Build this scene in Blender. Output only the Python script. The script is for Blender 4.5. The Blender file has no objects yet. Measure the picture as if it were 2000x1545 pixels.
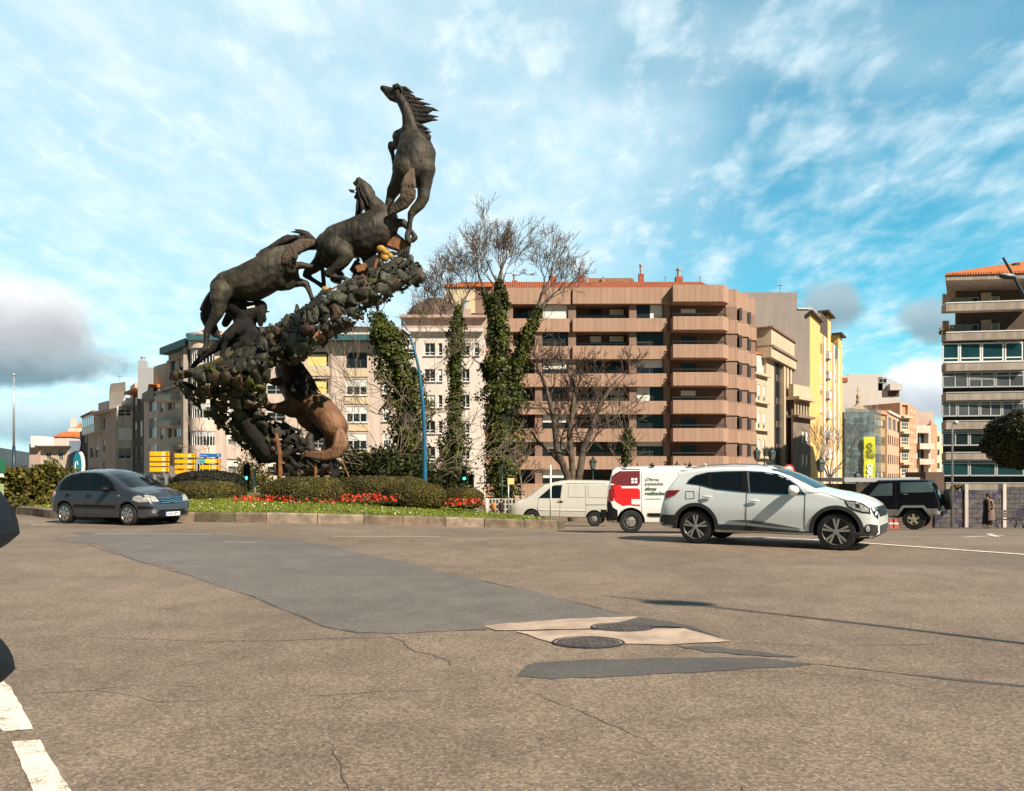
import bpy, bmesh, math, random
import numpy as np
from mathutils import Vector, Matrix, noise as mnoise
from mathutils.bvhtree import BVHTree
R = math.radians
PI = math.pi
F = 1500.0          # focal length in photograph pixels
HY = 930.0          # horizon row
EYE = 1.36
sc = bpy.context.scene
C = sc.collection
# ---------------------------------------------------------------- camera
cam = bpy.data.cameras.new("camera")
cam.sensor_width = 36.0
cam.lens = 36.0 * F / 2000.0
cam.shift_y = (HY - 772.5) / 2000.0
cam.clip_start = 0.05
cam.clip_end = 6000
camo = bpy.data.objects.new("camera", cam)
camo.location = (0, 0, EYE)
camo.rotation_euler = (R(90), 0, 0)
C.objects.link(camo)
sc.camera = camo
# ---------------------------------------------------------------- colour management
sc.view_settings.view_transform = 'Standard'
sc.view_settings.look = 'None'
sc.view_settings.exposure = 0.76
sc.view_settings.gamma = 1.0
# ---------------------------------------------------------------- sun
SUN_EL = R(41)
SUN_AZ = math.atan2(0.70, -0.71)      # from +Y towards +X
sd = Vector((math.sin(SUN_AZ) * math.cos(SUN_EL), math.cos(SUN_AZ) * math.cos(SUN_EL), math.sin(SUN_EL)))
sl = bpy.data.lights.new("sun", 'SUN')
sl.energy = 5.0
sl.angle = R(0.53)
sl.color = (1.0, 0.89, 0.755)
so = bpy.data.objects.new("sun", sl)
so.rotation_euler = sd.to_track_quat('Z', 'Y').to_euler()
so.location = (30, -30, 40)
C.objects.link(so)
# ---------------------------------------------------------------- node helper
class NT:
    def __init__(s, nt):
        s.nt = nt
    def n(s, t, **k):
        nd = s.nt.nodes.new(t)
        for a, b in k.items():
            if a == 'ins':
                for i, v in b.items():
                    nd.inputs[i].default_value = v
            else:
                setattr(nd, a, b)
        return nd
    def l(s, a, b):
        s.nt.links.new(a, b)
    def m(s, op, a, b=None, c=None, clamp=False):
        nd = s.nt.nodes.new('ShaderNodeMath')
        nd.operation = op
        nd.use_clamp = clamp
        for i, v in enumerate((a, b, c)):
            if v is None:
                continue
            if isinstance(v, (int, float)):
                nd.inputs[i].default_value = v
            else:
                s.nt.links.new(v, nd.inputs[i])
        return nd.outputs[0]
    def mix(s, f, a, b, bt='MIX'):
        nd = s.nt.nodes.new('ShaderNodeMix')
        nd.data_type = 'RGBA'
        nd.blend_type = bt
        for i, v in ((0, f), (6, a), (7, b)):
            if isinstance(v, (int, float)):
                nd.inputs[i].default_value = v
            elif isinstance(v, (tuple, list)):
                nd.inputs[i].default_value = (*v[:3], 1)
            else:
                s.nt.links.new(v, nd.inputs[i])
        return nd.outputs[2]
    def ramp(s, f, lo, hi, smooth=True):
        nd = s.nt.nodes.new('ShaderNodeMapRange')
        nd.interpolation_type = 'SMOOTHSTEP' if smooth else 'LINEAR'
        s.nt.links.new(f, nd.inputs[0])
        nd.inputs[1].default_value = lo
        nd.inputs[2].default_value = hi
        return nd.outputs[0]
    def noise(s, vec, scale, detail=4, rough=0.55, dist=0.0, sc3=None, rotz=0.0):
        if sc3 is not None or rotz:
            mp = s.n('ShaderNodeMapping')
            s.l(vec, mp.inputs[0])
            mp.inputs['Rotation'].default_value = (0, 0, rotz)
            if sc3:
                mp.inputs['Scale'].default_value = sc3
            vec = mp.outputs[0]
        nd = s.n('ShaderNodeTexNoise')
        s.l(vec, nd.inputs['Vector'])
        nd.inputs['Scale'].default_value = scale
        nd.inputs['Detail'].default_value = detail
        nd.inputs['Roughness'].default_value = rough
        nd.inputs['Distortion'].default_value = dist
        return nd.outputs[0]
# ---------------------------------------------------------------- world
w = bpy.data.worlds.new("World")
sc.world = w
w.use_nodes = True
w.node_tree.nodes.clear()
T = NT(w.node_tree)
sky = T.n('ShaderNodeTexSky', sky_type='NISHITA', sun_disc=False, sun_elevation=SUN_EL, sun_rotation=SUN_AZ,
          altitude=50, air_density=1.0, dust_density=0.6, ozone_density=2.0)
tc = T.n('ShaderNodeTexCoord')
D = tc.outputs['Generated']
sx = T.n('ShaderNodeSeparateXYZ'); T.l(D, sx.inputs[0])
dx, dy, dz = sx.outputs[0], sx.outputs[1], sx.outputs[2]
den = T.m('ADD', T.m('MAXIMUM', dz, 0.0), 0.16)
px_ = T.m('DIVIDE', dx, den); py_ = T.m('DIVIDE', dy, den)
cb = T.n('ShaderNodeCombineXYZ'); T.l(px_, cb.inputs[0]); T.l(py_, cb.inputs[1])
CP = cb.outputs[0]                     # position on a flat cloud deck
SKYMUL = 0.10
# the photograph's sky is a strong teal: air tint
tint = T.mix(1.0, sky.outputs[0], (0.36, 1.14, 1.05), 'MULTIPLY')
fr = T.m('MULTIPLY', T.m('ADD', T.m('MULTIPLY', T.ramp(dy, -0.15, 0.45), 0.78), 0.22), SKYMUL)  # sky dimmed behind the viewer, then overhead, to lower the fill light
fr = T.m('MULTIPLY', fr, T.m('SUBTRACT', 1.0, T.m('MULTIPLY', T.ramp(dz, 0.55, 0.85), 0.5)))
frc = T.n('ShaderNodeCombineColor'); [T.l(fr, frc.inputs[i]) for i in range(3)]
skyc = T.mix(1.0, tint, frc.outputs[0], 'MULTIPLY')
# high veil, thicker towards the west (left)
az = T.m('DIVIDE', dx, T.m('ADD', T.m('MAXIMUM', dy, 0.0), 0.25))
big = T.noise(CP, 0.75, 3, 0.5, 0.3)
leftness = T.ramp(az, 0.45, -0.35)
veil = T.ramp(T.m('ADD', big, T.m('MULTIPLY', leftness, 0.33)), 0.42, 0.78)
# mackerel ripples and streaks
n1 = T.noise(CP, 3.0, 4, 0.5, 0.25, sc3=(1.6, 0.72, 1), rotz=R(20))
n2 = T.noise(CP, 7.5, 5, 0.6, 0.2, sc3=(1.3, 0.8, 1), rotz=R(14))
n3 = T.noise(CP, 1.3, 6, 0.62, 0.8, sc3=(0.35, 1.6, 1), rotz=R(-12))
rip = T.m('ADD', T.m('MULTIPLY', n1, 0.58), T.m('ADD', T.m('MULTIPLY', n2, 0.50), T.m('MULTIPLY', n3, 0.18)))
patch = T.m('ADD', rip, T.m('MULTIPLY', veil, 0.17))
cl = T.ramp(patch, 0.49, 0.95)
cov = T.m('MAXIMUM', T.m('MULTIPLY', cl, 0.90), T.m('MULTIPLY', veil, 0.80))
lowhaze = T.ramp(dz, 0.22, -0.02)
cov = T.m('MAXIMUM', cov, T.m('MULTIPLY', lowhaze, 0.45), clamp=True)
# clouds thinned behind the viewer and overhead to deepen the shade
cov = T.m('MULTIPLY', cov, T.m('ADD', T.m('MULTIPLY', T.ramp(dy, -0.1, 0.5), 0.94), 0.06))
cov = T.m('MULTIPLY', cov, T.m('SUBTRACT', 1.0, T.m('MULTIPLY', T.ramp(dz, 0.56, 0.85), 0.7)))
tex = T.ramp(n2, 0.3, 0.75)
ccol = T.mix(tex, (0.40, 0.56, 0.62), (0.58, 0.66, 0.69))
c1 = T.mix(cov, skyc, ccol)
# low cumulus clumps: direction-placed masses with noisy edges
el = T.m('DIVIDE', dz, T.m('MAXIMUM', dy, 0.05))
azz = T.m('DIVIDE', dx, T.m('MAXIMUM', dy, 0.05))
dn = T.noise(D, 7.0, 6, 0.6, 0.2)
dn2 = T.noise(D, 22.0, 5, 0.6, 0.2)
def clump(col, ax, ex, rx, ry, wht, dark, edge=1.0, amp=1.0, opac=1.0):
    """soft-edged cloud centred at azimuth slope ax and elevation slope ex"""
    ux = T.m('DIVIDE', T.m('SUBTRACT', azz, ax), rx)
    uy = T.m('DIVIDE', T.m('SUBTRACT', el, ex), ry)
    rr = T.m('ADD', T.m('MULTIPLY', ux, ux), T.m('MULTIPLY', uy, uy))
    rr = T.m('ADD', rr, T.m('MULTIPLY', T.m('SUBTRACT', dn, 0.5), 4.0 * amp))
    rr = T.m('ADD', rr, T.m('MULTIPLY', T.m('SUBTRACT', dn2, 0.5), 1.6 * amp))
    msk = T.m('MULTIPLY', T.ramp(rr, 1.0 + edge * 0.35, 1.0 - edge * 0.55), T.m('GREATER_THAN', dy, 0.05))
    msk = T.m('MULTIPLY', msk, opac)
    sh = T.ramp(T.m('ADD', uy, T.m('MULTIPLY', T.m('SUBTRACT', dn, 0.5), 2.6)), -0.75, 0.75)
    return T.mix(msk, col, T.mix(sh, dark, wht))
K = c1
K = clump(K, -0.65, 0.200, 0.12, 0.060, (0.60, 0.61, 0.62), (0.30, 0.33, 0.35), 1.2, 0.9)
K = clump(K, -0.62, 0.145, 0.13, 0.028, (0.28, 0.33, 0.35), (0.10, 0.16, 0.20), 1.2, 0.7, 0.85)
K = clump(K, -0.58, 0.070, 0.15, 0.030, (0.45, 0.55, 0.58), (0.18, 0.29, 0.35), 1.2, 0.7, 0.85)
K = clump(K, 0.415, 0.222, 0.044, 0.034, (0.27, 0.35, 0.39), (0.17, 0.25, 0.29), 1.2, 0.7, 0.92)
K = clump(K, 0.540, 0.205, 0.045, 0.032, (0.27, 0.35, 0.39), (0.17, 0.25, 0.29), 1.2, 0.7, 0.90)
K = clump(K, 0.535, 0.112, 0.060, 0.045, (0.66, 0.68, 0.70), (0.33, 0.38, 0.42), 0.8, 0.6)
bg = T.n('ShaderNodeBackground')
T.l(K, bg.inputs[0]); bg.inputs[1].default_value = 1.0
wo = T.n('ShaderNodeOutputWorld'); T.l(bg.outputs[0], wo.inputs[0])
try:
    w.cycles.sampling_method = 'MANUAL'; w.cycles.sample_map_resolution = 512
except Exception:
    pass
# ---------------------------------------------------------------- placing helpers
def sstep(a, b, x):
    t = min(1, max(0, (x - a) / (b - a)))
    return t * t * (3 - 2 * t)
def gz(x, y):
    """height of the square's surface: level near the viewer, falling away to the back right"""
    return -0.050 * min(max(y - 17.0, 0), 52) * sstep(-9, 3.0, x) - 0.022 * max(0, y - 24) * 0.6 * sstep(8, 20, x) * (1 if y < 70 else 70 / y)
def P(px, py, Y):
    return Vector(((px - 1000.0) / F * Y, Y, EYE + (HY - py) / F * Y))
def PX(px, Y):
    return (px - 1000.0) / F * Y
def PZ(py, Y):
    return EYE + (HY - py) / F * Y
def G(px, py):
    """point on the flat near ground under a pixel"""
    Y = F * EYE / (py - HY)
    return ((px - 1000.0) / F * Y, Y)
def GP(px, Y):
    x = PX(px, Y)
    return Vector((x, Y, gz(x, Y)))
# ---------------------------------------------------------------- object helpers
def tag(o, label=None, cat=None, group=None, kind=None):
    if label: o['label'] = label
    if cat: o['category'] = cat
    if group: o['group'] = group
    if kind: o['kind'] = kind
    return o
def empty(name, loc, rz=0, label=None, cat=None, group=None):
    o = bpy.data.objects.new(name, None)
    o.location = loc
    o.rotation_euler = (0, 0, rz)
    o.empty_display_size = 0.5
    C.objects.link(o)
    return tag(o, label, cat, group)
def link(name, me, mats, parent=None, smooth=False, angle=None):
    if mats is not None:
        for m in (mats if isinstance(mats, (list, tuple)) else [mats]):
            me.materials.append(m)
    if smooth:
        me.polygons.foreach_set('use_smooth', [True] * len(me.polygons))
        if angle:
            me.set_sharp_from_angle(angle=R(angle))
    o = bpy.data.objects.new(name, me)
    C.objects.link(o)
    if parent is not None:
        o.parent = parent
    return o
def mesh(name, vs, fs, mats, parent=None, smooth=False, mi=None, angle=None):
    me = bpy.data.meshes.new(name)
    me.from_pydata([tuple(v) for v in vs], [], fs)
    me.update()
    o = link(name, me, mats, parent, smooth, angle)
    if mi is not None:
        me.polygons.foreach_set('material_index', mi)
    return o
class MB:
    """collects shapes into one mesh; coordinates are local to the parent"""
    def __init__(s):
        s.v = []; s.f = []; s.mi = []; s.cur = 0
    def add(s, vs, fs):
        o = len(s.v)
        s.v += [tuple(v) for v in vs]
        s.f += [tuple(i + o for i in f) for f in fs]
        s.mi += [s.cur] * len(fs)
        return s
    def box(s, x0, x1, y0, y1, z0, z1):
        vs = [(x, y, z) for z in (z0, z1) for y in (y0, y1) for x in (x0, x1)]
        return s.add(vs, [(0, 2, 3, 1), (4, 5, 7, 6), (0, 1, 5, 4), (2, 6, 7, 3), (0, 4, 6, 2), (1, 3, 7, 5)])
    def obox(s, c, ax, ay, az_, hx, hy, hz):
        """oriented box: centre, unit axes, half sizes"""
        c = Vector(c); ax = Vector(ax); ay = Vector(ay); az_ = Vector(az_)
        vs = [c + ax * (hx * i) + ay * (hy * j) + az_ * (hz * k) for k in (-1, 1) for j in (-1, 1) for i in (-1, 1)]
        return s.add(vs, [(0, 2, 3, 1), (4, 5, 7, 6), (0, 1, 5, 4), (2, 6, 7, 3), (0, 4, 6, 2), (1, 3, 7, 5)])
    def tube(s, pts, rads, n=6, cap=True):
        pts = [Vector(p) for p in pts]
        if isinstance(rads, (int, float)):
            rads = [rads] * len(pts)
        o = len(s.v)
        vs = []
        up = None
        for i, p in enumerate(pts):
            d = (pts[min(i + 1, len(pts) - 1)] - pts[max(i - 1, 0)])
            if d.length < 1e-9: d = Vector((0, 0, 1))
            d.normalize()
            if up is None:
                up = Vector((0, 0, 1)) if abs(d.z) < 0.9 else Vector((1, 0, 0))
            a = d.cross(up)
            if a.length < 1e-6: a = d.orthogonal()
            a.normalize()
            b = d.cross(a).normalized()
            up = -b if False else up
            for k in range(n):
                t = 2 * PI * k / n
                vs.append(p + (a * math.cos(t) + b * math.sin(t)) * rads[i])
        fs = []
        for i in range(len(pts) - 1):
            for k in range(n):
                k2 = (k + 1) % n
                fs.append((i * n + k, i * n + k2, (i + 1) * n + k2, (i + 1) * n + k))
        if cap and n > 2:
            fs.append(tuple(range(n))[::-1])
            fs.append(tuple((len(pts) - 1) * n + k for k in range(n)))
        return s.add(vs, fs)
    def lathe(s, prof, c=(0, 0, 0), axis='Z', n=24, close=False, caps=True):
        """prof: (radius, height) pairs"""
        c = Vector(c)
        vs = []
        for r, h in prof:
            for k in range(n):
                t = 2 * PI * k / n
                a, b = r * math.cos(t), r * math.sin(t)
                if axis == 'Z': vs.append(c + Vector((a, b, h)))
                elif axis == 'Y': vs.append(c + Vector((a, h, b)))
                else: vs.append(c + Vector((h, a, b)))
        fs = []
        m = len(prof)
        for i in range(m - 1 + (1 if close else 0)):
            i2 = (i + 1) % m
            for k in range(n):
                k2 = (k + 1) % n
                fs.append((i * n + k, i * n + k2, i2 * n + k2, i2 * n + k))
        if not close and caps:
            if prof[0][0] > 1e-6: fs.append(tuple(range(n))[::-1])
            if prof[-1][0] > 1e-6: fs.append(tuple((m - 1) * n + k for k in range(n)))
        return s.add(vs, fs)
    def prism(s, poly, z0, z1, top=None):
        """polygon in xy extruded in z"""
        n = len(poly)
        vs = [(x, y, z0) for x, y in poly] + [(x, y, z1) for x, y in (top or poly)]
        fs = [tuple(range(n))[::-1], tuple(range(n, 2 * n))]
        fs += [(i, (i + 1) % n, n + (i + 1) % n, n + i) for i in range(n)]
        return s.add(vs, fs)
    def ball(s, c, rx, ry, rz, nu=12, nv=8):
        prof = []
        vs = []
        c = Vector(c)
        for j in range(nv + 1):
            ph = -PI / 2 + PI * j / nv
            for i in range(nu):
                th = 2 * PI * i / nu
                vs.append(c + Vector((rx * math.cos(ph) * math.cos(th), ry * math.cos(ph) * math.sin(th), rz * math.sin(ph))))
        fs = [(j * nu + i, j * nu + (i + 1) % nu, (j + 1) * nu + (i + 1) % nu, (j + 1) * nu + i) for j in range(nv) for i in range(nu)]
        return s.add(vs, fs)
    def build(s, name, mats, parent=None, smooth=False, angle=None):
        return mesh(name, s.v, s.f, mats, parent, smooth, s.mi, angle)
# ---------------------------------------------------------------- materials
def mat(name, col, rough=0.7, metal=0.0, var=0.0, vscale=3.0, bump=0.0, bscale=40.0, spec=0.5, col2=None, coat=0.0, island=0.0, emit=None, coords='Object', sc3=None, detail=5):
    m = bpy.data.materials.new(name)
    m.use_nodes = True
    t = NT(m.node_tree)
    b = m.node_tree.nodes['Principled BSDF']
    b.inputs['Roughness'].default_value = rough
    b.inputs['Metallic'].default_value = metal
    b.inputs['Specular IOR Level'].default_value = spec
    if coat:
        b.inputs['Coat Weight'].default_value = coat
        b.inputs['Coat Roughness'].default_value = 0.06
    out = None
    vec = None
    if var or bump or col2:
        tcn = t.n('ShaderNodeTexCoord')
        vec = tcn.outputs[coords]
    if var or col2:
        nf = t.noise(vec, vscale, detail, 0.6, 0.0, sc3=sc3)
        f = t.ramp(nf, 0.32, 0.70)
        c2 = col2 or tuple(c * (1 - var) for c in col)
        out = t.mix(f, c2, tuple(min(1, c * (1 + var * 0.5)) for c in col) if not col2 else col)
    if island:
        g = t.n('ShaderNodeNewGeometry')
        r = g.outputs['Random Per Island']
        v = t.m('ADD', t.m('MULTIPLY', r, island * 2), 1 - island)
        cc = t.n('ShaderNodeCombineColor'); [t.l(v, cc.inputs[i]) for i in range(3)]
        out = t.mix(1.0, out if out is not None else col, cc.outputs[0], 'MULTIPLY')
    if out is not None:
        t.l(out, b.inputs['Base Color'])
    else:
        b.inputs['Base Color'].default_value = (*col, 1)
    if bump:
        nb = t.noise(vec, bscale, 4, 0.6)
        bn = t.n('ShaderNodeBump'); bn.inputs['Strength'].default_value = bump; bn.inputs['Distance'].default_value = 0.02
        t.l(nb, bn.inputs['Height']); t.l(bn.outputs[0], b.inputs['Normal'])
    if emit:
        b.inputs['Emission Color'].default_value = (*emit[0], 1)
        b.inputs['Emission Strength'].default_value = emit[1]
    return m
M = {}
def leafmat(name, c1, c2, tr=0.25):
    m = bpy.data.materials.new(name); m.use_nodes = True
    t = NT(m.node_tree); b = m.node_tree.nodes['Principled BSDF']
    g = t.n('ShaderNodeNewGeometry')
    tcn = t.n('ShaderNodeTexCoord')
    nf = t.noise(tcn.outputs['Object'], 0.9, 3, 0.6)
    f = t.m('ADD', t.m('MULTIPLY', g.outputs['Random Per Island'], 0.6), t.m('MULTIPLY', t.ramp(nf, 0.35, 0.65), 0.4))
    c = t.mix(f, c1, c2)
    t.l(c, b.inputs['Base Color'])
    b.inputs['Roughness'].default_value = 0.55
    b.inputs['Specular IOR Level'].default_value = 0.3
    trn = t.n('ShaderNodeBsdfTranslucent'); t.l(c, trn.inputs[0])
    mx = t.n('ShaderNodeMixShader'); mx.inputs[0].default_value = tr
    t.l(b.outputs[0], mx.inputs[1]); t.l(trn.outputs[0], mx.inputs[2])
    t.l(mx.outputs[0], m.node_tree.nodes['Material Output'].inputs[0])
    return m
def wallmat(name, col, stain=0.25, joints=None, jdark=0.6, rough=0.85):
    """plastered or clad wall: broad weather stains running down, fine grain, optional panel joints (w, h)"""
    m = bpy.data.materials.new(name); m.use_nodes = True
    t = NT(m.node_tree); b = m.node_tree.nodes['Principled BSDF']
    b.inputs['Roughness'].default_value = rough
    tcn = t.n('ShaderNodeTexCoord')
    v = tcn.outputs['Object']
    streak = t.noise(v, 1.0, 5, 0.65, 0, sc3=(1.6, 1.6, 0.18))
    blot = t.noise(v, 0.35, 5, 0.6)
    f = t.m('MULTIPLY', t.ramp(t.m('ADD', t.m('MULTIPLY', streak, 0.6), t.m('MULTIPLY', blot, 0.4)), 0.40, 0.62), 1.0)
    c = t.mix(f, tuple(x * (1 - stain) for x in col), col)
    fine = t.noise(v, 9.0, 3, 0.7)
    c = t.mix(t.ramp(fine, 0.3, 0.7), t.mix(1.0, c, (0.90, 0.90, 0.90), 'MULTIPLY'), c)
    if joints:
        s = t.n('ShaderNodeSeparateXYZ'); t.l(v, s.inputs[0])
        def saw(a, per, wd):
            fr = t.m('FRACT', t.m('DIVIDE', a, per))
            return t.m('LESS_THAN', fr, wd / per)
        j = None
        g = t.n('ShaderNodeNewGeometry')
        if joints[0]:
            j = t.m('MAXIMUM', saw(t.m('ADD', s.outputs[0], t.m('MULTIPLY', s.outputs[1], 0.83)), joints[0], 0.05), 0.0)
        if joints[1]:
            k = saw(s.outputs[2], joints[1], 0.05)
            j = k if j is None else t.m('MAXIMUM', j, k)
        c = t.mix(t.m('MULTIPLY', j, 1 - jdark), c, (0.05, 0.035, 0.03))
    t.l(c, b.inputs['Base Color'])
    bn = t.n('ShaderNodeBump'); bn.inputs['Strength'].default_value = 0.15; bn.inputs['Distance'].default_value = 0.02
    t.l(fine, bn.inputs['Height']); t.l(bn.outputs[0], b.inputs['Normal'])
    return m
def glassmat(name, col=(0.02, 0.03, 0.035), rough=0.04, spec=0.8, alpha=None):
    m = mat(name, col, rough, 0, spec=spec, var=0.3, vscale=0.6)
    if alpha is not None:
        m.node_tree.nodes['Principled BSDF'].inputs['Alpha'].default_value = alpha
    return m
M['glass'] = glassmat('window_glass', (0.016, 0.020, 0.022), .06, .35)
M['glass_teal'] = glassmat('teal_glass', (0.011, 0.044, 0.050), 0.12, 0.4)
M['glass_car'] = glassmat('car_glass', (0.006, 0.009, 0.010), 0.03, 0.5)
M['glass_clear'] = glassmat('clear_glass', (0.10, 0.14, 0.15), 0.03, 0.6, 0.45)
M['blind'] = mat('blind', (0.70, 0.67, 0.60), 0.7, var=0.1, sc3=(0.1, 0.1, 14), vscale=4)
M['blind_yellow'] = mat('yellow_blind', (0.78, 0.58, 0.20), 0.7, var=0.1)
M['curtain'] = mat('curtain', (0.24, 0.235, 0.225), 0.9, var=0.25, sc3=(3, 3, 0.2), vscale=2)
M['frame_white'] = mat('white_frame', (0.66, 0.66, 0.63), 0.5)
M['frame_dark'] = mat('dark_frame', (0.035, 0.030, 0.028), 0.5)
M['frame_grey'] = mat('grey_frame', (0.36, 0.37, 0.37), 0.5)
M['metal_dark'] = mat('dark_metal', (0.03, 0.032, 0.034), 0.5, 0.4)
M['metal'] = mat('galvanised_metal', (0.42, 0.43, 0.42), 0.45, 0.6, var=0.15)
M['black'] = mat('black_plastic', (0.007, 0.007, 0.007), 0.6, spec=.25)
M['dark'] = mat('dark_interior', (0.02, 0.018, 0.016), 0.9)
M['white_plain'] = mat('white_paint', (0.75, 0.74, 0.70), 0.6, var=0.06)
M['orange_tile'] = None
def tilemat(name, c1, c2):
    m = bpy.data.materials.new(name); m.use_nodes = True
    t = NT(m.node_tree); b = m.node_tree.nodes['Principled BSDF']
    tcn = t.n('ShaderNodeTexCoord'); v = tcn.outputs['Object']
    wv = t.n('ShaderNodeTexWave', wave_type='BANDS', bands_direction='X')
    t.l(v, wv.inputs[0]); wv.inputs['Scale'].default_value = 1.3; wv.inputs['Distortion'].default_value = 0.6
    nz = t.noise(v, 2.5, 5, 0.7)
    c = t.mix(t.ramp(nz, 0.3, 0.7), c1, c2)
    c = t.mix(t.m('MULTIPLY', t.ramp(wv.outputs[1], 0.5, 0.0), 0.65), c, tuple(x * 0.25 for x in c1))
    t.l(c, b.inputs['Base Color']); b.inputs['Roughness'].default_value = 0.85
    bn = t.n('ShaderNodeBump'); bn.inputs['Strength'].default_value = 0.6; bn.inputs['Distance'].default_value = 0.08
    t.l(wv.outputs[1], bn.inputs['Height']); t.l(bn.outputs[0], b.inputs['Normal'])
    return m
M['tile'] = tilemat('orange_roof_tile', (0.42, 0.11, 0.03), (0.72, 0.22, 0.05))
M['tile_red'] = tilemat('red_brown_roof_tile', (0.22, 0.055, 0.022), (0.38, 0.105, 0.035))
M['tile_dark'] = tilemat('dull_roof_tile', (0.20, 0.09, 0.05), (0.34, 0.16, 0.09))
# ================================================================ ground
def asphaltmat(name, c1, c2, grain=1.0, fine=0.62, chipt=0.90):
    m = bpy.data.materials.new(name); m.use_nodes = True
    t = NT(m.node_tree); b = m.node_tree.nodes['Principled BSDF']
    tcn = t.n('ShaderNodeTexCoord'); v = tcn.outputs['Object']
    big = t.noise(v, 0.28, 5, 0.6)
    mid = t.noise(v, 2.2, 5, 0.65)
    f = t.ramp(t.m('ADD', t.m('MULTIPLY', big, 0.6), t.m('MULTIPLY', mid, 0.4)), 0.34, 0.66)
    c = t.mix(f, c1, c2)
    g1 = t.noise(v, 38.0 * grain, 3, 0.8)
    g2 = t.noise(v, 160.0 * grain, 2, 0.7)
    gr = t.m('ADD', t.m('MULTIPLY', g1, 0.5), t.m('MULTIPLY', g2, 0.5))
    vc = t.n('ShaderNodeTexVoronoi'); t.l(v, vc.inputs['Vector']); vc.inputs['Scale'].default_value = 62.0 * grain
    vs_ = t.n('ShaderNodeSeparateColor'); t.l(vc.outputs['Color'], vs_.inputs[0])
    gf = t.m('ADD', t.m('MULTIPLY', t.ramp(gr, 0.36, 0.64), 0.55), t.m('MULTIPLY', t.m('POWER', vs_.outputs[0], 1.4), 0.55))
    lo = 1 - fine
    cc = t.n('ShaderNodeCombineColor'); vv = t.m('ADD', t.m('MULTIPLY', gf, 2 * fine), lo)
    [t.l(vv, cc.inputs[i]) for i in range(3)]
    c = t.mix(1.0, c, cc.outputs[0], 'MULTIPLY')
    # pale stone chips
    vo = t.n('ShaderNodeTexVoronoi'); t.l(v, vo.inputs['Vector']); vo.inputs['Scale'].default_value = 46.0 * grain
    sc_ = t.n('ShaderNodeSeparateColor'); t.l(vo.outputs['Color'], sc_.inputs[0])
    chip = t.m('MULTIPLY', t.m('LESS_THAN', vo.outputs['Distance'], 0.30), t.m('GREATER_THAN', sc_.outputs[0], chipt))
    c = t.mix(t.m('MULTIPLY', chip, 0.55), c, (0.50, 0.42, 0.32))
    pit = t.m('MULTIPLY', t.m('LESS_THAN', vo.outputs['Distance'], 0.35), t.m('LESS_THAN', sc_.outputs[1], 0.16))
    c = t.mix(t.m('MULTIPLY', pit, 0.5), c, (0.05, 0.04, 0.035))
    oil = t.noise(v, 0.9, 6, 0.7, 0.4, sc3=(0.8, 1.6, 1)); trk = t.noise(v, 0.35, 3, 0.5, 0, sc3=(.25, 1.6, 1), rotz=R(8))
    c = t.mix(t.m('MULTIPLY', t.ramp(oil, 0.61, 0.70), 0.50), c, (0.085, 0.070, 0.058))
    c = t.mix(t.m('MULTIPLY', t.ramp(trk, 0.50, 0.72), 0.35), c, (0.12, 0.098, 0.080))
    t.l(c, b.inputs['Base Color'])
    b.inputs['Roughness'].default_value = 0.82
    b.inputs['Specular IOR Level'].default_value = 0.35
    bn = t.n('ShaderNodeBump'); bn.inputs['Strength'].default_value = 0.35; bn.inputs['Distance'].default_value = 0.006
    t.l(gr, bn.inputs['Height']); t.l(bn.outputs[0], b.inputs['Normal'])
    return m
M['road'] = asphaltmat('old_asphalt', (0.142, 0.104, 0.074), (0.228, 0.170, 0.122))
M['patch'] = asphaltmat('newer_asphalt', (0.118, 0.100, 0.086), (0.165, 0.143, 0.125), 1.0, 0.40, 1.1)
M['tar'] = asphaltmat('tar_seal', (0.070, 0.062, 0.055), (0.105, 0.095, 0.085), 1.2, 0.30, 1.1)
M['crack'] = mat('dark_crack', (0.085, 0.068, 0.054), 0.95)  # plain dark tone of road cracks and kerb joints
M['worn'] = asphaltmat('worn_asphalt', (0.115, 0.092, 0.072), (0.16, 0.125, 0.095), 1.0, 0.5)
M['slab'] = mat('worn_concrete', (0.50, 0.37, 0.27), 0.9, var=0.45, vscale=2.6, bump=0.3, bscale=60, col2=(0.30, 0.22, 0.17))
def paintmat():
    m = bpy.data.materials.new('road_paint'); m.use_nodes = True
    t = NT(m.node_tree); b = m.node_tree.nodes['Principled BSDF']
    tcn = t.n('ShaderNodeTexCoord'); v = tcn.outputs['Object']
    n = t.m('ADD', t.m('MULTIPLY', t.noise(v, 6, 6, 0.75), 0.6), t.m('MULTIPLY', t.noise(v, 70, 3, 0.7), 0.4))
    c = t.mix(t.ramp(n, 0.40, 0.50), (0.30, 0.24, 0.18), (0.74, 0.66, 0.54))
    t.l(c, b.inputs['Base Color']); b.inputs['Roughness'].default_value = 0.8
    return m
M['paint'] = paintmat()
def axis(segs):
    out = []
    for a, b, s in segs:
        n = max(1, int(round((b - a) / s)))
        out += [a + (b - a) * i / n for i in range(n)]
    out.append(segs[-1][1])
    return out
gx = axis([(-900, -100, 100), (-100, -24, 4), (-24, 28, 0.5), (28, 100, 4), (100, 900, 100)])
gy = axis([(-60, 0, 10), (0, 60, 0.5), (60, 120, 3), (120, 3000, 180)])
vs = [(x, y, gz(x, y)) for y in gy for x in gx]
nx = len(gx)
fs = [(j * nx + i, j * nx + i + 1, (j + 1) * nx + i + 1, (j + 1) * nx + i) for j in range(len(gy) - 1) for i in range(nx - 1)]
tag(mesh('road', vs, fs, M['road'], smooth=True), kind='structure')
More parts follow.
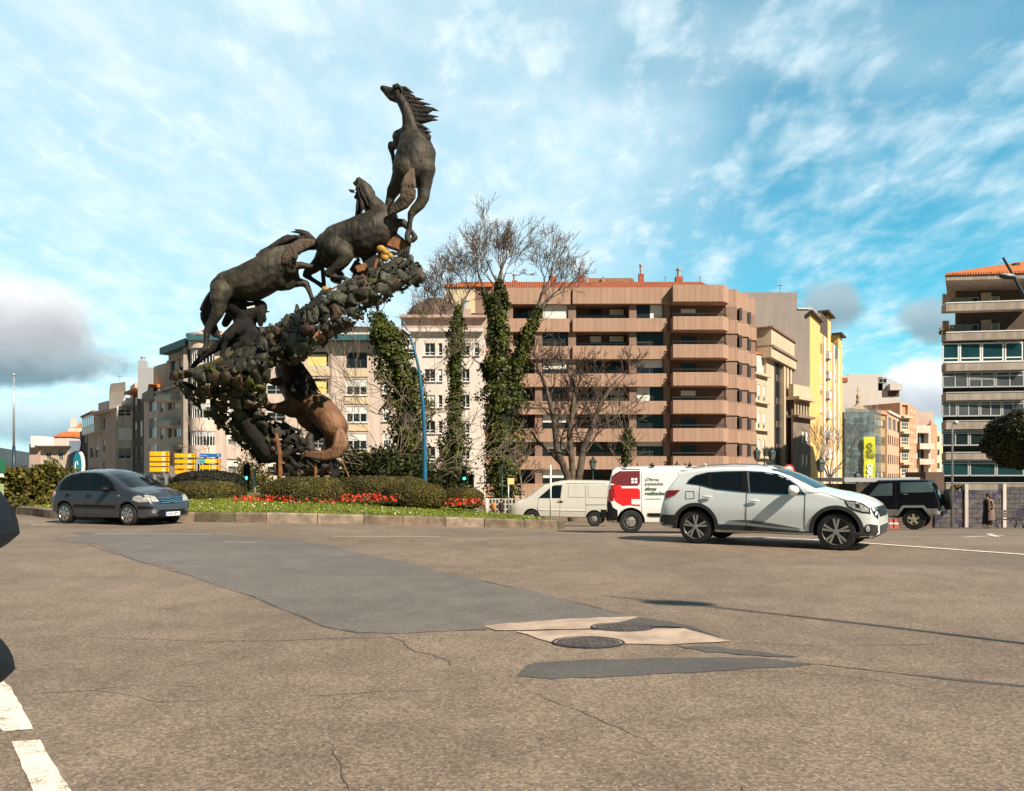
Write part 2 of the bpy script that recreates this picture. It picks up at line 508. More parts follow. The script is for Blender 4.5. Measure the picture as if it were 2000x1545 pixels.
def sheet(name, poly, m, lift=0.004, cell=0.5, kind='structure', zf=None):
    """flat marking laid on the ground, following its slope"""
    bm = bmesh.new()
    f = bm.faces.new([bm.verts.new((x, y, 0)) for x, y in poly])
    xs = [p[0] for p in poly]; ys = [p[1] for p in poly]
    for ax, lo, hi in ((0, min(xs), max(xs)), (1, min(ys), max(ys))):
        k = math.floor(lo / cell) + 1
        while k * cell < hi:
            co = [0, 0, 0]; co[ax] = k * cell; no = [0, 0, 0]; no[ax] = 1
            bmesh.ops.bisect_plane(bm, geom=bm.verts[:] + bm.edges[:] + bm.faces[:], plane_co=co, plane_no=no)
            k += 1
    bmesh.ops.triangulate(bm, faces=bm.faces[:])
    for v in bm.verts:
        v.co.z = (zf or gz)(v.co.x, v.co.y) + lift
    bmesh.ops.recalc_face_normals(bm, faces=bm.faces[:])
    for f in bm.faces:
        if f.normal.z < 0: f.normal_flip()
    me = bpy.data.meshes.new(name); bm.to_mesh(me); bm.free()
    o = link(name, me, m)
    if kind: o['kind'] = kind
    return o
rg = random.Random(7)
def rough_poly(pp, amp=0.02, step=0.35):
    step = min(step, .12); amp *= 1.6
    out = []
    for i in range(len(pp)):
        a = Vector(pp[i]); b = Vector(pp[(i + 1) % len(pp)])
        n = max(1, int((b - a).length / step))
        for k in range(n):
            q = a.lerp(b, k / n)
            out.append((q.x + rg.uniform(-amp, amp), q.y + rg.uniform(-amp, amp)))
    return out
patch_px = [(142, 1039), (167, 1049), (100, 1049.5), (130, 1060), (185, 1062), (217, 1075), (275, 1097), (337, 1112), (375, 1126), (425, 1145),
            (500, 1167), (550, 1190), (590, 1205), (640, 1225), (700, 1236), (780, 1238), (950, 1229), (1100, 1222), (1246, 1208), (1147, 1185), (1054, 1158),
            (966, 1142), (900, 1125), (860, 1115), (800, 1100), (720, 1083), (640, 1065), (570, 1052), (440, 1045), (380, 1038)]
sheet('asphalt_patch', rough_poly([G(*p) for p in patch_px], 0.012), M['patch'], 0.004)
sheet('concrete_slab', rough_poly([G(*p) for p in [(941, 1223), (1092, 1211), (1241, 1205), (1262, 1213), (1200, 1219), (1150, 1229), (965, 1233)]], 0.012, 0.12), M['slab'], 0.008)
sheet('concrete_slab', rough_poly([G(*p) for p in [(1010, 1235), (1150, 1232), (1280, 1230), (1340, 1229), (1428, 1254), (1300, 1260), (1080, 1257), (1050, 1248)]], 0.012, 0.12), M['slab'], 0.008)
sheet('tar_patch', rough_poly([G(*p) for p in [(1250, 1207), (1330, 1221), (1375, 1234), (1420, 1251), (1345, 1229), (1265, 1226), (1200, 1220)]], 0.02, 0.1), M['tar'], 0.012)
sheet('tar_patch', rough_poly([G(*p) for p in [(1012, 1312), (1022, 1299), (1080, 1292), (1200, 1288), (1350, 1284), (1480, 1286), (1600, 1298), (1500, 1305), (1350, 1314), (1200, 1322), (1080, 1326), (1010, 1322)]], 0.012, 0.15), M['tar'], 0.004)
sheet('tar_patch', rough_poly([G(*p) for p in [(1310, 1262), (1400, 1264), (1480, 1274), (1560, 1283), (1480, 1282), (1380, 1274)]], 0.02, 0.1), M['tar'], 0.005)
def strip(name, pts, wd, m, lift=0.004, wander=0.0, cell=0.5):
    """thin line on the road along world points; width in metres"""
    q = []
    for i in range(len(pts) - 1):
        a = Vector(pts[i]); b = Vector(pts[i + 1])
        n = max(1, int((b - a).length / 0.05)) if wander else max(1, int((b - a).length / 1.0))
        for k in range(n):
            p = a.lerp(b, k / n); e = min(1, wander * 60)
            q.append(p + Vector((mnoise.noise(Vector((p.x * 2.2, p.y * 2.2, 5))) * wander * 3.0 + rg.uniform(-.35, .35) * wander + mnoise.noise(Vector((p.x * 9, p.y * 9, 1))) * wander, mnoise.noise(Vector((p.x * 2.2, p.y * 2.2, 9))) * wander * 3.0 + rg.uniform(-.35, .35) * wander)))
    q.append(Vector(pts[-1]))
    vs = []
    for i, p in enumerate(q):
        d = (q[min(i + 1, len(q) - 1)] - q[max(i - 1, 0)]).normalized()
        nrm = Vector((-d.y, d.x))
        w_ = wd * (max(.12, 0.75 + 1.1 * mnoise.noise(Vector((p.x * 1.7, p.y * 1.7, 2))) + rg.uniform(-.3, .3)) if wander else 1.0) / 2
        for s in (-1, 1):
            c = p + nrm * w_ * s
            vs.append((c.x, c.y, gz(c.x, c.y) + lift))
    fs = [(2 * i, 2 * i + 2, 2 * i + 3, 2 * i + 1) for i in range(len(q) - 1)]
    o = mesh(name, vs, fs, m)
    o['kind'] = 'structure'
    return o
def cracks_and_shadow(pxs, wd, m=None, wander=0.015):
    strip('road_crack_or_shadow', [G(*p) for p in pxs], wd, m or M['crack'], 0.003, wander)
cracks_and_shadow([(30, 1250), (140, 1242), (220, 1248), (400, 1253), (560, 1251), (760, 1245)], 0.0096)
cracks_and_shadow([(20, 1358), (180, 1350), (310, 1371), (480, 1366), (660, 1357), (820, 1350), (1000, 1340)], 0.0060)
cracks_and_shadow([(180, 1348), (300, 1336), (380, 1342)], 0.0072)
cracks_and_shadow([(765, 1242), (800, 1262), (850, 1285), (880, 1300)], 0.0120, wander=0.03)
cracks_and_shadow([(655, 1465), (664, 1490), (660, 1515), (672, 1545), (690, 1600)], 0.0054, wander=0.012)
cracks_and_shadow([(1010, 1330), (1040, 1350), (1110, 1380), (1190, 1410), (1270, 1450), (1330, 1490), (1450, 1545)], 0.0060, wander=0.02)
cracks_and_shadow([(1600, 1298), (1760, 1316), (1880, 1329), (2060, 1346)], 0.050, M['tar'], 0.0036)  # long cast shadow streak, painted as a dark strip
cracks_and_shadow([(1300, 1310), (1520, 1312), (1700, 1324), (1860, 1362), (2050, 1392)], 0.0048, wander=0.012)
cracks_and_shadow([(1430, 1254), (1560, 1262), (1750, 1259), (2050, 1262)], 0.0060, wander=0.02)
cracks_and_shadow([(1560, 1126), (1700, 1137), (1830, 1158), (2050, 1170)], 0.0072, wander=0.03)
cracks_and_shadow([(880, 1180 + 60), (980, 1250), (1060, 1262)], 0.0072, wander=0.02)
cracks_and_shadow([(170, 1063), (275, 1098), (380, 1128), (500, 1168), (590, 1206), (640, 1226), (700, 1237), (950, 1230)], 0.030, M['tar'], 0.0072)
cracks_and_shadow([(570, 1053), (720, 1084), (900, 1126), (1054, 1159), (1246, 1208)], 0.030, M['tar'], 0.0072)
# painted lines
sheet('lane_line', rough_poly([G(*p) for p in [(-70, 1260), (20, 1342), (65, 1425), (5, 1430), (-120, 1290)]], 0.003, 0.1), M['paint'])
sheet('lane_line', rough_poly([G(*p) for p in [(22, 1450), (77, 1445), (137, 1545), (175, 1620), (95, 1620), (65, 1545)]], 0.003, 0.1), M['paint'])
def GX(px, py):
    """ground point under a pixel, solving for the slope"""
    Y = F * EYE / (py - HY)
    for _ in range(30):
        Y = F * (EYE - gz(PX(px, Y), Y)) / (py - HY)
    return (PX(px, Y), Y)
def line(pxs, wd):
    strip('lane_line', [GX(*p) for p in pxs], wd, M['paint'], 0.009)
line([(1120, 1039), (1400, 1047), (1700, 1062), (2060, 1088)], 0.16)
line([(185, 1043), (415, 1044)], 0.05)
line([(435, 1059), (500, 1060)], 0.04)
line([(650, 1048), (860, 1048.5)], 0.10)
line([(1880, 1050), (1960, 1046)], 0.12)
line([(1930, 1043), (1948, 1049)], 0.12)
line([(60, 1026), (110, 1026)], 0.10)
# manhole covers, each a thing
M['iron'] = mat('rusty_iron', (0.105, 0.078, 0.068), 0.7, 0.3, var=0.4, vscale=12)
def manhole(px, py, r, label):
    x, y = G(px, py)
    t = empty('manhole_cover', (x, y, 0), 0, label, 'manhole cover')
    b = MB(); b.lathe([(0.0, 0.015), (r * 0.86, 0.015), (r * 0.88, 0.012)], n=40)
    for k in range(-4, 5):
        h = math.sqrt(max(0, (r * 0.8) ** 2 - (k * r * 0.18) ** 2))
        b.box(k * r * 0.18 - 0.012, k * r * 0.18 + 0.012, -h, h, 0.0152, 0.0175)
    b.v = [(v[0], v[1] * .72, v[2] - .006) for v in b.v]; b.build('lid', M['iron'], t)
    b = MB(); b.lathe([(r * 0.90, 0.0085), (r * 0.91, 0.013), (r * .96, 0.013), (r * 0.98, 0.0085)], n=40, caps=False); b.v = [(v[0], v[1] * .72, v[2]) for v in b.v]
    b.build('rim', M['metal_dark'], t)
manhole(1149, 1256, 0.305, 'round iron manhole cover nearer the viewer, between the concrete slab and the dark tar patch')
manhole(1215, 1226.5, 0.29, 'round iron manhole cover between the two strips of pale concrete')
# ---------------------------------------------------------------- roundabout island
isl = [(-16.3, 26.2), (-14.6, 24.6), (-12, 23.4), (-9.5, 22.85), (-7, 22.8), (-4.5, 23.35), (-2.5, 24.1), (-0.5, 25.0), (1.0, 25.8), (1.75, 26.5), (1.75, 27.6), (0.9, 29.6), (-0.4, 32), (-2.0, 37), (-4.0, 43), (-8, 48), (-14, 49), (-20, 45), (-22, 37), (-20, 30)]
def smooth_loop(pts, n=8):
    out = []
    m = len(pts)
    for i in range(m):
        p0, p1, p2, p3 = [Vector(pts[(i + k) % m]) for k in (-1, 0, 1, 2)]
        for k in range(n):
            t = k / n
            q = 0.5 * ((2 * p1) + (p2 - p0) * t + (2 * p0 - 5 * p1 + 4 * p2 - p3) * t * t + (3 * p1 - p0 - 3 * p2 + p3) * t ** 3)
            out.append((q.x, q.y))
    return out
ring = smooth_loop(isl, 6)
def inset(poly, d):
    out = []
    n = len(poly)
    for i in range(n):
        a = Vector(poly[i - 1]); b = Vector(poly[i]); c = Vector(poly[(i + 1) % n])
        t = (c - a).normalized()
        nrm = Vector((-t.y, t.x))
        out.append(tuple(b + nrm * d))
    return out
area = sum(ring[i][0] * ring[(i + 1) % len(ring)][1] - ring[(i + 1) % len(ring)][0] * ring[i][1] for i in range(len(ring)))
if area < 0: ring = ring[::-1]
KH = 0.29
inner = inset(ring, 0.28)
# kerb of separate stones with open joints
b = MB()
L = [0.0]
for i in range(len(ring)):
    L.append(L[-1] + (Vector(ring[(i + 1) % len(ring)]) - Vector(ring[i])).length)
def at(poly, s):
    s = s % L[-1]
    for i in range(len(ring)):
        if L[i + 1] >= s:
            f = (s - L[i]) / max(1e-6, L[i + 1] - L[i])
            return Vector(poly[i]).lerp(Vector(poly[(i + 1) % len(poly)]), f)
s = 0.0
while s < L[-1] - 0.3:
    ln = rg.uniform(0.85, 1.5)
    e = min(s + ln, L[-1])
    o = [at(ring, s + 0.012), at(ring, (s + e) / 2), at(ring, e - 0.012)]
    i_ = [at(inner, s + 0.012), at(inner, (s + e) / 2), at(inner, e - 0.012)]
    dzj = rg.uniform(-0.012, 0.012); lean = rg.uniform(-0.008, 0.02)
    b.cur = rg.choice([0, 0, 0, 1, 2])
    vs = []
    for k in range(3):
        z = gz(*o[k])
        n_ = (o[k] - i_[k]).normalized()
        q = o[k] + n_ * lean
        vs += [(q.x, q.y, z - 0.1), (q.x, q.y, z + KH - 0.035 + dzj), (q.x - n_.x * 0.035, q.y - n_.y * 0.035, z + KH + dzj), (i_[k].x, i_[k].y, z + KH + dzj), (i_[k].x, i_[k].y, z - 0.1)]
    fs = []
    for k in range(2):
        for j in range(4):
            fs.append((k * 5 + j, (k + 1) * 5 + j, (k + 1) * 5 + j + 1, k * 5 + j + 1))
    fs += [(0, 1, 2, 3, 4), (14, 13, 12, 11, 10)]
    b.add(vs, fs)
    s = e
ks = [mat('kerb_stone', (0.185, 0.135, 0.090), 0.9, var=0.5, vscale=2.5, bump=0.5, bscale=25), mat('mossy_kerb_stone', (0.115, 0.090, 0.050), 0.9, var=0.5, vscale=3, bump=0.5, bscale=25), mat('pale_kerb_stone', (0.27, 0.205, 0.145), 0.9, var=0.4, vscale=3, bump=0.5, bscale=25)]
tag(b.build('kerb', ks), kind='structure')
b = MB()
vs = []
jm = inset(ring, 0.02)
for i in range(len(ring)):
    z = gz(*jm[i]); vs += [(jm[i][0], jm[i][1], z - 0.1), (jm[i][0], jm[i][1], z + KH - 0.06)]
n = len(ring)
tag(mesh('kerb_joint', vs, [(2 * i, 2 * ((i + 1) % n), 2 * ((i + 1) % n) + 1, 2 * i + 1) for i in range(n)], M['crack']), kind='structure')
RV = [Vector(p) for p in inner]
def edge_dist(x, y):
    best = 1e9
    for i in range(len(RV)):
        a = RV[i]; c = RV[(i + 1) % len(RV)]
        ax, ay = c.x - a.x, c.y - a.y
        t = ((x - a.x) * ax + (y - a.y) * ay) / (ax * ax + ay * ay + 1e-9)
        t = 0 if t < 0 else 1 if t > 1 else t
        d = math.hypot(x - a.x - ax * t, y - a.y - ay * t)
        if d < best: best = d
    return best
def inside(poly, x, y):
    c = False
    n = len(poly); j = n - 1
    for i in range(n):
        xi, yi = poly[i]; xj, yj = poly[j]
        if (yi > y) != (yj > y) and x < (xj - xi) * (y - yi) / (yj - yi) + xi:
            c = not c
        j = i
    return c
def lz(x, y):
    d = edge_dist(x, y) if inside(inner, x, y) else 0
    return gz(x, y) + KH - 0.01 + 0.32 * (1 - math.exp(-d / 3.0)) + 0.03 * mnoise.noise(Vector((x * 0.8, y * 0.8, 0)))
M['lawn'] = mat('short_grass', (0.110, 0.125, 0.014), 0.9, var=0.5, vscale=3.0, bump=0.8, bscale=18, col2=(0.055, 0.080, 0.012))
tag(sheet('lawn', inner, M['lawn'], 0.0, 0.5, None, lz), kind='structure')
def cards(name, pts, sizes, mats, parent=None, rngseed=1, flat=0.0, aspect=1.6, nrm=None, mi=None, bend=True):
    """many leaf-sized quads as one mesh; pts Nx3 array"""
    r = np.random.RandomState(rngseed)
    pts = np.asarray(pts, dtype=float); n = len(pts)
    a = r.normal(size=(n, 3)); a /= np.linalg.norm(a, axis=1)[:, None]
    if flat:
        a[:, 2] *= (1 - flat); a /= np.linalg.norm(a, axis=1)[:, None]
    c = r.normal(size=(n, 3))
    if nrm is not None:
        c = np.asarray(nrm) + 0.6 * c
        bb = np.cross(c, a); bb /= np.linalg.norm(bb, axis=1)[:, None] + 1e-9
        a = np.cross(bb, c); a /= np.linalg.norm(a, axis=1)[:, None] + 1e-9
    else:
        bb = np.cross(a, c); bb /= np.linalg.norm(bb, axis=1)[:, None] + 1e-9
    s = np.asarray(sizes, dtype=float).reshape(-1, 1) * np.ones((n, 1)) * r.uniform(0.6, 1.3, (n, 1))
    A = a * s * aspect / 2; B = bb * s / 2
    V = np.stack([pts - A, pts + B * 0.9, pts + A, pts - B * 0.9], axis=1).reshape(-1, 3)
    me = bpy.data.meshes.new(name)
    me.vertices.add(4 * n); me.vertices.foreach_set('co', V.ravel())
    me.loops.add(4 * n); me.loops.foreach_set('vertex_index', np.arange(4 * n, dtype=np.int32))
    me.polygons.add(n); me.polygons.foreach_set('loop_start', np.arange(0, 4 * n, 4, dtype=np.int32))
    try: me.polygons.foreach_set('loop_total', np.full(n, 4, dtype=np.int32))
    except Exception: pass
    me.update(calc_edges=True)
    o = link(name, me, mats, parent)
    if mi is not None:
        me.polygons.foreach_set('material_index', np.asarray(mi, dtype=np.int32))
    return o
M['grassblade'] = leafmat('grass_blade', (0.085, 0.125, 0.012), (0.26, 0.28, 0.035), 0.3)
# grass blades along the visible front of the island
r_ = np.random.RandomState(3)
pts = []
while len(pts) < 15000:
    x = r_.uniform(-17, 2); y = r_.uniform(22.8, 30)
    if y > 27 + 0.2 * r_.rand() and r_.rand() < 0.5: continue
    if inside(inner, x, y):
        pts.append((x, y, lz(x, y) + 0.02))
tag(cards('grass', pts, 0.045, M['grassblade'], None, 4, 0.0, 2.6, nrm=np.tile([0.2, -1, 0.2], (len(pts), 1))), kind='stuff')
M['daisy'] = mat('daisy_petal', (0.75, 0.72, 0.60), 0.7)
M['buttercup'] = mat('yellow_petal', (0.75, 0.55, 0.05), 0.7)
dp = []
while len(dp) < 230:
    x = r_.uniform(-16, 1.7); y = r_.uniform(23.0, 28)
    if mnoise.noise(Vector((x * 0.7, y * 0.7, 3))) < 0.02 and r_.rand() > 0.15: continue
    if inside(inner, x, y): dp.append((x, y, lz(x, y) + 0.05))
tag(cards('daisies', dp, 0.048, [M['daisy'], M['buttercup']], None, 5, 0.3, 1.1, nrm=np.tile([0.1, -0.7, 1], (len(dp), 1)), mi=(r_.rand(len(dp)) < 0.3).astype(int)), kind='stuff')
# red flower beds
M['redflower'] = mat('red_flower', (0.55, 0.035, 0.012), 0.6, island=0.4)
M['bedleaf'] = leafmat('bed_leaf', (0.05, 0.07, 0.01), (0.16, 0.10, 0.03))
def flower_bed(x0, x1, ytop, ybot, Y, n, seed):
    r = np.random.RandomState(seed)
    pts = []; mi = []
    for _ in range(n):
        px = r.uniform(x0, x1); yy = Y + r.uniform(-0.5, 0.5)
        zt = PZ(ytop, Y); zb = PZ(ybot, Y)
        clump = 0.5 + 0.5 * mnoise.noise(Vector((px * 0.12, yy, seed)))
        h = zb + (zt - zb) * r.uniform(0, 1) * (0.55 + 0.6 * clump)
        pts.append((PX(px, yy), yy, h))
        mi.append(1 if r.rand() < 0.40 or h < zb + 0.25 * (zt - zb) else 0)
    o = cards('flower_bed', pts, 0.075, [M['redflower'], M['bedleaf']], None, seed, 0.0, 1.3, mi=mi)
    return tag(o, kind='stuff')
flower_bed(455, 575, 964, 984, 26.2, 620, 11)
flower_bed(662, 782, 962, 984, 26.6, 900, 12)
flower_bed(868, 946, 972, 990, 26.8, 600, 13)
flower_bed(575, 662, 972, 984, 25.9, 120, 14)
# ---------------------------------------------------------------- clipped hedges
M['hedge'] = leafmat('hedge_leaf', (0.014, 0.014, 0.002), (0.125, 0.098, 0.010), 0.08)
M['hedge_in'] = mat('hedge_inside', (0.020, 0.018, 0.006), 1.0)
M['hedge_dark'] = leafmat('dark_hedge_leaf', (0.003, 0.003, 0.002), (0.012, 0.010, 0.004), 0.05)
def mound(name, x0, x1, ytop, ybot, Y, depth, label, cat, leaf, n, seed, size=0.042, p=2.6):
    n = int(n * 1.7)
    rx = (x1 - x0) / 2 * Y / F; rz = (PZ(ytop, Y) - PZ(ybot + 14, Y)) / 2
    zc = PZ(ytop, Y) - rz
    cx = PX((x0 + x1) / 2, Y)
    t = empty(name, (cx, Y, zc - rz), 0, label, cat, None)
    r = np.random.RandomState(seed)
    def surf(u, v, k=1.0):
        # superellipsoid
        s = lambda a, e: math.copysign(abs(a) ** e, a)
        e1 = 0.80; e2 = 0.95
        q = 1 + 0.06 * mnoise.noise(Vector((math.cos(u) * 2 * math.cos(v) + seed, math.sin(u) * 2, math.sin(v) * 2)))
        return (rx * k * q * s(math.cos(v), e1) * s(math.cos(u), e2), depth * k * q * s(math.cos(v), e1) * s(math.sin(u), e2), rz + rz * k * q * s(math.sin(v), e1))
    NU, NV = 28, 12
    vs = [surf(2 * PI * i / NU, -PI / 2 + PI * j / NV, 0.95) for j in range(NV + 1) for i in range(NU)]
    fs = [(j * NU + i, j * NU + (i + 1) % NU, (j + 1) * NU + (i + 1) % NU, (j + 1) * NU + i) for j in range(NV) for i in range(NU)]
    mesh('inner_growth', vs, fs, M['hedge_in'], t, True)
    pts = []; nr = []
    for _ in range(n):
        u = r.uniform(0, 2 * PI); v = math.asin(r.uniform(-1, 1))
        if math.sin(u) > 0.5 and r.rand() < 0.7: continue
        p_ = surf(u, v, r.uniform(0.965, 1.005)); pts.append(p_)
        nr.append((p_[0] / rx, p_[1] / depth, (p_[2] - rz) / rz))
    cards('foliage', pts, size, leaf, t, seed, 0, 1.5, nrm=np.array(nr))
    return t
HG = []
HG.append(mound('clipped_hedge', 511, 686, 931, 985, 27.3, 1.2, 'large rounded clipped hedge right in front of the sculpture base', 'hedge', M['hedge'], 9000, 21))
HG.append(mound('clipped_hedge', 315, 480, 939, 978, 28.5, 1.2, 'rounded clipped hedge behind the nose of the grey hatchback', 'hedge', M['hedge'], 7000, 22))
HG.append(mound('clipped_hedge', 335, 478, 919, 960, 31.5, 1.1, 'near-black rounded hedge standing taller behind the hedge beside the grey car', 'hedge', M['hedge_dark'], 6000, 23))
HG.append(mound('clipped_hedge', 655, 800, 929, 968, 30.5, 1.1, 'rounded hedge farther back, right of the largest hedge and behind the red flowers', 'hedge', M['hedge'], 6000, 24))
HG.append(mound('clipped_hedge', 746, 872, 942, 985, 27.4, 1.0, 'rounded hedge in front, right of the blue lamp post foot', 'hedge', M['hedge'], 6500, 25))
HG.append(mound('clipped_hedge', 722, 838, 930, 965, 31.0, 0.9, 'rounded hedge at the foot of the blue lamp post', 'hedge', M['hedge'], 5000, 26))
HG.append(mound('clipped_hedge', 858, 945, 952, 980, 28.6, 0.8, 'smallest rounded hedge at the right end, above red flowers', 'hedge', M['hedge'], 4000, 27))
for h in HG: h['group'] = 'clipped hedges on the roundabout'
# loose bushes at the left edge of the square
M['bush'] = leafmat('bush_leaf', (0.020, 0.022, 0.004), (0.20, 0.165, 0.025), 0.25)
M['twig'] = mat('twig_bark', (0.11, 0.080, 0.055), 0.9, var=0.3, vscale=6)
def loose_bush(x0, x1, ytop, ybot, Y, depth, n, seed, label, leaf='bush', size=0.12, name='bush'):
    cx = PX((x0 + x1) / 2, Y); rx = (x1 - x0) / 2 * Y / F; zb = PZ(ybot, Y); zt = PZ(ytop, Y); h = zt - zb
    t = empty(name, (cx, Y, zb), 0, label, 'bush')
    r = np.random.RandomState(seed); rr = random.Random(seed)
    pts = []
    nc = 46
    cs = [(r.uniform(-1, 1) * rx * 0.9, r.uniform(-1, 1) * depth, (0.12 + 0.80 * r.rand() ** 0.8) * h, r.uniform(0.08, 0.20) * h) for _ in range(nc)]
    cs = [c for c in cs if (c[0] / rx) ** 2 * 0.5 + (c[2] / h) ** 3 * 0.8 < 1.05]
    for _ in range(n):
        c = cs[r.randint(len(cs))]
        d = r.normal(size=3); d /= np.linalg.norm(d)
        q = c[3] * r.uniform(0.35, 1.25)
        pts.append((c[0] + d[0] * q * 1.3, c[1] + d[1] * q, max(0.05, c[2] + d[2] * q)))
    cards('foliage', pts, size, M[leaf], t, seed)
    b = MB()
    for k in range(40):
        c = cs[rr.randrange(len(cs))]
        b.tube([(c[0] * 0.3, c[1] * 0.3, 0), (c[0] * 0.7 + rr.uniform(-.2, .2), c[1] * 0.7, c[2] * 0.6), (c[0], c[1], c[2])], [0.03, 0.02, 0.008], 4, False)
    b.build('stem', M['twig'], t)
    return t
loose_bush(8, 80, 912, 1000, 31, 1.6, 4500, 31, 'loose olive bush at the left edge, left of the next bush')
loose_bush(66, 152, 903, 1002, 33, 1.8, 5000, 32, 'loose olive bush behind the grey hatchback rear')
loose_bush(30, 118, 968, 1006, 28, 0.9, 2500, 33, 'low bright green ground shrub in front of the olive bushes', size=0.09)
# ================================================================ monument of galloping bronze horses
SY = 35.0
def bronze(name, c1, c2, c3, rough=0.62, metal=0.2, bs=6.0, bst=0.5):
    m = bpy.data.materials.new(name); m.use_nodes = True
    t = NT(m.node_tree); b = m.node_tree.nodes['Principled BSDF']
    tcn = t.n('ShaderNodeTexCoord'); v = tcn.outputs['Object']
    a = t.noise(v, 0.7, 5, 0.6); s = t.noise(v, 2.0, 5, 0.65, 0.4, sc3=(1.5, 1.5, 0.35))
    c = t.mix(t.ramp(a, 0.40, 0.62), c1, c2)
    c = t.mix(t.m('MULTIPLY', t.ramp(s, 0.48, 0.68), 0.7), c, c3)
    t.l(c, b.inputs['Base Color'])
    b.inputs['Roughness'].default_value = rough; b.inputs['Metallic'].default_value = metal
    b.inputs['Specular IOR Level'].default_value = 0.3
    hn = t.m('ADD', t.noise(v, bs, 4, 0.6, sc3=(1, 1, 0.5)), t.m('MULTIPLY', t.noise(v, 1.8, 3, 0.5), 1.5))
    bn = t.n('ShaderNodeBump'); bn.inputs['Strength'].default_value = bst; bn.inputs['Distance'].default_value = 0.12
    t.l(hn, bn.inputs['Height']); t.l(bn.outputs[0], b.inputs['Normal'])
    return m
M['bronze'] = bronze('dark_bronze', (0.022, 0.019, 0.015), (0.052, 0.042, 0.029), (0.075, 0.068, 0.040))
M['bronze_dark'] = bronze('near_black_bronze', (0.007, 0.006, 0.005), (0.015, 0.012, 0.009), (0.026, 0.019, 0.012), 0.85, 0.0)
M['bronze_warm'] = bronze('brown_bronze', (0.10, 0.045, 0.022), (0.20, 0.095, 0.048), (0.12, 0.085, 0.05))
M['hair'] = bronze('bronze_hair', (0.015, 0.013, 0.012), (0.035, 0.028, 0.022), (0.06, 0.045, 0.03), bs=14, bst=0.9)
M['hair_brown'] = bronze('bronze_tail', (0.060, 0.045, 0.032), (0.11, 0.078, 0.052), (0.14, 0.11, 0.07), bs=10, bst=1.0)
M['hair_warm'] = bronze('brown_tail', (0.17, 0.085, 0.045), (0.27, 0.14, 0.08), (0.20, 0.14, 0.09), bs=10, bst=.45)
statue = empty('horse_monument', (PX(600, SY), SY, gz(-9, SY) + 0.3), 0, 'towering bronze sculpture of galloping horses spiralling up a ramp of tangled metal scraps', 'sculpture')
SO = Vector(statue.location)
def SP(px, py, dz=0.0):
    return P(px, py, SY + dz) - SO
def organic(name, chains, m, voxel=0.05, smooth_it=4, blobs=(), grow=1.0, back=0.0):
    """chains of (px, py, depth, radius_px) grown into one continuous smooth surface"""
    b = MB()
    k = SY / F
    chains = [[(q[0], q[1], q[2] + back, q[3] * grow + 0.5) for q in ch] for ch in chains]
    for ch in chains:
        for i in range(len(ch) - 1):
            a, c = ch[i], ch[i + 1]
            pa, pc = SP(*a[:3]), SP(*c[:3]); ra, rc = a[3] * k, c[3] * k
            n = 14 if max(ra, rc) > 0.3 else 10
            dd = pc - pa
            st = max(1, int(dd.length / (0.6 * max(0.08, min(ra, rc)))))
            st = min(st, 8)
            b.tube([pa.lerp(pc, j / st) for j in range(st + 1)], [ra + (rc - ra) * j / st for j in range(st + 1)], n)
            b.ball(pa, ra, ra, ra, n, 8)
            if i == len(ch) - 2: b.ball(pc, rc, rc, rc, n, 8)
    for (px, py, dz, rx, ry, rz) in blobs:
        b.ball(SP(px, py, dz), rx * k, ry * k, rz * k, 18, 12)
    tmp = bpy.data.meshes.new('tmp'); tmp.from_pydata(b.v, [], b.f)
    ob = bpy.data.objects.new('tmp', tmp); C.objects.link(ob)
    rm = ob.modifiers.new('r', 'REMESH'); rm.mode = 'VOXEL'; rm.voxel_size = voxel
    sm = ob.modifiers.new('s', 'SMOOTH'); sm.factor = 0.5; sm.iterations = smooth_it
    dg = bpy.context.evaluated_depsgraph_get()
    me = bpy.data.meshes.new_from_object(ob.evaluated_get(dg))
    bpy.data.objects.remove(ob); bpy.data.meshes.remove(tmp)
    me.name = name
    me.materials.clear()
    return link(name, me, m, statue, True)
def hair(name, locks, m, parent, back=0.0):
    """locks: list of [(px,py,dz,rpx), ...] flattened tapering strands, one mesh"""
    b = MB(); k = SY / F
    for lk in locks:
        pts = [SP(q[0], q[1], q[2] + back) for q in lk]
        q = []
        rr_ = []
        for i in range(len(pts) - 1):
            for j in range(3):
                q.append(pts[i].lerp(pts[i + 1], j / 3)); rr_.append((lk[i][3] + (lk[i + 1][3] - lk[i][3]) * j / 3) * k)
        q.append(pts[-1]); rr_.append(lk[-1][3] * k)
        b.tube(q, rr_, 7)
    o = b.build(name, m, None, True)
    o.parent = parent
    return o
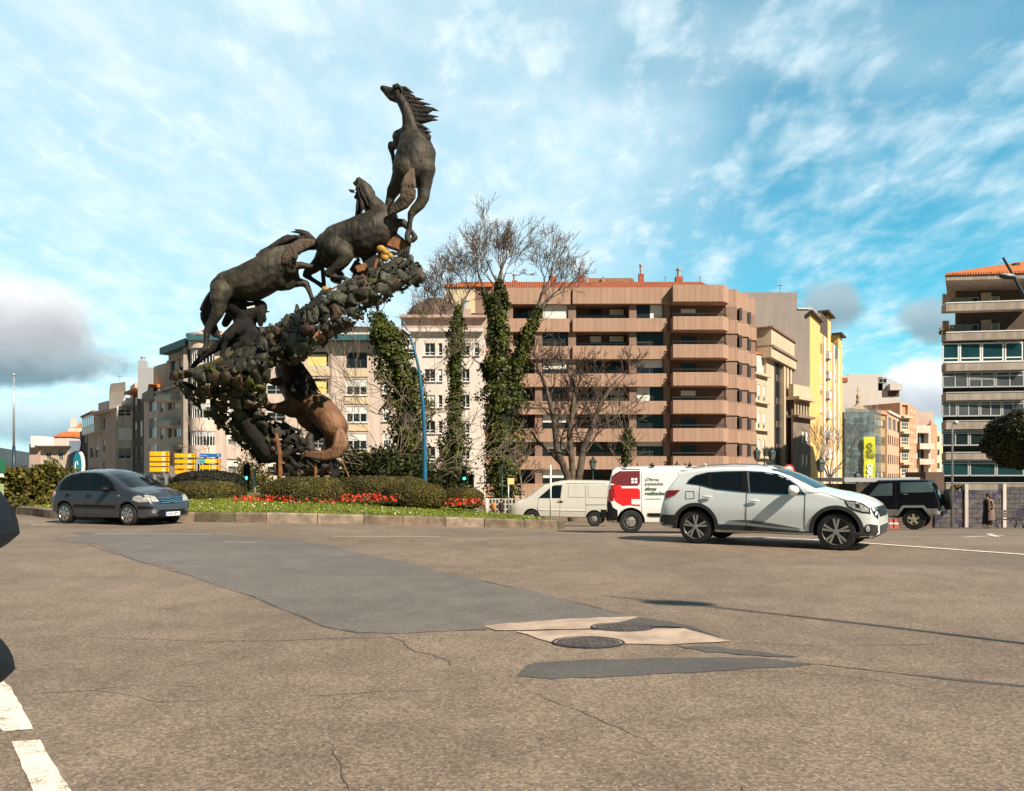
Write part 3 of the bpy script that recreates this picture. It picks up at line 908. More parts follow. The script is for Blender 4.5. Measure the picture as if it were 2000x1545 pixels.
# --- top horse, rearing, seen from behind
hA = organic('horse', [
    [(747, 172, .4, 4.5), (752, 175, .4, 6.5), (761, 180, .35, 8.5), (768, 182, .3, 9), (776, 178, .25, 9)],
    [(756, 181, .35, 6), (764, 190, .3, 6), (772, 194, .25, 5.5)],
    [(776, 180, .25, 9.5), (783, 193, .2, 10), (791, 208, .15, 10.5), (797, 224, .1, 11), (800, 240, .1, 13), (803, 256, .2, 18)],
    [(780, 268, .6, 13), (803, 266, .4, 22), (826, 268, .4, 14)],
    [(804, 268, .4, 22), (809, 286, .2, 29), (811, 308, 0, 36), (809, 326, 0, 36)],
    [(826, 275, .2, 13), (832, 300, .2, 18), (832, 322, .1, 15)],
    [(793, 330, -.3, 25), (784, 348, -.2, 18), (774, 364, 0, 13), (768, 373, .1, 11.5), (763, 386, .1, 8), (759, 402, .1, 7), (757, 416, .2, 6)],
    [(827, 330, -.2, 22), (829, 352, -.2, 15), (828, 372, -.2, 11.5), (827, 386, -.3, 10.5), (821, 398, -.3, 9.5), (811, 408, -.3, 8.5), (803, 418, -.3, 6.5), (801, 430, -.3, 4.6), (800, 444, -.3, 4.2), (797, 455, -.3, 5), (795, 463, -.3, 5), (799, 472, -.3, 5)],
    [(832, 382, -.3, 6), (834, 387, -.3, 4)],
    [(779, 280, .8, 11), (770, 284, 1.0, 7), (764, 283, 1.1, 6.2), (763, 288, 1.1, 5.5), (767, 302, 1.1, 3.8), (769, 315, 1.1, 3.6), (771, 326, 1.1, 4.2)],
], M['bronze'], 0.045, 4, grow=1.08)
hair('mane', [
    [(779, 173, .1, 5), (792, 174, .1, 5), (808, 182, .1, .6)], [(780, 180, .1, 5), (796, 184, .1, 5), (811, 188, .1, .6)],
    [(785, 188, .1, 6), (806, 193, .1, 5), (828, 194, .1, .6)], [(790, 198, .1, 6), (815, 201, .0, 5), (842, 204, .0, .6)],
    [(794, 208, .1, 7), (820, 210, 0, 6), (847, 211, 0, .6)], [(798, 216, .1, 8), (825, 220, 0, 7), (845, 213, 0, 3.5), (857, 217, 0, .5)],
    [(800, 224, .1, 9), (828, 227, 0, 6), (857, 228, 0, .5)], [(801, 232, .1, 9), (825, 236, 0, 6), (842, 233, 0, 4), (856, 235, 0, .5)],
    [(806, 240, .1, 8), (822, 248, 0, 6), (839, 253, 0, .5)], [(808, 250, .1, 8), (826, 258, 0, 5.5), (843, 258, 0, .5)],
    [(812, 256, .05, 8), (826, 266, 0, 7), (838, 272, 0, 4), (842, 264, 0, .5)], [(812, 262, -.2, 6), (820, 276, -.55, 4.5), (824, 289, -.75, 2)],
], M['hair'], hA)
hair('ear', [[(771, 172, .0, 3.5), (776, 167, .0, 5), (783, 172, .0, 3), (785, 178, -.1, 1)], [(768, 175, .3, 3), (770, 168, .3, 4), (777, 165, .3, 1)]], M['bronze'], hA)
tl = [[(805 + dx_ * .2, 331, -.75, 3), (800 + dx_ * .7, 348, -1.0, 6), (798 + dx_, 364, -1.15, 7.2), (797 + dx_, 384, -1.1, 7), (786 + dx_ * .7, 398 + dx_ * .5, -1.0, 6), (770 + dx_ * .3, 409 + dx_ * .5, -.9, 4.5), (758, 416 + dx_ * .5, -.9, 1)] for dx_ in (-9, -3, 3, 8)]
hair('tail', tl, M['hair_brown'], hA)
# --- second horse
hB = organic('horse', [
    [(643, 480, 0, 26), (662, 473, 0, 33), (684, 467, 0, 35), (708, 462, 0, 39), (730, 451, 0, 37), (745, 438, .1, 33), (755, 428, .2, 22)],
    [(742, 426, .1, 27), (733, 408, .1, 20), (721, 393, .05, 16), (711, 379, 0, 14)],
    [(726, 377, 0, 6.5), (716, 370, 0, 11), (706, 361, 0, 10), (701, 354, 0, 7)],
    [(764, 438, .1, 13), (776, 436, -.1, 8.5), (787, 435, -.2, 7), (793, 440, -.2, 6), (801, 450, -.2, 4.2), (808, 458, -.2, 4.2), (811, 464, -.2, 5), (806, 469, -.2, 5)],
    [(757, 455, .5, 12), (768, 462, .6, 7), (776, 474, .6, 4)],
    [(655, 487, -.4, 25), (668, 492, -.6, 19), (677, 499, -.75, 13), (672, 509, -.75, 11), (661, 520, -.7, 10), (650, 528, -.7, 8), (641, 534, -.7, 7.5), (648, 540, -.7, 4.5), (662, 542, -.7, 3.6), (675, 544, -.7, 3.8), (682, 548, -.7, 4.2), (681, 556, -.7, 5)],
    [(636, 495, .4, 17), (625, 512, .6, 13), (612, 524, .7, 10), (600, 532, .7, 7.5), (597, 537, .7, 6), (607, 544, .7, 4.5), (618, 551, .7, 4), (629, 558, .7, 5)],
    [(640, 512, .2, 12), (655, 512, .1, 10)],
], M['bronze'], 0.05, 4, grow=1.04)
hair('mane', [
    [(708, 364, -.35, 4), (716, 380, -.45, 3.5), (722, 392, -.5, 3), (727, 401, -.5, 1)], [(703, 366, -.35, 4), (711, 384, -.5, 3.5), (716, 395, -.5, 2.5), (719, 402, -.5, 1)],
    [(701, 372, -.3, 5), (706, 390, -.4, 4.5), (708, 405, -.5, 4), (705, 417, -.5, 1)], [(702, 380, -.2, 5), (700, 398, -.3, 5), (698, 412, -.3, 4), (694, 421, -.3, 1)],
    [(706, 388, -.1, 7), (701, 405, -.15, 7), (698, 420, -.1, 4)], [(704, 358, -.3, 3), (699, 364, -.3, 4), (697, 376, -.3, 4), (703, 388, -.3, 2)],
], M['hair'], hB)
hair('ear', [[(692, 374, 0, 3), (686, 373, 0, 3.4), (680.5, 370, 0, .5)]], M['bronze'], hB)
hair('forelock', [[(696, 360, 0, 4.5), (691, 356, 0, 3)], [(702, 352, 0, 4), (701, 345, 0, .6)]], M['bronze'], hB)
hair('cheek', [[(695, 382, 0, 6), (700, 386, 0, 5)]], M['hair'], hB)
hair('tail', [[(617, 474, -.1, 4), (603, 474 + d * .4, -.3, 6), (588, 477 + d * .7, -.5, 7.5), (573 + d * .3, 488 + d * .6, -.6, 8), (563 + d * .9, 503 + d * .3, -.6, 7.5), (560 + d * 1.2, 516, -.6, 5), (560 + d, 524, -.6, 1)] for d in (-6, 0, 6, 11)], M['hair_brown'], hB)
# --- third horse
hC = organic('horse', [
    [(433, 562, 0, 21), (446, 558, 0, 27), (466, 555, 0, 31), (490, 551, 0, 36), (512, 540, 0, 36), (530, 528, 0, 34), (548, 522, 0, 29), (560, 528, 0, 22)],
    [(528, 512, 0, 27), (545, 497, .1, 22), (562, 487, .2, 18), (582, 479, .3, 15), (600, 476, .4, 12), (613, 479, .5, 9)],
    [(548, 545, .1, 22), (560, 548, .2, 18), (572, 538, .3, 12), (576, 551, .3, 10), (588, 552, .3, 7.5), (597, 554, .3, 6.5), (602, 563, .3, 5), (607, 576, .3, 4), (611, 586, .3, 5)],
    [(556, 556, .0, 6), (562, 562, 0, 3)],
    [(566, 526, -.3, 13), (576, 520, -.3, 8), (588, 518, -.3, 6.5), (600, 520, -.2, 5.5), (614, 521, 0, 4.2), (628, 522, .1, 4.2)],
    [(432, 570, -.5, 20), (428, 585, -.6, 16), (429, 599, -.6, 12.5), (424, 612, -.6, 11), (417, 626, -.6, 8.5), (409, 638, -.6, 7.5), (404, 648, -.6, 6.5), (403, 662, -.6, 4.6), (402, 676, -.6, 4.6), (400, 683, -.6, 5.5), (392, 687, -.6, 5.5), (390, 693, -.6, 5)],
    [(445, 575, .6, 17), (456, 595, .7, 13), (452, 610, .7, 9), (440, 632, .7, 7)],
], M['bronze'], 0.05, 4, grow=1.04)
hair('mane', [
    [(503, 502, -.2, 6), (525, 486, -.2, 5), (548, 470, -.2, 5), (560, 462, -.1, 3)], [(515, 494, -.3, 6), (545, 474, -.3, 6), (575, 463, -.2, 5), (595, 464, -.1, 3)],
    [(550, 466, -.1, 3), (562, 461, -.1, 3.5), (574, 463, 0, 3), (551, 465, -.1, 1)], [(612, 468, .2, 5), (598, 458, .1, 5), (585, 453, .1, 4), (568, 453, .1, .6)],
    [(614, 470, .2, 5), (600, 456, .1, 4.5), (588, 451, .1, 3), (575, 448, .1, .6)], [(616, 474, .2, 5), (606, 464, .1, 5), (596, 462, .1, 3.5), (583, 458, .1, .6)],
], M['hair'], hC)
hair('tail', [[(413, 572, -.1, 5), (405 + d * .4, 588, -.1, 7), (400 + d, 606, 0, 8), (402 + d, 622, 0, 8), (410 + d * .8, 640, .1, 7), (420 + d * .4, 653, .1, 6), (429, 660, .1, 2)] for d in (-2, 4, 10)], M['hair'], hC)
# --- small dark horse beneath the third
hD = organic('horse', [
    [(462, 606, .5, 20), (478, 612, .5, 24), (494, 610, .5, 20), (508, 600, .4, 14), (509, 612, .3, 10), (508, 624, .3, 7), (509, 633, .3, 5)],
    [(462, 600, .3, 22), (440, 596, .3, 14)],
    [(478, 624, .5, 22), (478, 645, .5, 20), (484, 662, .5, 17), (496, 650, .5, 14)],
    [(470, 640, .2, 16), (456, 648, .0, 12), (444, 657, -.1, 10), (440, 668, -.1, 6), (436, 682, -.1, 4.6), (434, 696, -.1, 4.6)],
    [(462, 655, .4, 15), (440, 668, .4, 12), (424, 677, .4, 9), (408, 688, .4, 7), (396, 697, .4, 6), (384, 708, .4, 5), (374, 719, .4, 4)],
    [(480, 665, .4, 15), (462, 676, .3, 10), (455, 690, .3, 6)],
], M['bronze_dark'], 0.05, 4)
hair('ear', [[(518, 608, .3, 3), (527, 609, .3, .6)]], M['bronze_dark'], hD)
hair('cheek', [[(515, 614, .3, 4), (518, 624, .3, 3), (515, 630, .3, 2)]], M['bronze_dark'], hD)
# --- lowest horse, rearing towards the left behind the ramp
hE = organic('horse', [
    [(658, 852, -.5, 20), (653, 834, -.6, 27), (642, 818, -.5, 29), (626, 800, -.2, 29), (610, 790, 0, 27), (590, 782, .1, 28), (580, 768, .2, 27), (574, 745, .3, 24), (567, 725, .4, 20), (561, 708, .5, 15)],
    [(562, 738, .3, 11), (548, 744, .2, 9), (536, 746, .2, 8), (528, 745, .2, 5.5)],
    [(560, 700, .9, 18), (566, 724, .8, 30), (578, 750, .7, 35), (590, 776, .6, 33), (606, 796, .5, 30)],
    [(572, 795, .1, 22), (555, 797, 0, 14), (540, 797, -.1, 10), (525, 795, -.1, 8), (517, 783, -.1, 6.5), (510, 769, -.1, 5.5), (505, 756, -.1, 5)],
    [(600, 815, .4, 22), (618, 832, .5, 20), (634, 842, .5, 16)],
    [(652, 856, .3, 20), (642, 878, .5, 13), (633, 900, .6, 8), (634, 932, .6, 6)],
], M['bronze_warm'], 0.05, 4, back=1.5)
organic('hind_leg', [[(618, 848, -.1, 13), (606, 854, -.3, 9), (603, 862, -.4, 8.5), (607, 875, -.4, 9), (610, 882, -.4, 7), (606, 895, -.4, 5), (597, 908, -.4, 4.2), (588, 920, -.4, 4), (580, 932, -.4, 4.5)]], M['bronze'], .05, 3, back=1.3).parent = hE
hair('mane', [
    [(566, 706, 0, 9), (585, 716, -.3, 9), (600, 733, -.5, 7), (612, 750, -.5, 5), (624, 766, -.5, 1)], [(570, 712, -.1, 9), (588, 732, -.4, 9), (604, 752, -.55, 6), (620, 768, -.5, 1)],
    [(580, 728, -.3, 10), (596, 748, -.5, 8), (606, 768, -.6, 3)], [(572, 735, -.4, 11), (590, 757, -.6, 9), (600, 775, -.65, 3)], [(560, 700, 0, 10), (578, 706, -.2, 7), (592, 716, -.3, 4)],
    [(566, 750, -.3, 14), (578, 768, -.55, 12), (590, 782, -.7, 5)],
], M['bronze_dark'], hE, 1.5)
hair('tail', [[(663, 838, -1.4, 6), (667 + d * .6, 856, -1.7, 8), (666 + d * .8, 872, -1.8, 8), (655 + d * .4, 885 + d * .4, -1.8, 7), (636, 890 + d * .45, -1.8, 5), (615, 889 + d * .4, -1.7, 3.5), (592, 887 + d * .3, -1.6, .8)] for d in (-12, -5, 2, 9)], M['hair_warm'], hE, 1.5)
# --- spiral ramp of tangled metal pieces
ramp_poly = [(328, 740), (334, 731), (350, 726), (380, 722), (405, 713), (430, 704), (452, 692), (466, 676), (492, 660), (510, 646), (535, 630), (556, 618), (580, 602), (605, 588), (622, 570), (640, 562), (665, 553), (690, 540), (724, 527), (752, 511), (780, 494), (798, 482), (806, 497), (812, 513), (828, 522), (834, 538), (826, 550), (800, 562), (775, 575), (752, 592), (728, 602), (706, 624), (690, 640), (668, 652), (645, 664), (618, 680), (592, 700), (572, 712), (545, 708), (530, 724), (526, 745), (520, 770), (514, 796), (526, 820), (538, 842), (546, 862), (538, 884), (524, 904), (502, 906), (484, 884), (462, 868), (436, 846), (415, 826), (392, 808), (370, 784), (352, 764), (338, 752)]
def poly_dist(poly, x, y):
    best = 1e9
    n = len(poly)
    for i in range(n):
        ax, ay = poly[i]; bx, by = poly[(i + 1) % n]
        ux, uy = bx - ax, by - ay
        t = max(0, min(1, ((x - ax) * ux + (y - ay) * uy) / (ux * ux + uy * uy)))
        d = math.hypot(x - ax - ux * t, y - ay - uy * t)
        best = min(best, d)
    return best
rs = random.Random(77)
b = MB(); KK = SY / F
def scrap(c, r, nrm, mi):
    """one irregular curved plate, sometimes pierced, with thickness"""
    nrm = nrm.normalized()
    a = nrm.orthogonal().normalized(); a.rotate(Matrix.Rotation(rs.uniform(0, 2 * PI), 3, nrm))
    c2 = nrm.cross(a)
    n = 14
    el_ = rs.uniform(0.6, 1.5)
    hole = rs.random() < 0.45
    f1, f2, f3 = rs.uniform(0, 6.3), rs.uniform(0, 6.3), rs.uniform(0, 6.3); a1, a2, a3 = rs.uniform(0, .28), rs.uniform(.05, .30), rs.uniform(0, .16)
    rad = [r * (0.88 + a1 * math.sin(4 * PI * k / n + f1) + a2 * math.sin(6 * PI * k / n + f2) + a3 * math.sin(10 * PI * k / n + f3)) for k in range(n)]
    curve = rs.uniform(0.05, 0.55) * r
    rings = [0.34 if hole else 0.0, 0.65, 1.0]
    vs = []
    for side in (1, -1):
        for q in rings:
            for k in range(n):
                t = 2 * PI * k / n
                rr = rad[k] * q if q > 0.4 else r * q
                p = c + a * (rr * math.cos(t) * el_) + c2 * (rr * math.sin(t) / el_) - nrm * (curve * q * q) + nrm * (0.02 * side)
                vs.append(p)
    m_ = len(rings) * n
    fs = []
    for i in range(len(rings) - 1):
        for k in range(n):
            k2 = (k + 1) % n
            fs.append((i * n + k, i * n + k2, (i + 1) * n + k2, (i + 1) * n + k))
            fs.append((m_ + i * n + k, m_ + (i + 1) * n + k, m_ + (i + 1) * n + k2, m_ + i * n + k2))
    for k in range(n):
        k2 = (k + 1) % n
        o = (len(rings) - 1) * n
        fs.append((o + k, o + k2, m_ + o + k2, m_ + o + k))
        if hole: fs.append((k, m_ + k, m_ + k2, k2))
    b.cur = mi
    b.add(vs, fs)
def faces_of(x, y, d):
    """depth of the near and far face of the ramp; the cone narrows downwards so its near face overhangs"""
    cone = sstep(570, 500, x) * sstep(660, 740, y)
    e = math.sqrt(max(0.0, 1 - (1 - min(1, d / (26 + 30 * cone))) ** 2))
    bc = -1.5 * sstep(540, 600, x) * sstep(800, 740, x)
    lo = max(0, (y - 710) / 190.0)
    near = (-1.6 * e + bc) * (1 - cone) + cone * (-2.2 + 3.0 * lo) * (0.5 + 0.5 * e)
    far = (1.3 * e + bc * 0.3) * (1 - cone) + cone * (2.6 - 1.0 * lo) * (0.5 + 0.5 * e)
    return near, far, cone
def shell(which, cell, cs, seed, miss, gapw):
    """pierced skin of welded irregular plates: each plate a domed cell, dark gaps between"""
    V = {}; info = {}
    nxs = int((840 - 322) / cell); nys = int((912 - 476) / cell)
    for j in range(nys + 1):
        for i in range(nxs + 1):
            x = 322 + i * cell; y = 476 + j * cell
            jx = x + 7 * mnoise.noise(Vector((x * .05, y * .05, seed))); jy = y + 7 * mnoise.noise(Vector((x * .05, y * .05, seed + 7)))
            if not inside(ramp_poly, x + 5 * mnoise.noise(Vector((x * .09, y * .09, 3))), y + 5 * mnoise.noise(Vector((x * .09, y * .09, 8)))): continue
            d = max(.5, poly_dist(ramp_poly, x, y))
            near, far, cone = faces_of(x, y, d)
            dd, pp = mnoise.voronoi(Vector((jx / cs, jy / cs, seed * 1.7)))
            gap = dd[1] - dd[0]
            h = mnoise.cell(pp[0] * 9.1 + Vector((.5, .5, .5)))
            dome = min(1, gap * 2.4) ** .8
            k = (.16 + .16 * h) * (1 if cell < 4 else .3)
            off = (near - k * dome) if which == 'near' else (far + k * dome) if which == 'far' else near + (far - near) * .35
            V[(i, j)] = SP(x, y, off); info[(i, j)] = (gap, h, cone, x, y)
    keys = list(V); idx = {k: n for n, k in enumerate(keys)}
    fs = []; mi = []
    for (i, j) in keys:
        q = [(i, j), (i + 1, j), (i + 1, j + 1), (i, j + 1)]
        if not all(p in idx for p in q): continue
        gap, h, cone, x, y = info[(i, j)]
        open_ = mnoise.noise(Vector((x / 34, y / 34, seed)))
        if gap < gapw * (1 + 1.4 * max(0, open_)): continue
        if h * .5 + .5 < miss * (1.9 if x < 450 else 1): continue
        if abs(mnoise.noise(Vector((x / 11, y / 11, seed + 20)))) > .52: continue
        u = (mnoise.cell(Vector((h * 37 + 1, h * 91, seed))) * .5 + .5)
        if which == 'mid': m_ = 1
        elif cone > .3: m_ = 0 if u < .35 else 1 if u < .55 else 2 if u < .60 else 3 if u < .88 else 4
        else: m_ = 0 if u < .40 else 1 if u < .52 else 2 if u < .80 else 3 if u < .86 else 4 if u < .985 else 5
        fs.append(tuple(idx[p] for p in q)); mi.append(m_)
    return [V[k] for k in keys], fs, mi
SH = [shell('near', 2.6, 25, 2, .07, .055), shell('near', 3.2, 13, 5, .30, .16), shell('far', 4.2, 18, 9, .18, .10), shell('mid', 4.2, 30, 4, .22, .05)]
for n_, (vv, ff, mm) in enumerate(SH):
    if n_ == 1: vv = [v + Vector((0, .45, 0)) for v in vv]
    o_ = len(b.v); b.v += [tuple(v) for v in vv]; b.f += [tuple(i + o_ for i in f) for f in ff]; b.mi += mm
# loose plates breaking the outline
cnt = 0
while cnt < 70:
    x = rs.uniform(326, 836); y = rs.uniform(480, 908)
    if not inside(ramp_poly, x, y): continue
    d = poly_dist(ramp_poly, x, y)
    if d > 16 and rs.random() < .75: continue
    near, far, cone = faces_of(x, y, d)
    scrap(SP(x, y, near - .1), min(rs.uniform(6, 15), d + 5) * KK, Vector((rs.uniform(-.4, .3) - .3 * cone, -1.0, rs.uniform(-.4, .5) - .7 * cone)), rs.choice([0, 0, 1, 2, 3 if cone > .3 else 4, 4]))
    cnt += 1
BASE = [(540, 830), (585, 845), (600, 880), (650, 890), (665, 930), (540, 936), (530, 880)]
for _ in range(130):
    x = rs.uniform(530, 668); y = rs.uniform(828, 936)
    if inside(BASE, x, y): scrap(SP(x, y, rs.uniform(-.3, 1.0)), rs.uniform(6, 15) * KK, Vector((rs.uniform(-1, 1), -1, rs.uniform(-.8, .4))), 1 if rs.random() < .85 else 4)
smats = [bronze('scrap_olive', (0.020, 0.019, 0.012), (0.052, 0.047, 0.030), (0.085, 0.082, 0.056), 0.6, 0.1, 9, 0.6),
         bronze('scrap_black', (0.012, 0.011, 0.008), (0.028, 0.025, 0.016), (0.040, 0.036, 0.02), 0.7, 0.1),
         bronze('scrap_verdigris', (0.035, 0.037, 0.026), (0.105, 0.108, 0.076), (0.05, 0.044, 0.03), 0.6, 0.1, 9, 0.6),
         bronze('scrap_moss', (0.050, 0.046, 0.014), (0.095, 0.088, 0.024), (0.035, 0.033, 0.014), 0.8, 0.0),
         bronze('scrap_brown', (0.045, 0.030, 0.020), (0.085, 0.055, 0.035), (0.04, 0.03, 0.02), 0.6, 0.1),
         bronze('scrap_copper', (0.32, 0.135, 0.055), (0.45, 0.20, 0.085), (0.25, 0.12, 0.06), 0.6, 0.1)]
ramp = b.build('scrap_ramp', smats, statue, True, 40)
# mossy upper rim of the ramp's left arm
b = MB(); b.cur = 0
rim = [(334, 736), (350, 731), (372, 728), (395, 720), (418, 711), (440, 701), (458, 690)]
for dz_ in (-1.1, -0.5, 0.2, 0.9):
    b.tube([SP(x, y + rs.uniform(-2, 3), dz_ * sstep(325, 400, x) ) for x, y in rim], [5 * KK, 8 * KK, 7 * KK, 8 * KK, 7 * KK, 7 * KK, 6 * KK], 8)
b.build('ramp_rim', smats[3], ramp, True)
# dark inner structure carrying the plates
core = [[(560, 640, -.3, 17), (600, 622, -.7, 18), (640, 600, -.8, 19), (690, 575, -.8, 18), (740, 552, -.6, 16), (790, 522, 0, 11)],
        [(560, 640, 0, 14), (530, 668, 0, 20), (500, 700, 0, 24), (478, 730, 0, 22), (470, 770, 0, 22), (486, 820, 0, 22), (508, 860, 0, 20), (522, 882, 0, 15)],
        [(500, 700, 0, 20), (520, 690, 0, 20), (560, 680, 0, 16), (600, 660, 0, 14)],
        [(480, 740, .3, 10), (440, 760, .3, 8), (400, 770, .3, 6), (360, 748, .2, 5)]]
organic('inner_frame', core, M['bronze_dark'], 0.09, 3)
# --- steel supports
M['steel_orange'] = mat('rusty_orange_steel', (0.24, 0.095, 0.032), 0.75, var=0.4, vscale=3)
M['lamp_yellow'] = mat('yellow_float', (0.40, 0.22, 0.03), 0.6, var=0.25, vscale=4)
M['steel_black'] = mat('black_steel', (0.014, 0.012, 0.011), 0.7, 0.2)
def beam(b, p, q, wpx, hpx=None):
    a = SP(*p); c = SP(*q); d = (c - a).normalized()
    s = d.cross(Vector((0, 1, 0)))
    if s.length < .1: s = Vector((1, 0, 0))
    s.normalize(); u = s.cross(d)
    b.obox((a + c) / 2, d, s, u, (c - a).length / 2, wpx * KK / 2, (hpx or wpx) * KK / 2)
b = MB(); beam(b, (548, 932, -.4), (547, 880, -.4), 5.5); b.build('support_post', M['steel_orange'], statue)
b = MB(); beam(b, (547, 884, -.4), (540, 846, -.4), 5); b.build('support_post', M['steel_orange'], statue)
b = MB(); beam(b, (556, 904, -.4), (546, 903, -.4), 4); b.build('support_post', M['steel_orange'], statue)
b = MB(); beam(b, (618, 932, 0), (617, 905, 0), 5); b.build('support_post', M['steel_orange'], statue)
b = MB(); beam(b, (612, 918, .2), (600, 914, .2), 8); b.build('support_post', M['steel_orange'], statue)
b = MB(); beam(b, (640, 915, .3), (648, 922, .3), 9); b.build('support_post', M['steel_orange'], statue)
b = MB(); beam(b, (668, 898, .8), (682, 932, .8), 2); b.build('support_post', M['steel_orange'], statue)
b = MB()
beam(b, (536, 825, .3), (585, 841, .3), 6); beam(b, (536, 828, .6), (545, 935, .6), 6); beam(b, (585, 840, .5), (560, 935, .5), 6)
beam(b, (560, 860, .6), (560, 930, .6), 16); beam(b, (548, 900, .8), (650, 900, .8), 26); beam(b, (600, 902, .9), (604, 934, .9), 30); beam(b, (645, 900, -.2), (652, 935, -.2), 5)
beam(b, (575, 846, 0), (600, 870, 0), 4); beam(b, (576, 860, 0), (602, 876, 0), 3); beam(b, (540, 918, .9), (660, 918, .9), 22)
beam(b, (632, 870, .6), (628, 935, .6), 8)
b.build('support_frame', M['steel_black'], statue)
b = MB()
b.ball(SP(524, 872, .2), 22 * KK, 18 * KK, 34 * KK, 20, 14)
b.build('rounded_base', M['bronze_dark'], statue, True)
b = MB(); b.obox(SP(775, 478, .2), (1, 0, -.35), (0, 1, 0), (.35, 0, 1), 22 * KK, 12 * KK, 9 * KK); b.build('orange_plate', M['steel_orange'], statue)
b = MB(); b.obox(SP(752, 498, .1), (.8, 0, .6), (0, 1, 0), (-.6, 0, .8), 12 * KK, 10 * KK, 5 * KK); b.build('orange_plate', M['steel_orange'], statue)
b = MB(); b.obox(SP(798, 510, -.6), (.25, 0, 1), (0, 1, 0), (-1, 0, .25), 10 * KK, 3 * KK, 4 * KK); b.build('orange_plate', M['steel_orange'], statue)
b = MB(); b.obox(SP(712, 560, -.95), (.3, 0, 1), (0, 1, 0), (-1, 0, .3), 9 * KK, 3 * KK, 6 * KK); b.build('orange_plate', M['steel_orange'], statue)
b = MB(); b.obox(SP(708, 525, 0), (1, 0, .3), (0, 1, 0), (-.3, 0, 1), 10 * KK, 10 * KK, 6 * KK); b.build('orange_plate', M['steel_orange'], statue)
b = MB(); beam(b, (733, 526, -.6), (743, 490, -.6), 6); b.build('orange_plate', M['steel_orange'], statue)
b = MB(); beam(b, (768, 460, .4), (740, 480, .4), 5); b.build('orange_plate', M['steel_orange'], statue)
b = MB(); beam(b, (768, 456, .1), (800, 482, .1), 9); b.build('bracket', M['steel_black'], statue)
b = MB(); beam(b, (752, 502, 0), (790, 490, 0), 4); b.build('bracket', M['steel_black'], statue)
b = MB(); beam(b, (764, 492, -.1), (778, 497, -.1), 4); b.build('bracket', M['steel_black'], statue)
b = MB(); beam(b, (700, 505, 0), (690, 545, 0), 6); b.build('bracket', M['steel_black'], statue)
b = MB(); beam(b, (720, 500, .3), (735, 530, .3), 30); b.build('bracket', M['steel_black'], statue)
b = MB(); beam(b, (690, 520, .4), (715, 535, .4), 22); b.build('bracket', M['steel_black'], statue)
b = MB(); beam(b, (630, 525, .2), (634, 570, .2), 7); b.build('bracket', M['steel_black'], statue)
b = MB(); beam(b, (655, 552, .1), (662, 530, .1), 18); b.build('bracket', M['steel_black'], statue)
b = MB(); beam(b, (572, 712, .2), (558, 700, .2), 10); b.build('bracket', M['steel_black'], statue)
b = MB()
b.ball(SP(744, 486, -.8), 9 * KK, 6 * KK, 7 * KK); b.ball(SP(754, 493, -.85), 7 * KK, 5 * KK, 6 * KK); b.ball(SP(752, 504, -.85), 8 * KK, 6 * KK, 7 * KK); b.ball(SP(762, 500, -.8), 6 * KK, 5 * KK, 6 * KK)
b.build('yellow_piece', M['lamp_yellow'], statue, True); b = MB(); b.ball(SP(635, 565, -.8), 7 * KK, 5 * KK, 6 * KK); b.ball(SP(646, 568, -.8), 7 * KK, 5 * KK, 5 * KK)
b.build('yellow_piece', M['lamp_yellow'], statue, True)
b = MB(); b.obox(SP(490, 600, -1.0), (1, 0, .22), (0, 1, 0), (-.22, 0, 1), 7 * KK, 1.5 * KK, 1.6 * KK)
b.build('floodlight', M['frame_white'], statue)
# concrete plinth hidden behind the hedges
b = MB(); b.box(-1.6, 2.2, -1.2, 2.0, -0.3, 0.5); b.build('plinth', M['slab'], statue)
# ================================================================ vehicles
def paint(name, col, metal=0.0, rough=0.35, coat=0.8, dirt=0.12):
    m = bpy.data.materials.new(name); m.use_nodes = True
    t = NT(m.node_tree); b = m.node_tree.nodes['Principled BSDF']
    tcn = t.n('ShaderNodeTexCoord'); v = tcn.outputs['Object']
    s = t.n('ShaderNodeSeparateXYZ'); t.l(v, s.inputs[0])
    dirtn = t.noise(v, 2.2, 5, 0.65)
    low = t.ramp(t.m('ADD', s.outputs[2], t.m('MULTIPLY', dirtn, 0.5)), 1.05, 0.35)
    f = t.m('MULTIPLY', t.m('ADD', t.m('MULTIPLY', low, 0.8), t.m('MULTIPLY', t.ramp(dirtn, 0.5, 0.75), 0.3)), dirt * 2.2)
    t.l(t.mix(f, col, (0.16, 0.13, 0.10)), b.inputs['Base Color'])
    b.inputs['Metallic'].default_value = metal
    t.l(t.m('ADD', t.m('MULTIPLY', f, 0.5), rough), b.inputs['Roughness'])
    b.inputs['Coat Weight'].default_value = coat; b.inputs['Coat Roughness'].default_value = 0.05
    return m
M['tyre'] = mat('tyre_rubber', (0.016, 0.015, 0.014), 0.85, var=0.4, vscale=9, bump=0.4, bscale=60)
M['rim_alloy'] = mat('polished_alloy', (0.55, 0.53, 0.51), 0.3, 0.85)
M['rim_dark'] = mat('dark_alloy', (0.035, 0.033, 0.032), 0.45, 0.5)
M['rim_steel'] = mat('grey_steel_rim', (0.33, 0.31, 0.28), 0.5, 0.4, var=0.3, vscale=9)
M['rim_cream'] = mat('cream_alloy', (0.62, 0.55, 0.40), 0.4, 0.4)
M['cladding'] = mat('grey_black_cladding', (0.030, 0.028, 0.026), 0.6, var=0.2, vscale=6)
M['lamp_red'] = mat('red_lamp_lens', (0.30, 0.012, 0.008), 0.12, spec=0.8, coat=0.8, var=0.4, vscale=14)
M['lamp_clear'] = mat('clear_lamp_lens', (0.60, 0.58, 0.52), 0.10, 0.35, spec=0.9, coat=1.0, var=0.5, vscale=22)
M['lamp_amber'] = mat('amber_lamp_lens', (0.55, 0.20, 0.03), 0.15, coat=0.8)
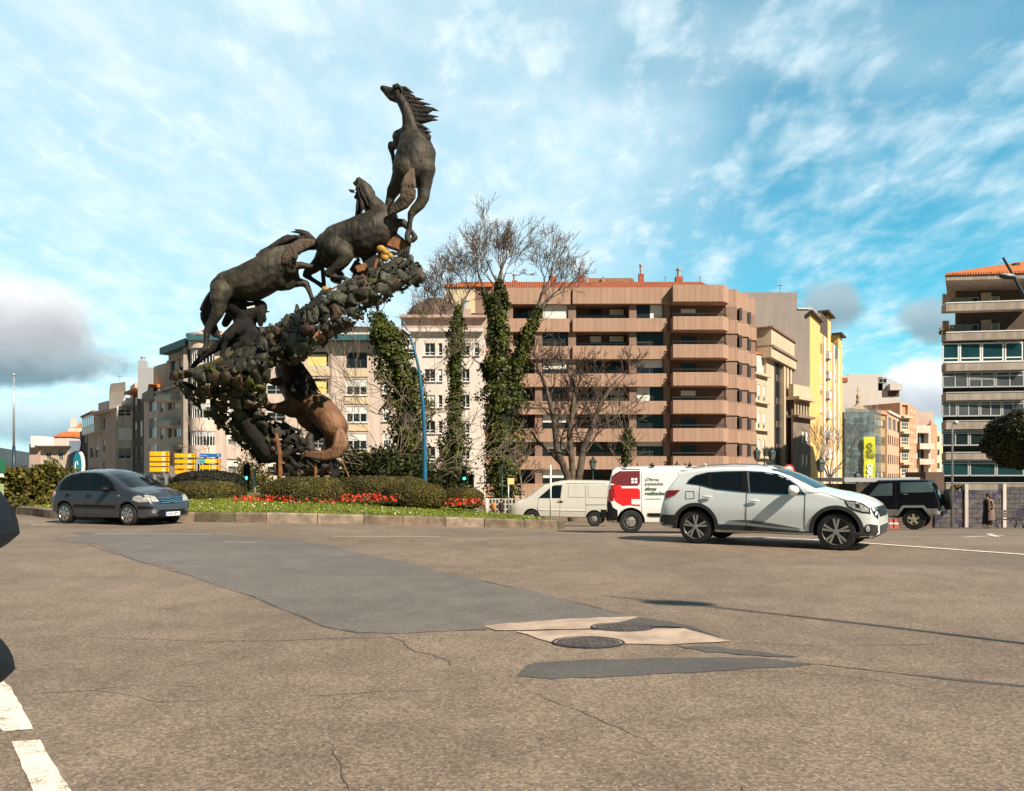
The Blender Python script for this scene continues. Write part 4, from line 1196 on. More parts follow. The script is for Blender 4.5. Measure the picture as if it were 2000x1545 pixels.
M['chrome'] = mat('chrome', (0.70, 0.70, 0.70), 0.12, 1.0)
M['plate'] = mat('number_plate', (0.72, 0.76, 0.76), 0.4)
M['shutline'] = mat('shut_line', (0.012, 0.011, 0.010), 0.9)
M['skin'] = mat('skin', (0.45, 0.25, 0.17), 0.6)
def text_mesh(name, body, size, m, parent, loc, rot, depth=0.004, align='LEFT', bold=0.0, sx=1.0):
    cu = bpy.data.curves.new(name, 'FONT')
    cu.body = body; cu.size = size; cu.extrude = depth; cu.align_x = align; cu.offset = bold
    cu.resolution_u = 3
    ob = bpy.data.objects.new(name, cu); C.objects.link(ob)
    dg = bpy.context.evaluated_depsgraph_get()
    me = bpy.data.meshes.new_from_object(ob.evaluated_get(dg))
    bpy.data.objects.remove(ob)
    me.name = name; me.materials.clear()
    if sx != 1.0:
        for v in me.vertices: v.co.x *= sx
    o = link(name, me, m)
    o.parent = parent; o.location = loc; o.rotation_euler = rot
    return o
class Car:
    """body lofted along x (0 = rear bumper, L = nose); y left, z up. Panels are cut to shape and laid on the body by ray casting."""
    def __init__(s, root, L, top, bot, hw, belt, roof, tumble, mats, wheels, wr, arch, nose=0.75, tail=0.9, nlen=0.7, tlen=0.45, crown=0.05, edge=0.10, arch_squares=False):
        s.root = root; s.L = L; s.hw = hw; s.wheels = wheels; s.wr = wr
        tx = [p[0] for p in top]; tz = [p[1] for p in top]
        bx = [p[0] for p in bot]; bz = [p[1] for p in bot]
        xs = sorted(set([round(v, 4) for v in list(np.linspace(0, L, 64)) + tx + bx + [0.012, 0.03, 0.06, L - 0.012, L - 0.03, L - 0.06, L - 0.1]]))
        vs = []; rings = []
        NS, NA, NT_ = 12, 5, 5
        def plan(x):
            k = 1.0
            if x < tlen:
                u = 1 - x / tlen; k = tail + (1 - tail) * math.sqrt(max(0, 1 - u ** 2.6))
            if x > L - nlen:
                u = 1 - (L - x) / nlen; k = nose + (1 - nose) * math.sqrt(max(0, 1 - u ** 2.4))
            return k
        for x in xs:
            zt = float(np.interp(x, tx, tz)); zb = float(np.interp(x, bx, bz))
            w = hw * plan(x)
            def side(z):
                if z <= belt:
                    q = (z - 0.25) / (belt - 0.25)
                    return 1 - 0.055 * max(0, (0.5 - q)) - 0.045 * max(0, q - 0.62) / 0.38
                q = min(1, (z - belt) / (roof - belt))
                return 0.955 - tumble * q ** 1.15
            r = min(edge, (zt - zb) * 0.3)
            ring = [(0.0, zb), (w * 0.5, zb), (w * 0.92, zb + 0.012)]
            z0 = zb + 0.05
            for j in range(NS + 1):
                z = z0 + (zt - r - z0) * j / NS
                ring.append((w * side(z), z))
            wt = w * side(zt - r)
            for j in range(1, NA + 1):
                a = PI / 2 * j / NA
                ring.append((wt - r * 1.5 * (1 - math.cos(a)), zt - r + r * math.sin(a)))
            y0 = ring[-1][0]
            for j in range(1, NT_ + 1):
                yy = y0 * (1 - j / NT_)
                ring.append((yy, zt + crown * (1 - (yy / max(0.01, y0)) ** 2)))
            full = [(x, y, z) for y, z in ring] + [(x, -y, z) for y, z in ring[-2:0:-1]]
            rings.append(full)
        n = len(rings[0])
        for r_i in rings: vs += r_i
        fs = [(i * n + k, (i + 1) * n + k, (i + 1) * n + (k + 1) % n, i * n + (k + 1) % n) for i in range(len(rings) - 1) for k in range(n)]
        fs += [tuple(range(n)), tuple((len(rings) - 1) * n + k for k in range(n))[::-1]]
        bm = bmesh.new()
        bv = [bm.verts.new(v) for v in vs]
        for f in fs: bm.faces.new([bv[i] for i in f])
        bmesh.ops.recalc_face_normals(bm, faces=bm.faces[:])
        s.tree = BVHTree.FromBMesh(bm)
        me = bpy.data.meshes.new('body'); bm.to_mesh(me); bm.free()
        ob = bpy.data.objects.new('body', me); C.objects.link(ob)
        cut = MB()
        for wx in wheels:
            for sg in (1, -1):
                if arch_squares:
                    a = arch
                    poly = [(-a * 1.12, -0.5), (-a * 1.05, 0.10), (-a * 0.62, a * 0.86), (a * 0.62, a * 0.86), (a * 1.05, 0.10), (a * 1.12, -0.5)]
                    y0, y1 = sg * (hw - 0.34), sg * (hw + 0.2)
                    v8 = [(wx + px, y0, wr + pz) for px, pz in poly] + [(wx + px, y1, wr + pz) for px, pz in poly]
                    m6 = len(poly)
                    ff = [tuple(range(m6)), tuple(range(m6, 2 * m6))[::-1]] + [(i, m6 + i, m6 + (i + 1) % m6, (i + 1) % m6) for i in range(m6)]
                    if sg < 0: ff = [f[::-1] for f in ff]
                    cut.add(v8, ff)
                else:
                    cut.lathe([(arch, -0.28), (arch, 0.27)], (wx, sg * (hw - 0.06), wr + 0.01), 'Y', 40)
        cm = bpy.data.meshes.new('cut'); cm.from_pydata(cut.v, [], cut.f)
        bmc = bmesh.new(); bmc.from_mesh(cm); bmesh.ops.recalc_face_normals(bmc, faces=bmc.faces[:]); bmc.to_mesh(cm); bmc.free()
        co = bpy.data.objects.new('cut', cm); C.objects.link(co)
        md = ob.modifiers.new('b', 'BOOLEAN'); md.operation = 'DIFFERENCE'; md.object = co; md.solver = 'EXACT'
        dg = bpy.context.evaluated_depsgraph_get()
        me2 = bpy.data.meshes.new_from_object(ob.evaluated_get(dg))
        bpy.data.objects.remove(ob); bpy.data.objects.remove(co); bpy.data.meshes.remove(me); bpy.data.meshes.remove(cm)
        me2.name = 'body'; me2.materials.clear()
        s.body = link('body', me2, [mats, M['dark']], root, True, 32)
        mi = []
        for p in me2.polygons:
            c = p.center; k = 0
            for wx in wheels:
                d = math.hypot(c.x - wx, c.z - wr - 0.01)
                if d < arch * (1.25 if arch_squares else 1.015) and abs(p.normal.y) < 0.5 and abs(abs(c.y) - hw) < 0.38 and (d > arch * 0.5 or True): k = 1
                if d < arch and abs(c.y) < hw - 0.25 and abs(p.normal.y) > 0.5: k = 1
            mi.append(k)
        me2.polygons.foreach_set('material_index', mi)
    def cast(s, a, b, axis):
        if axis == 'R': o, d = Vector((a, -5, b)), Vector((0, 1, 0))
        elif axis == 'L': o, d = Vector((a, 5, b)), Vector((0, -1, 0))
        elif axis == 'F': o, d = Vector((s.L + 3, a, b)), Vector((-1, 0, 0))
        elif axis == 'B': o, d = Vector((-3, a, b)), Vector((1, 0, 0))
        else: o, d = Vector((a, b, 6)), Vector((0, 0, -1))
        h = s.tree.ray_cast(o, d)
        if h[0] is None:
            h = s.tree.find_nearest(o + d * 5)
            return h[0], -d
        nrm = h[1]
        if nrm.dot(d) > 0: nrm = -nrm
        return h[0], nrm
    def panel(s, name, poly, axis, m, off=0.006, parent=None, cell=0.06, smooth=True, thick=True):
        bm = bmesh.new()
        bm.faces.new([bm.verts.new((x, y, 0)) for x, y in poly])
        xs = [p[0] for p in poly]; ys = [p[1] for p in poly]
        for ax, lo, hi in ((0, min(xs), max(xs)), (1, min(ys), max(ys))):
            k = math.floor(lo / cell) + 1
            while k * cell < hi:
                co = [0, 0, 0]; co[ax] = k * cell; no = [0, 0, 0]; no[ax] = 1
                bmesh.ops.bisect_plane(bm, geom=bm.verts[:] + bm.edges[:] + bm.faces[:], plane_co=co, plane_no=no)
                k += 1
        bmesh.ops.triangulate(bm, faces=[f for f in bm.faces if len(f.verts) > 4])
        for v in bm.verts:
            p, nrm = s.cast(v.co.x, v.co.y, axis)
            v.co = p + nrm * off
        if thick:
            r = bmesh.ops.extrude_face_region(bm, geom=bm.faces[:])
            ext = [g for g in r['geom'] if isinstance(g, bmesh.types.BMVert)]
            dv = {'R': Vector((0, 1, 0)), 'L': Vector((0, -1, 0)), 'F': Vector((-1, 0, 0)), 'B': Vector((1, 0, 0)), 'T': Vector((0, 0, -1))}[axis]
            for v in ext: v.co += dv * (off + 0.01)
        bmesh.ops.recalc_face_normals(bm, faces=bm.faces[:])
        me = bpy.data.meshes.new(name); bm.to_mesh(me); bm.free()
        return link(name, me, m, parent or s.body if parent is not None else s.root, smooth, 30)
    def both(s, name, poly, m, off=0.006, parent=None, cell=0.06):
        a = s.panel(name, poly, 'R', m, off, parent, cell); s.panel(name, poly, 'L', m, off, parent, cell)
        return a
    def wheel(s, x, side, style, tw=0.2):
        """style: dict with rim radius, spokes, materials"""
        r = s.wr; y = side * (s.hw - tw / 2 - 0.015); o = side
        t = MB()
        rr = style['rim']
        t.lathe([(rr, -tw / 2), (r * 0.93, -tw / 2 + 0.005), (r * 0.985, -tw / 2 + 0.03), (r, -tw / 4), (r, tw / 4), (r * 0.985, tw / 2 - 0.03), (r * 0.93, tw / 2 - 0.005), (rr, tw / 2), (rr * 0.97, 0)], (x, y, r), 'Y', 40, True)
        w = t.build('wheel', M['tyre'], s.root, True, 40)
        d = MB()
        d.lathe([(rr * 1.02, o * (tw / 2 - 0.0)), (rr * 0.97, o * (tw / 2 - 0.0)), (rr * 0.93, o * (tw / 2 - 0.05)), (rr * 0.3, o * (tw / 2 - 0.07)), (0.0, o * (tw / 2 - 0.07))], (x, y, r), 'Y', 40, False, False)
        d.build('rim', style.get('back', M['rim_dark']), w, True, 40)
        q = MB(); yo = y + o * (tw / 2 - 0.012)
        c = Vector((x, yo, r))
        q.lathe([(rr * 1.0, 0), (rr * 0.95, 0.008 * o), (rr * 0.91, -0.012 * o), (rr * 0.93, -0.02 * o)], c, 'Y', 48, True)
        kind = style['kind']; n = style.get('n', 5)
        if kind == 'spokes' or kind == 'twin':
            for k in range(n):
                for dv in ((-0.11, 0.11) if kind == 'twin' else (0,)):
                    a = 2 * PI * (k / n) + dv + style.get('rot', 0)
                    a1 = 2 * PI * (k / n) + dv * 1.6 + style.get('rot', 0)
                    p0 = c + Vector((math.cos(a), 0, math.sin(a))) * rr * 0.14; p1 = c + Vector((math.cos(a1), 0, math.sin(a1))) * rr * 0.93
                    dd = (p1 - p0).normalized(); nn = dd.cross(Vector((0, 1, 0)))
                    wd0 = style.get('w0', 0.02); wd1 = style.get('w1', 0.03)
                    vs = []
                    for pp, ww in ((p0, wd0), (p1, wd1)):
                        for yy in (-0.015, 0.008):
                            for sg in (-1, 1):
                                vs.append(pp + nn * ww * sg / 1.0 + Vector((0, yy * o, 0)))
                    q.add(vs, [(0, 1, 3, 2), (4, 6, 7, 5), (0, 4, 5, 1), (2, 3, 7, 6), (0, 2, 6, 4), (1, 5, 7, 3)])
            q.lathe([(rr * 0.22, -0.01 * o), (rr * 0.20, 0.014 * o), (0, 0.018 * o)], c, 'Y', 20)
        elif kind == 'steel':
            q.lathe([(rr * 0.62, -0.03 * o), (rr * 0.60, 0.0), (rr * 0.45, 0.012 * o), (0.0, 0.012 * o)], c, 'Y', 32)
            for k in range(14):
                a = 2 * PI * k / 14
                q.obox(c + Vector((math.cos(a), 0, math.sin(a))) * rr * 0.66, (math.cos(a), 0, math.sin(a)), (0, 1, 0), (-math.sin(a), 0, math.cos(a)), 0.016, 0.012, 0.010)
        elif kind == 'cover':
            q.lathe([(rr * 0.92, 0), (rr * 0.80, 0.006 * o), (rr * 0.3, 0.022 * o), (0.0, 0.026 * o)], c, 'Y', 48)
        q.build('hub_face' if kind != 'cover' else 'wheel_trim', style['face'], w, True, 30)
        if kind == 'cover':
            for k in range(n):
                z = MB()
                a = 2 * PI * (k + 0.5) / n
                z.obox(c + Vector((math.cos(a), 0, math.sin(a))) * rr * 0.62 + Vector((0, 0.016 * o, 0)), (math.cos(a), -0.15 * o, math.sin(a)), (0, 1, 0), (-math.sin(a), 0, math.cos(a)), rr * 0.22, 0.006, rr * 0.05)
                z.build('slot', M['black'], w)
        if kind == 'steel':
            for k in range(4):
                z = MB()
                a = PI / 4 + PI / 2 * k
                z.lathe([(0.012, 0.010 * o), (0.012, 0.022 * o)], c + Vector((math.cos(a), 0, math.sin(a))) * rr * 0.25, 'Y', 8)
                z.build('bolt', M['black'], w)
        return w
    def all_wheels(s, style, tw=0.2):
        for wx in s.wheels:
            s.wheel(wx, 1, style, tw); s.wheel(wx, -1, style, tw)
    def arch_trim(s, side, inner, outer, m, lo=-0.05, name='arch_trim', n=26):
        for wx in s.wheels:
            a0 = -0.10; poly = []
            pts = [a0 + (PI - 2 * a0) * k / n for k in range(n + 1)]
            poly = [(wx + math.cos(a) * outer, s.wr + 0.01 + math.sin(a) * outer) for a in pts] + [(wx + math.cos(a) * inner, s.wr + 0.01 + math.sin(a) * inner) for a in reversed(pts)]
            s.panel(name, poly, side, m, 0.014, None, 0.2)
    def gap(s, poly, sides='RL', closed=True, w_=0.010):
        """thin dark shut line along a side-view polygon"""
        for sd in sides:
            b = MB()
            pts = list(poly) + ([poly[0]] if closed else [])
            q = []
            for i in range(len(pts) - 1):
                a = Vector(pts[i]); c = Vector(pts[i + 1])
                m_ = max(1, int((c - a).length / 0.07))
                q += [a.lerp(c, k / m_) for k in range(m_)]
            q.append(Vector(pts[-1]))
            q3 = [sum_(s.cast(p.x, p.y, sd)) for p in q]
            b.tube(q3, w_ / 2, 4)
            b.build('shut_line', M['shutline'], s.body)
def sum_(pn):
    return pn[0] + pn[1] * 0.0015
def place_by_wheels(root, wx_rear, wx_front, side_y, px_r, Yr, px_f, nearer=True):
    """put a vehicle so that its two near-side wheels stand under two photograph columns at real depth Yr"""
    wb = wx_front - wx_rear
    xr = PX(px_r, Yr)
    best = None
    k = 0
    Yf = Yr
    cand = [Yr + d * 0.005 for d in range(-700, 700)]
    for Y in cand:
        e = abs(math.hypot(PX(px_f, Y) - xr, Y - Yr) - wb)
        pref = 0 if (Y < Yr) == nearer else 100
        if best is None or e + pref < best[0]: best = (e + pref, Y)
    Yf = best[1]
    xf = PX(px_f, Yf)
    yaw = math.atan2(Yf - Yr, xf - xr)
    c, s = math.cos(yaw), math.sin(yaw)
    root.location = (xr - (c * wx_rear - s * side_y), Yr - (s * wx_rear + c * side_y), 0)
    zr, zf = gz(xr, Yr), gz(xf, Yf)
    pitch = math.atan2(zr - zf, wb)
    root.location.z = zr + math.tan(pitch) * wx_rear
    root.rotation_euler = (0, pitch, yaw)
    return yaw
def mirror_mesh(car, x, z, side, m, sx=0.12, sy=0.11, sz=0.085, mat_base=None):
    p, nrm = car.cast(x, z - 0.05, 'R' if side < 0 else 'L')
    b = MB()
    c = Vector((p.x, p.y + side * 0.13, z))
    b.ball(c, sx, sy, sz, 16, 10)
    for i, v in enumerate(b.v):
        if v[0] < c.x - sx * 0.35: b.v[i] = (c.x - sx * 0.35, v[1], v[2])
    o = b.build('mirror', m, car.root, True)
    b2 = MB(); b2.obox((p.x + 0.01, p.y + side * 0.03, z - 0.05), (1, 0, 0), (0, 1, 0), (0, 0, 1), 0.06, 0.06, 0.02)
    b2.build('mirror_arm', M['black'], o)
    return o
def handle(car, x, z, side, m, parent=None, l=0.11):
    sd = 'R' if side < 0 else 'L'
    p, nrm = car.cast(x, z, sd)
    b = MB(); b.ball(p + nrm * 0.03, l, 0.018, 0.022, 12, 6)
    b.build('handle', m, parent or car.root, True)
# ---------------------------------------------------------------- 1. white crossover in the foreground
M['strip_grey'] = mat('dark_grey_strip', (.10, .10, .10), .4)
M['suv_white'] = paint('pearl_white_paint', (0.72, 0.75, 0.73), 0.0, 0.3, 0.9, 0.05)
t = empty('parked_car', (0, 0, 0), 0, 'clean white crossover car in the foreground with black lower cladding and twin-spoke alloy wheels', 'car')
def nz(x): return x if x < 3.446 else 3.446 + (x - 3.446) * 0.76
def zp(X, Y):
    return (nz((X - 612) / 358.3 + 0.80), (655 + (X - 612) * 0.0316 - Y) / (345 + (X - 612) / 948 * 20))
top = [(0, .50), (0.03, .62), (0.07, .80), (0.13, 1.02), (0.22, 1.16), (0.36, 1.34), (0.44, 1.445), (0.62, 1.50), (0.80, 1.525), (1.1, 1.548), (1.35, 1.555), (1.75, 1.548), (2.05, 1.515), (2.35, 1.45), (2.60, 1.36), (2.85, 1.235), (3.10, 1.105), (3.30, 1.06), (3.56, 1.02), (3.85, .965), (4.08, .90), (4.22, .83), (4.30, .74), (4.335, .64), (4.35, .50)]
bot = [(0, .36), (0.15, .30), (0.5, .26), (1.2, .24), (3.0, .24), (3.9, .22), (4.2, .23), (4.35, .30)]
top = [(nz(a), c_) for a, c_ in top]; bot = [(nz(a), c_) for a, c_ in bot]
car = Car(t, nz(4.35), top, bot, 0.92, 1.06, 1.56, 0.20, M['suv_white'], [0.80, 3.446], 0.345, 0.405, nose=0.80, tail=0.86, nlen=0.55, tlen=0.40)
car.all_wheels({'rim': 0.255, 'kind': 'twin', 'n': 5, 'face': M['rim_alloy'], 'rot': 0.3, 'w0': 0.012, 'w1': 0.022}, 0.22)
gl = [zp(*p) for p in [(545, 236), (565, 212), (600, 187), (680, 167), (800, 160), (960, 158), (1080, 165), (1170, 180), (1240, 210), (1300, 250), (1365, 312), (1200, 308), (985, 296), (750, 274), (640, 246)]]
chr_ = [zp(*p) for p in [(533, 240), (555, 207), (596, 179), (680, 159), (800, 152), (960, 150), (1080, 157), (1175, 172), (1248, 203), (1308, 244), (1378, 317), (1200, 315), (985, 303), (750, 281), (636, 253)]]
car.both('window_trim', chr_, M['chrome'], 0.004)
gg = car.both('side_glass', gl, M['glass_car'], 0.009)
for pp in ([(935, 158), (962, 158), (992, 296), (940, 290)], [(690, 165), (712, 164), (725, 268), (700, 260)], [(966, 158), (980, 158), (1003, 297), (993, 297)]):
    car.both('pillar', [zp(*p) for p in pp], M['black'] if pp[0][0] != 966 else M['rim_alloy'], 0.012)
# windscreen, rear screen
car.panel('windscreen', [(2.22, -.60), (2.22, .60), (3.06, .72), (3.10, 0.3), (3.11, 0), (3.10, -0.3), (3.06, -.72)], 'T', M['glass_car'], 0.006)
car.panel('rear_window', [(0.20, -.56), (0.41, -.50), (0.41, .50), (0.20, .56)], 'T', M['glass_car'], 0.006)
b = MB(); b.box(0.36, 0.62, -0.56, 0.56, 1.455, 1.49); b.build('spoiler', M['suv_white'], t)
b = MB()
for sy in (-1, 1):
    b = MB(); b.tube([(0.62, sy * .62, 1.53), (0.9, sy * .64, 1.575), (1.5, sy * .66, 1.60), (2.0, sy * .65, 1.585), (2.35, sy * .63, 1.50)], 0.014, 6); b.build('roof_rail', M['rim_alloy'], t, True)
b = MB(); b.tube([(0.74, 0, 1.55), (0.70, 0, 1.62), (0.66, 0, 1.61)], [0.035, 0.018, 0.006], 8); b.build('aerial', M['suv_white'], t, True)
clad = [(1.20, .245), (1.20, .37)] + [zp(*p) for p in [(790, 500), (1000, 510), (1368, 545)]] + [(3.05, .30), (3.05, .235)]
car.both('sill_cladding', [(1.19, .235), (1.19, .40), (1.30, .41), (1.8, .40), (2.6, .345), (3.06, .32), (3.06, .235)], M['cladding'], 0.012)
car.both('door_strip', [zp(*p) for p in [(850, 492), (980, 484), (1160, 508), (1345, 542), (1160, 530), (980, 506)]], M['strip_grey'], 0.016)
for sd in 'RL': car.arch_trim(sd, 0.402, 0.47, M['cladding'])
car.both('rear_bumper', [(0.0, .30), (0.0, .56), (0.12, .57), (0.36, .57), (0.37, .30)], M['cladding'], 0.012)
car.panel('rear_bumper', [(-.78, .33), (-.78, .56), (.78, .56), (.78, .33)], 'B', M['cladding'], 0.012)
car.both('front_bumper', [(nz(a), c_) for a, c_ in [(3.86, .21), (3.87, .33), (4.05, .40), (4.18, .50), (4.33, .48), (4.34, .23)]], M['cladding'], 0.012)
car.panel('front_bumper', [(-.55, .25), (-.55, .46), (.55, .46), (.55, .25)], 'F', M['cladding'], 0.012)
car.both('tail_light', [zp(*p) for p in [(382, 292), (420, 285), (497, 283), (470, 310), (425, 330), (382, 338)]], M['lamp_red'], 0.016)
car.both('headlight', [zp(*p) for p in [(1640, 357), (1700, 362), (1765, 380), (1812, 405), (1818, 430), (1770, 425), (1700, 405), (1665, 390)]], M['lamp_clear'], 0.012)
car.both('headlight_trim', [zp(*p) for p in [(1628, 349), (1705, 354), (1772, 373), (1824, 402), (1829, 440), (1765, 433), (1690, 412), (1655, 395)]], M['black'], 0.006)
hp = zp(1740, 392)
car.both('lamp_bezel', [zp(*p) for p in [(1712, 372), (1745, 378), (1750, 402), (1722, 400)]], M['rim_dark'], 0.016)
car.panel('grille', [(-.50, .62), (-.52, .80), (.52, .80), (.50, .62)], 'F', M['black'], 0.010)
car.both('grille', [zp(*p) for p in [(1826, 398), (1852, 402), (1872, 425), (1878, 478), (1862, 455)]], M['black'], 0.012)
car.both('fog_lamp', [zp(1808 + 16 * math.cos(a * PI / 6), 538 + 22 * math.sin(a * PI / 6)) for a in range(12)], M['lamp_clear'], 0.022)
car.both('fog_trim', [zp(1808 + 24 * math.cos(a * PI / 6), 540 + 32 * math.sin(a * PI / 6)) for a in range(12)], M['black'], 0.016)
car.gap([zp(*p) for p in [(640, 250), (640, 360), (690, 400), (740, 450), (762, 500), (800, 560), (975, 570), (978, 300)]], closed=False)
car.gap([zp(*p) for p in [(978, 300), (976, 570), (1350, 580), (1366, 540), (1366, 320)]], closed=False)
car.gap([zp(*p) for p in [(1366, 300), (1480, 300), (1640, 350)]], closed=False)
car.gap([zp(*p) for p in [(536, 292), (600, 292), (604, 340), (540, 344)]], sides='R')
for (X, Y) in ((700, 330), (1030, 357)):
    for sd in (-1, 1): handle(car, *zp(X, Y), sd, M['suv_white'])
for sd in (-1, 1):
    mo = mirror_mesh(car, *zp(1292, 282), sd, M['suv_white'], 0.13, 0.12, 0.095)
b = MB(); b.ball((1.75, -.35, 1.02), .16, .18, .30, 12, 8); b.build('seat', M['cladding'], t, True)
SUV = t
place_by_wheels(t, 0.80, 3.446, -0.92, 1357.5, 15.45, 1632.4)
# ---------------------------------------------------------------- 2. grey hatchback entering the roundabout
M['grey_paint'] = paint('blue_grey_paint', (0.055, 0.062, 0.078), 0.45, 0.34, 0.6, 0.06)
t = empty('parked_car', (0, 0, 0), 0, 'blue-grey rounded hatchback seen from its front corner beside the kerb of the roundabout', 'car')
top = [(0, .52), (.03, .62), (.08, .84), (.16, 1.02), (.30, 1.24), (.50, 1.40), (.75, 1.475), (1.1, 1.51), (1.5, 1.515), (1.85, 1.49), (2.2, 1.40), (2.5, 1.275), (2.8, 1.13), (3.0, 1.03), (3.15, .985), (3.4, .93), (3.6, .86), (3.74, .76), (3.81, .64), (3.84, .5)]
bot = [(0, .34), (.3, .26), (1, .20), (3, .20), (3.6, .19), (3.84, .26)]
car = Car(t, 3.84, top, bot, 0.835, 0.98, 1.52, 0.17, M['grey_paint'], [0.62, 3.066], 0.30, 0.355, nose=0.66, tail=0.84, nlen=0.75, tlen=0.5, crown=0.06, edge=0.13)
car.all_wheels({'rim': 0.222, 'kind': 'cover', 'n': 7, 'face': M['rim_alloy'], 'back': M['rim_dark']}, 0.19)
g1 = [(0.62, .97), (0.66, 1.16), (0.84, 1.34), (1.10, 1.42), (1.45, 1.43), (1.44, .97)]
g2 = [(1.53, .97), (1.53, 1.43), (1.85, 1.41), (2.15, 1.31), (2.42, 1.14), (2.58, .98)]
g3 = [(0.40, 1.0), (0.47, 1.15), (0.56, 1.24), (0.57, 1.0)]
car.both('window_trim', [(0.36, .955), (0.44, 1.16), (0.62, 1.34), (0.85, 1.42), (1.10, 1.455), (1.85, 1.445), (2.18, 1.34), (2.45, 1.17), (2.64, .955)], M['black'], 0.004)
for g_ in (g1, g2, g3): car.both('side_glass', g_, M['glass_car'], 0.010)
car.panel('windscreen', [(1.98, -.54), (1.98, .54), (2.96, .66), (3.02, .3), (3.03, 0), (3.02, -.3), (2.96, -.66)], 'T', M['glass_car'], 0.006)
car.panel('rear_window', [(.20, -.5), (.46, -.48), (.46, .48), (.20, .5)], 'T', M['glass_car'], 0.006)
car.gap([(0.64, .96), (0.72, .72), (0.98, .62), (1.05, .30), (1.49, .28), (1.49, .96)], closed=False)
car.gap([(1.49, .96), (1.49, .28), (2.62, .28), (2.66, .60), (2.62, .95)], closed=False)
car.gap([(2.9, .98), (3.3, .86), (3.62, .74)], closed=False)
car.both('side_rub_strip', [(1.03, .50), (1.03, .56), (2.62, .55), (2.62, .49)], M['black'], 0.022)
car.both('bumper_strip', [(3.45, .47), (3.45, .54), (3.66, .535), (3.80, .53), (3.80, .475)], M['black'], 0.02)
for sd in (-1, 1):
    handle(car, 0.78, .83, sd, M['black'], None, 0.09); handle(car, 1.62, .82, sd, M['black'], None, 0.09)
    mirror_mesh(car, 2.36, 1.00, sd, M['black'], 0.10, 0.13, 0.075)
car.both('headlight', [(3.27, .70), (3.30, .80), (3.45, .83), (3.62, .76), (3.72, .66), (3.50, .64)], M['lamp_clear'], 0.014)
for sy in (-1, 1):
    car.panel('headlight', [(sy * .42, .66), (sy * .50, .80), (sy * .70, .84), (sy * .76, .72), (sy * .60, .65)][::sy], 'F', M['lamp_clear'], 0.014)
    car.panel('fog_lamp', [(sy * .60 + .055 * math.cos(a * PI / 5), .39 + .06 * math.sin(a * PI / 5)) for a in range(10)], 'F', M['chrome'], 0.02)
car.panel('upper_grille', [(-.38, .60), (-.44, .76), (.44, .76), (.38, .60)], 'F', M['black'], 0.008)
for k, z in enumerate((.62, .665, .71, .75)):
    wv = .37 + k * .02
    car.panel('grille_bar', [(-wv, z), (-wv, z + .016), (-.09, z + .016), (0, z + .055), (.09, z + .016), (wv, z + .016), (wv, z), (.09, z), (0, z + .035), (-.09, z)], 'F', M['chrome'], 0.02, None, 0.4)
car.panel('lower_grille', [(-.46, .27), (-.52, .34), (-.42, .43), (.42, .43), (.52, .34), (.46, .27)], 'F', M['black'], 0.008)
p, _ = car.cast(0, .31, 'F')
pl = MB(); pl.box(p.x + .012, p.x + .03, -.26, .26, .255, .365); plo = pl.build('number_plate', M['plate'], t)
pl = MB(); pl.box(p.x + .014, p.x + .032, -.262, -.225, .254, .366); pl.build('blue_strip', mat('plate_blue', (.02, .08, .4), .4), plo)
text_mesh('lettering', '2556 GPT', .105, M['black'], plo, (p.x + .031, -.215, .275), (R(90), 0, R(90)), .002, 'LEFT', .001, .92)
car.both('side_repeater', [(2.72, .80), (2.72, .83), (2.78, .83), (2.78, .80)], M['lamp_clear'], 0.012)
car.both('tail_light', [(0.02, .72), (0.06, .98), (0.16, 1.0), (0.22, .80), (0.12, .70)], M['lamp_red'], 0.012)
b = MB(); b.tube([(1.0, 0, 1.56), (0.85, 0, 1.72)], [.006, .003], 5); b.build('aerial', M['black'], t)
HATCH = t
place_by_wheels(t, 0.62, 3.066, -0.835, 124.5, 22.0, 247.5)
# ---------------------------------------------------------------- 3. delivery van with the red panels
M['van_white'] = paint('van_white_paint', (0.74, 0.73, 0.69), 0.0, 0.35, 0.6, 0.08)
M['van_red'] = paint('van_red_film', (0.62, 0.012, 0.008), 0.0, 0.35, 0.6, 0.02)
M['van_maroon'] = paint('van_maroon_film', (0.150, 0.018, 0.020), 0.0, 0.35, 0.6, 0.04)
t = empty('delivery_van', (0, 0, 0), 0, 'white delivery van with red and maroon side panels, half hidden by the white crossover', 'van')
top = [(0, .55), (.015, .80), (.04, 1.05), (.07, 1.30), (.12, 1.55), (.17, 1.72), (.26, 1.775), (.45, 1.79), (1.5, 1.81), (2.5, 1.80), (2.75, 1.74), (3.05, 1.50), (3.35, 1.22), (3.6, 1.10), (3.95, 1.0), (4.12, .88), (4.18, .70), (4.19, .5)]
bot = [(0, .32), (.2, .28), (.6, .26), (3.5, .24), (4.19, .28)]
car = Car(t, 4.19, top, bot, 0.86, 1.05, 1.80, 0.13, M['van_white'], [0.66, 3.36], 0.315, 0.375, nose=0.65, tail=0.90, nlen=0.6, tlen=0.28, crown=0.04, edge=0.12)
car.all_wheels({'rim': 0.205, 'kind': 'steel', 'face': M['rim_steel'], 'back': M['rim_dark']}, 0.19)
def vp(X, Y):
    return (0.66 + (X - 400) / 9.09 / 70.5, 0.315 + (1190 - Y) / 9.09 / 70.5)
car.both('maroon_panel', [vp(*p) for p in [(55, 520), (75, 400), (130, 350), (270, 272), (563, 268), (563, 500), (552, 540), (520, 565), (270, 566), (180, 555), (110, 525)]], M['van_maroon'], 0.004)
car.both('red_panel', [vp(*p) for p in [(112, 530), (180, 558), (245, 572), (245, 606), (520, 608), (552, 630), (563, 660), (563, 795), (412, 797), (412, 885), (563, 892), (563, 918), (440, 915), (380, 900), (270, 918), (180, 870), (112, 815)]], M['van_red'], 0.004)
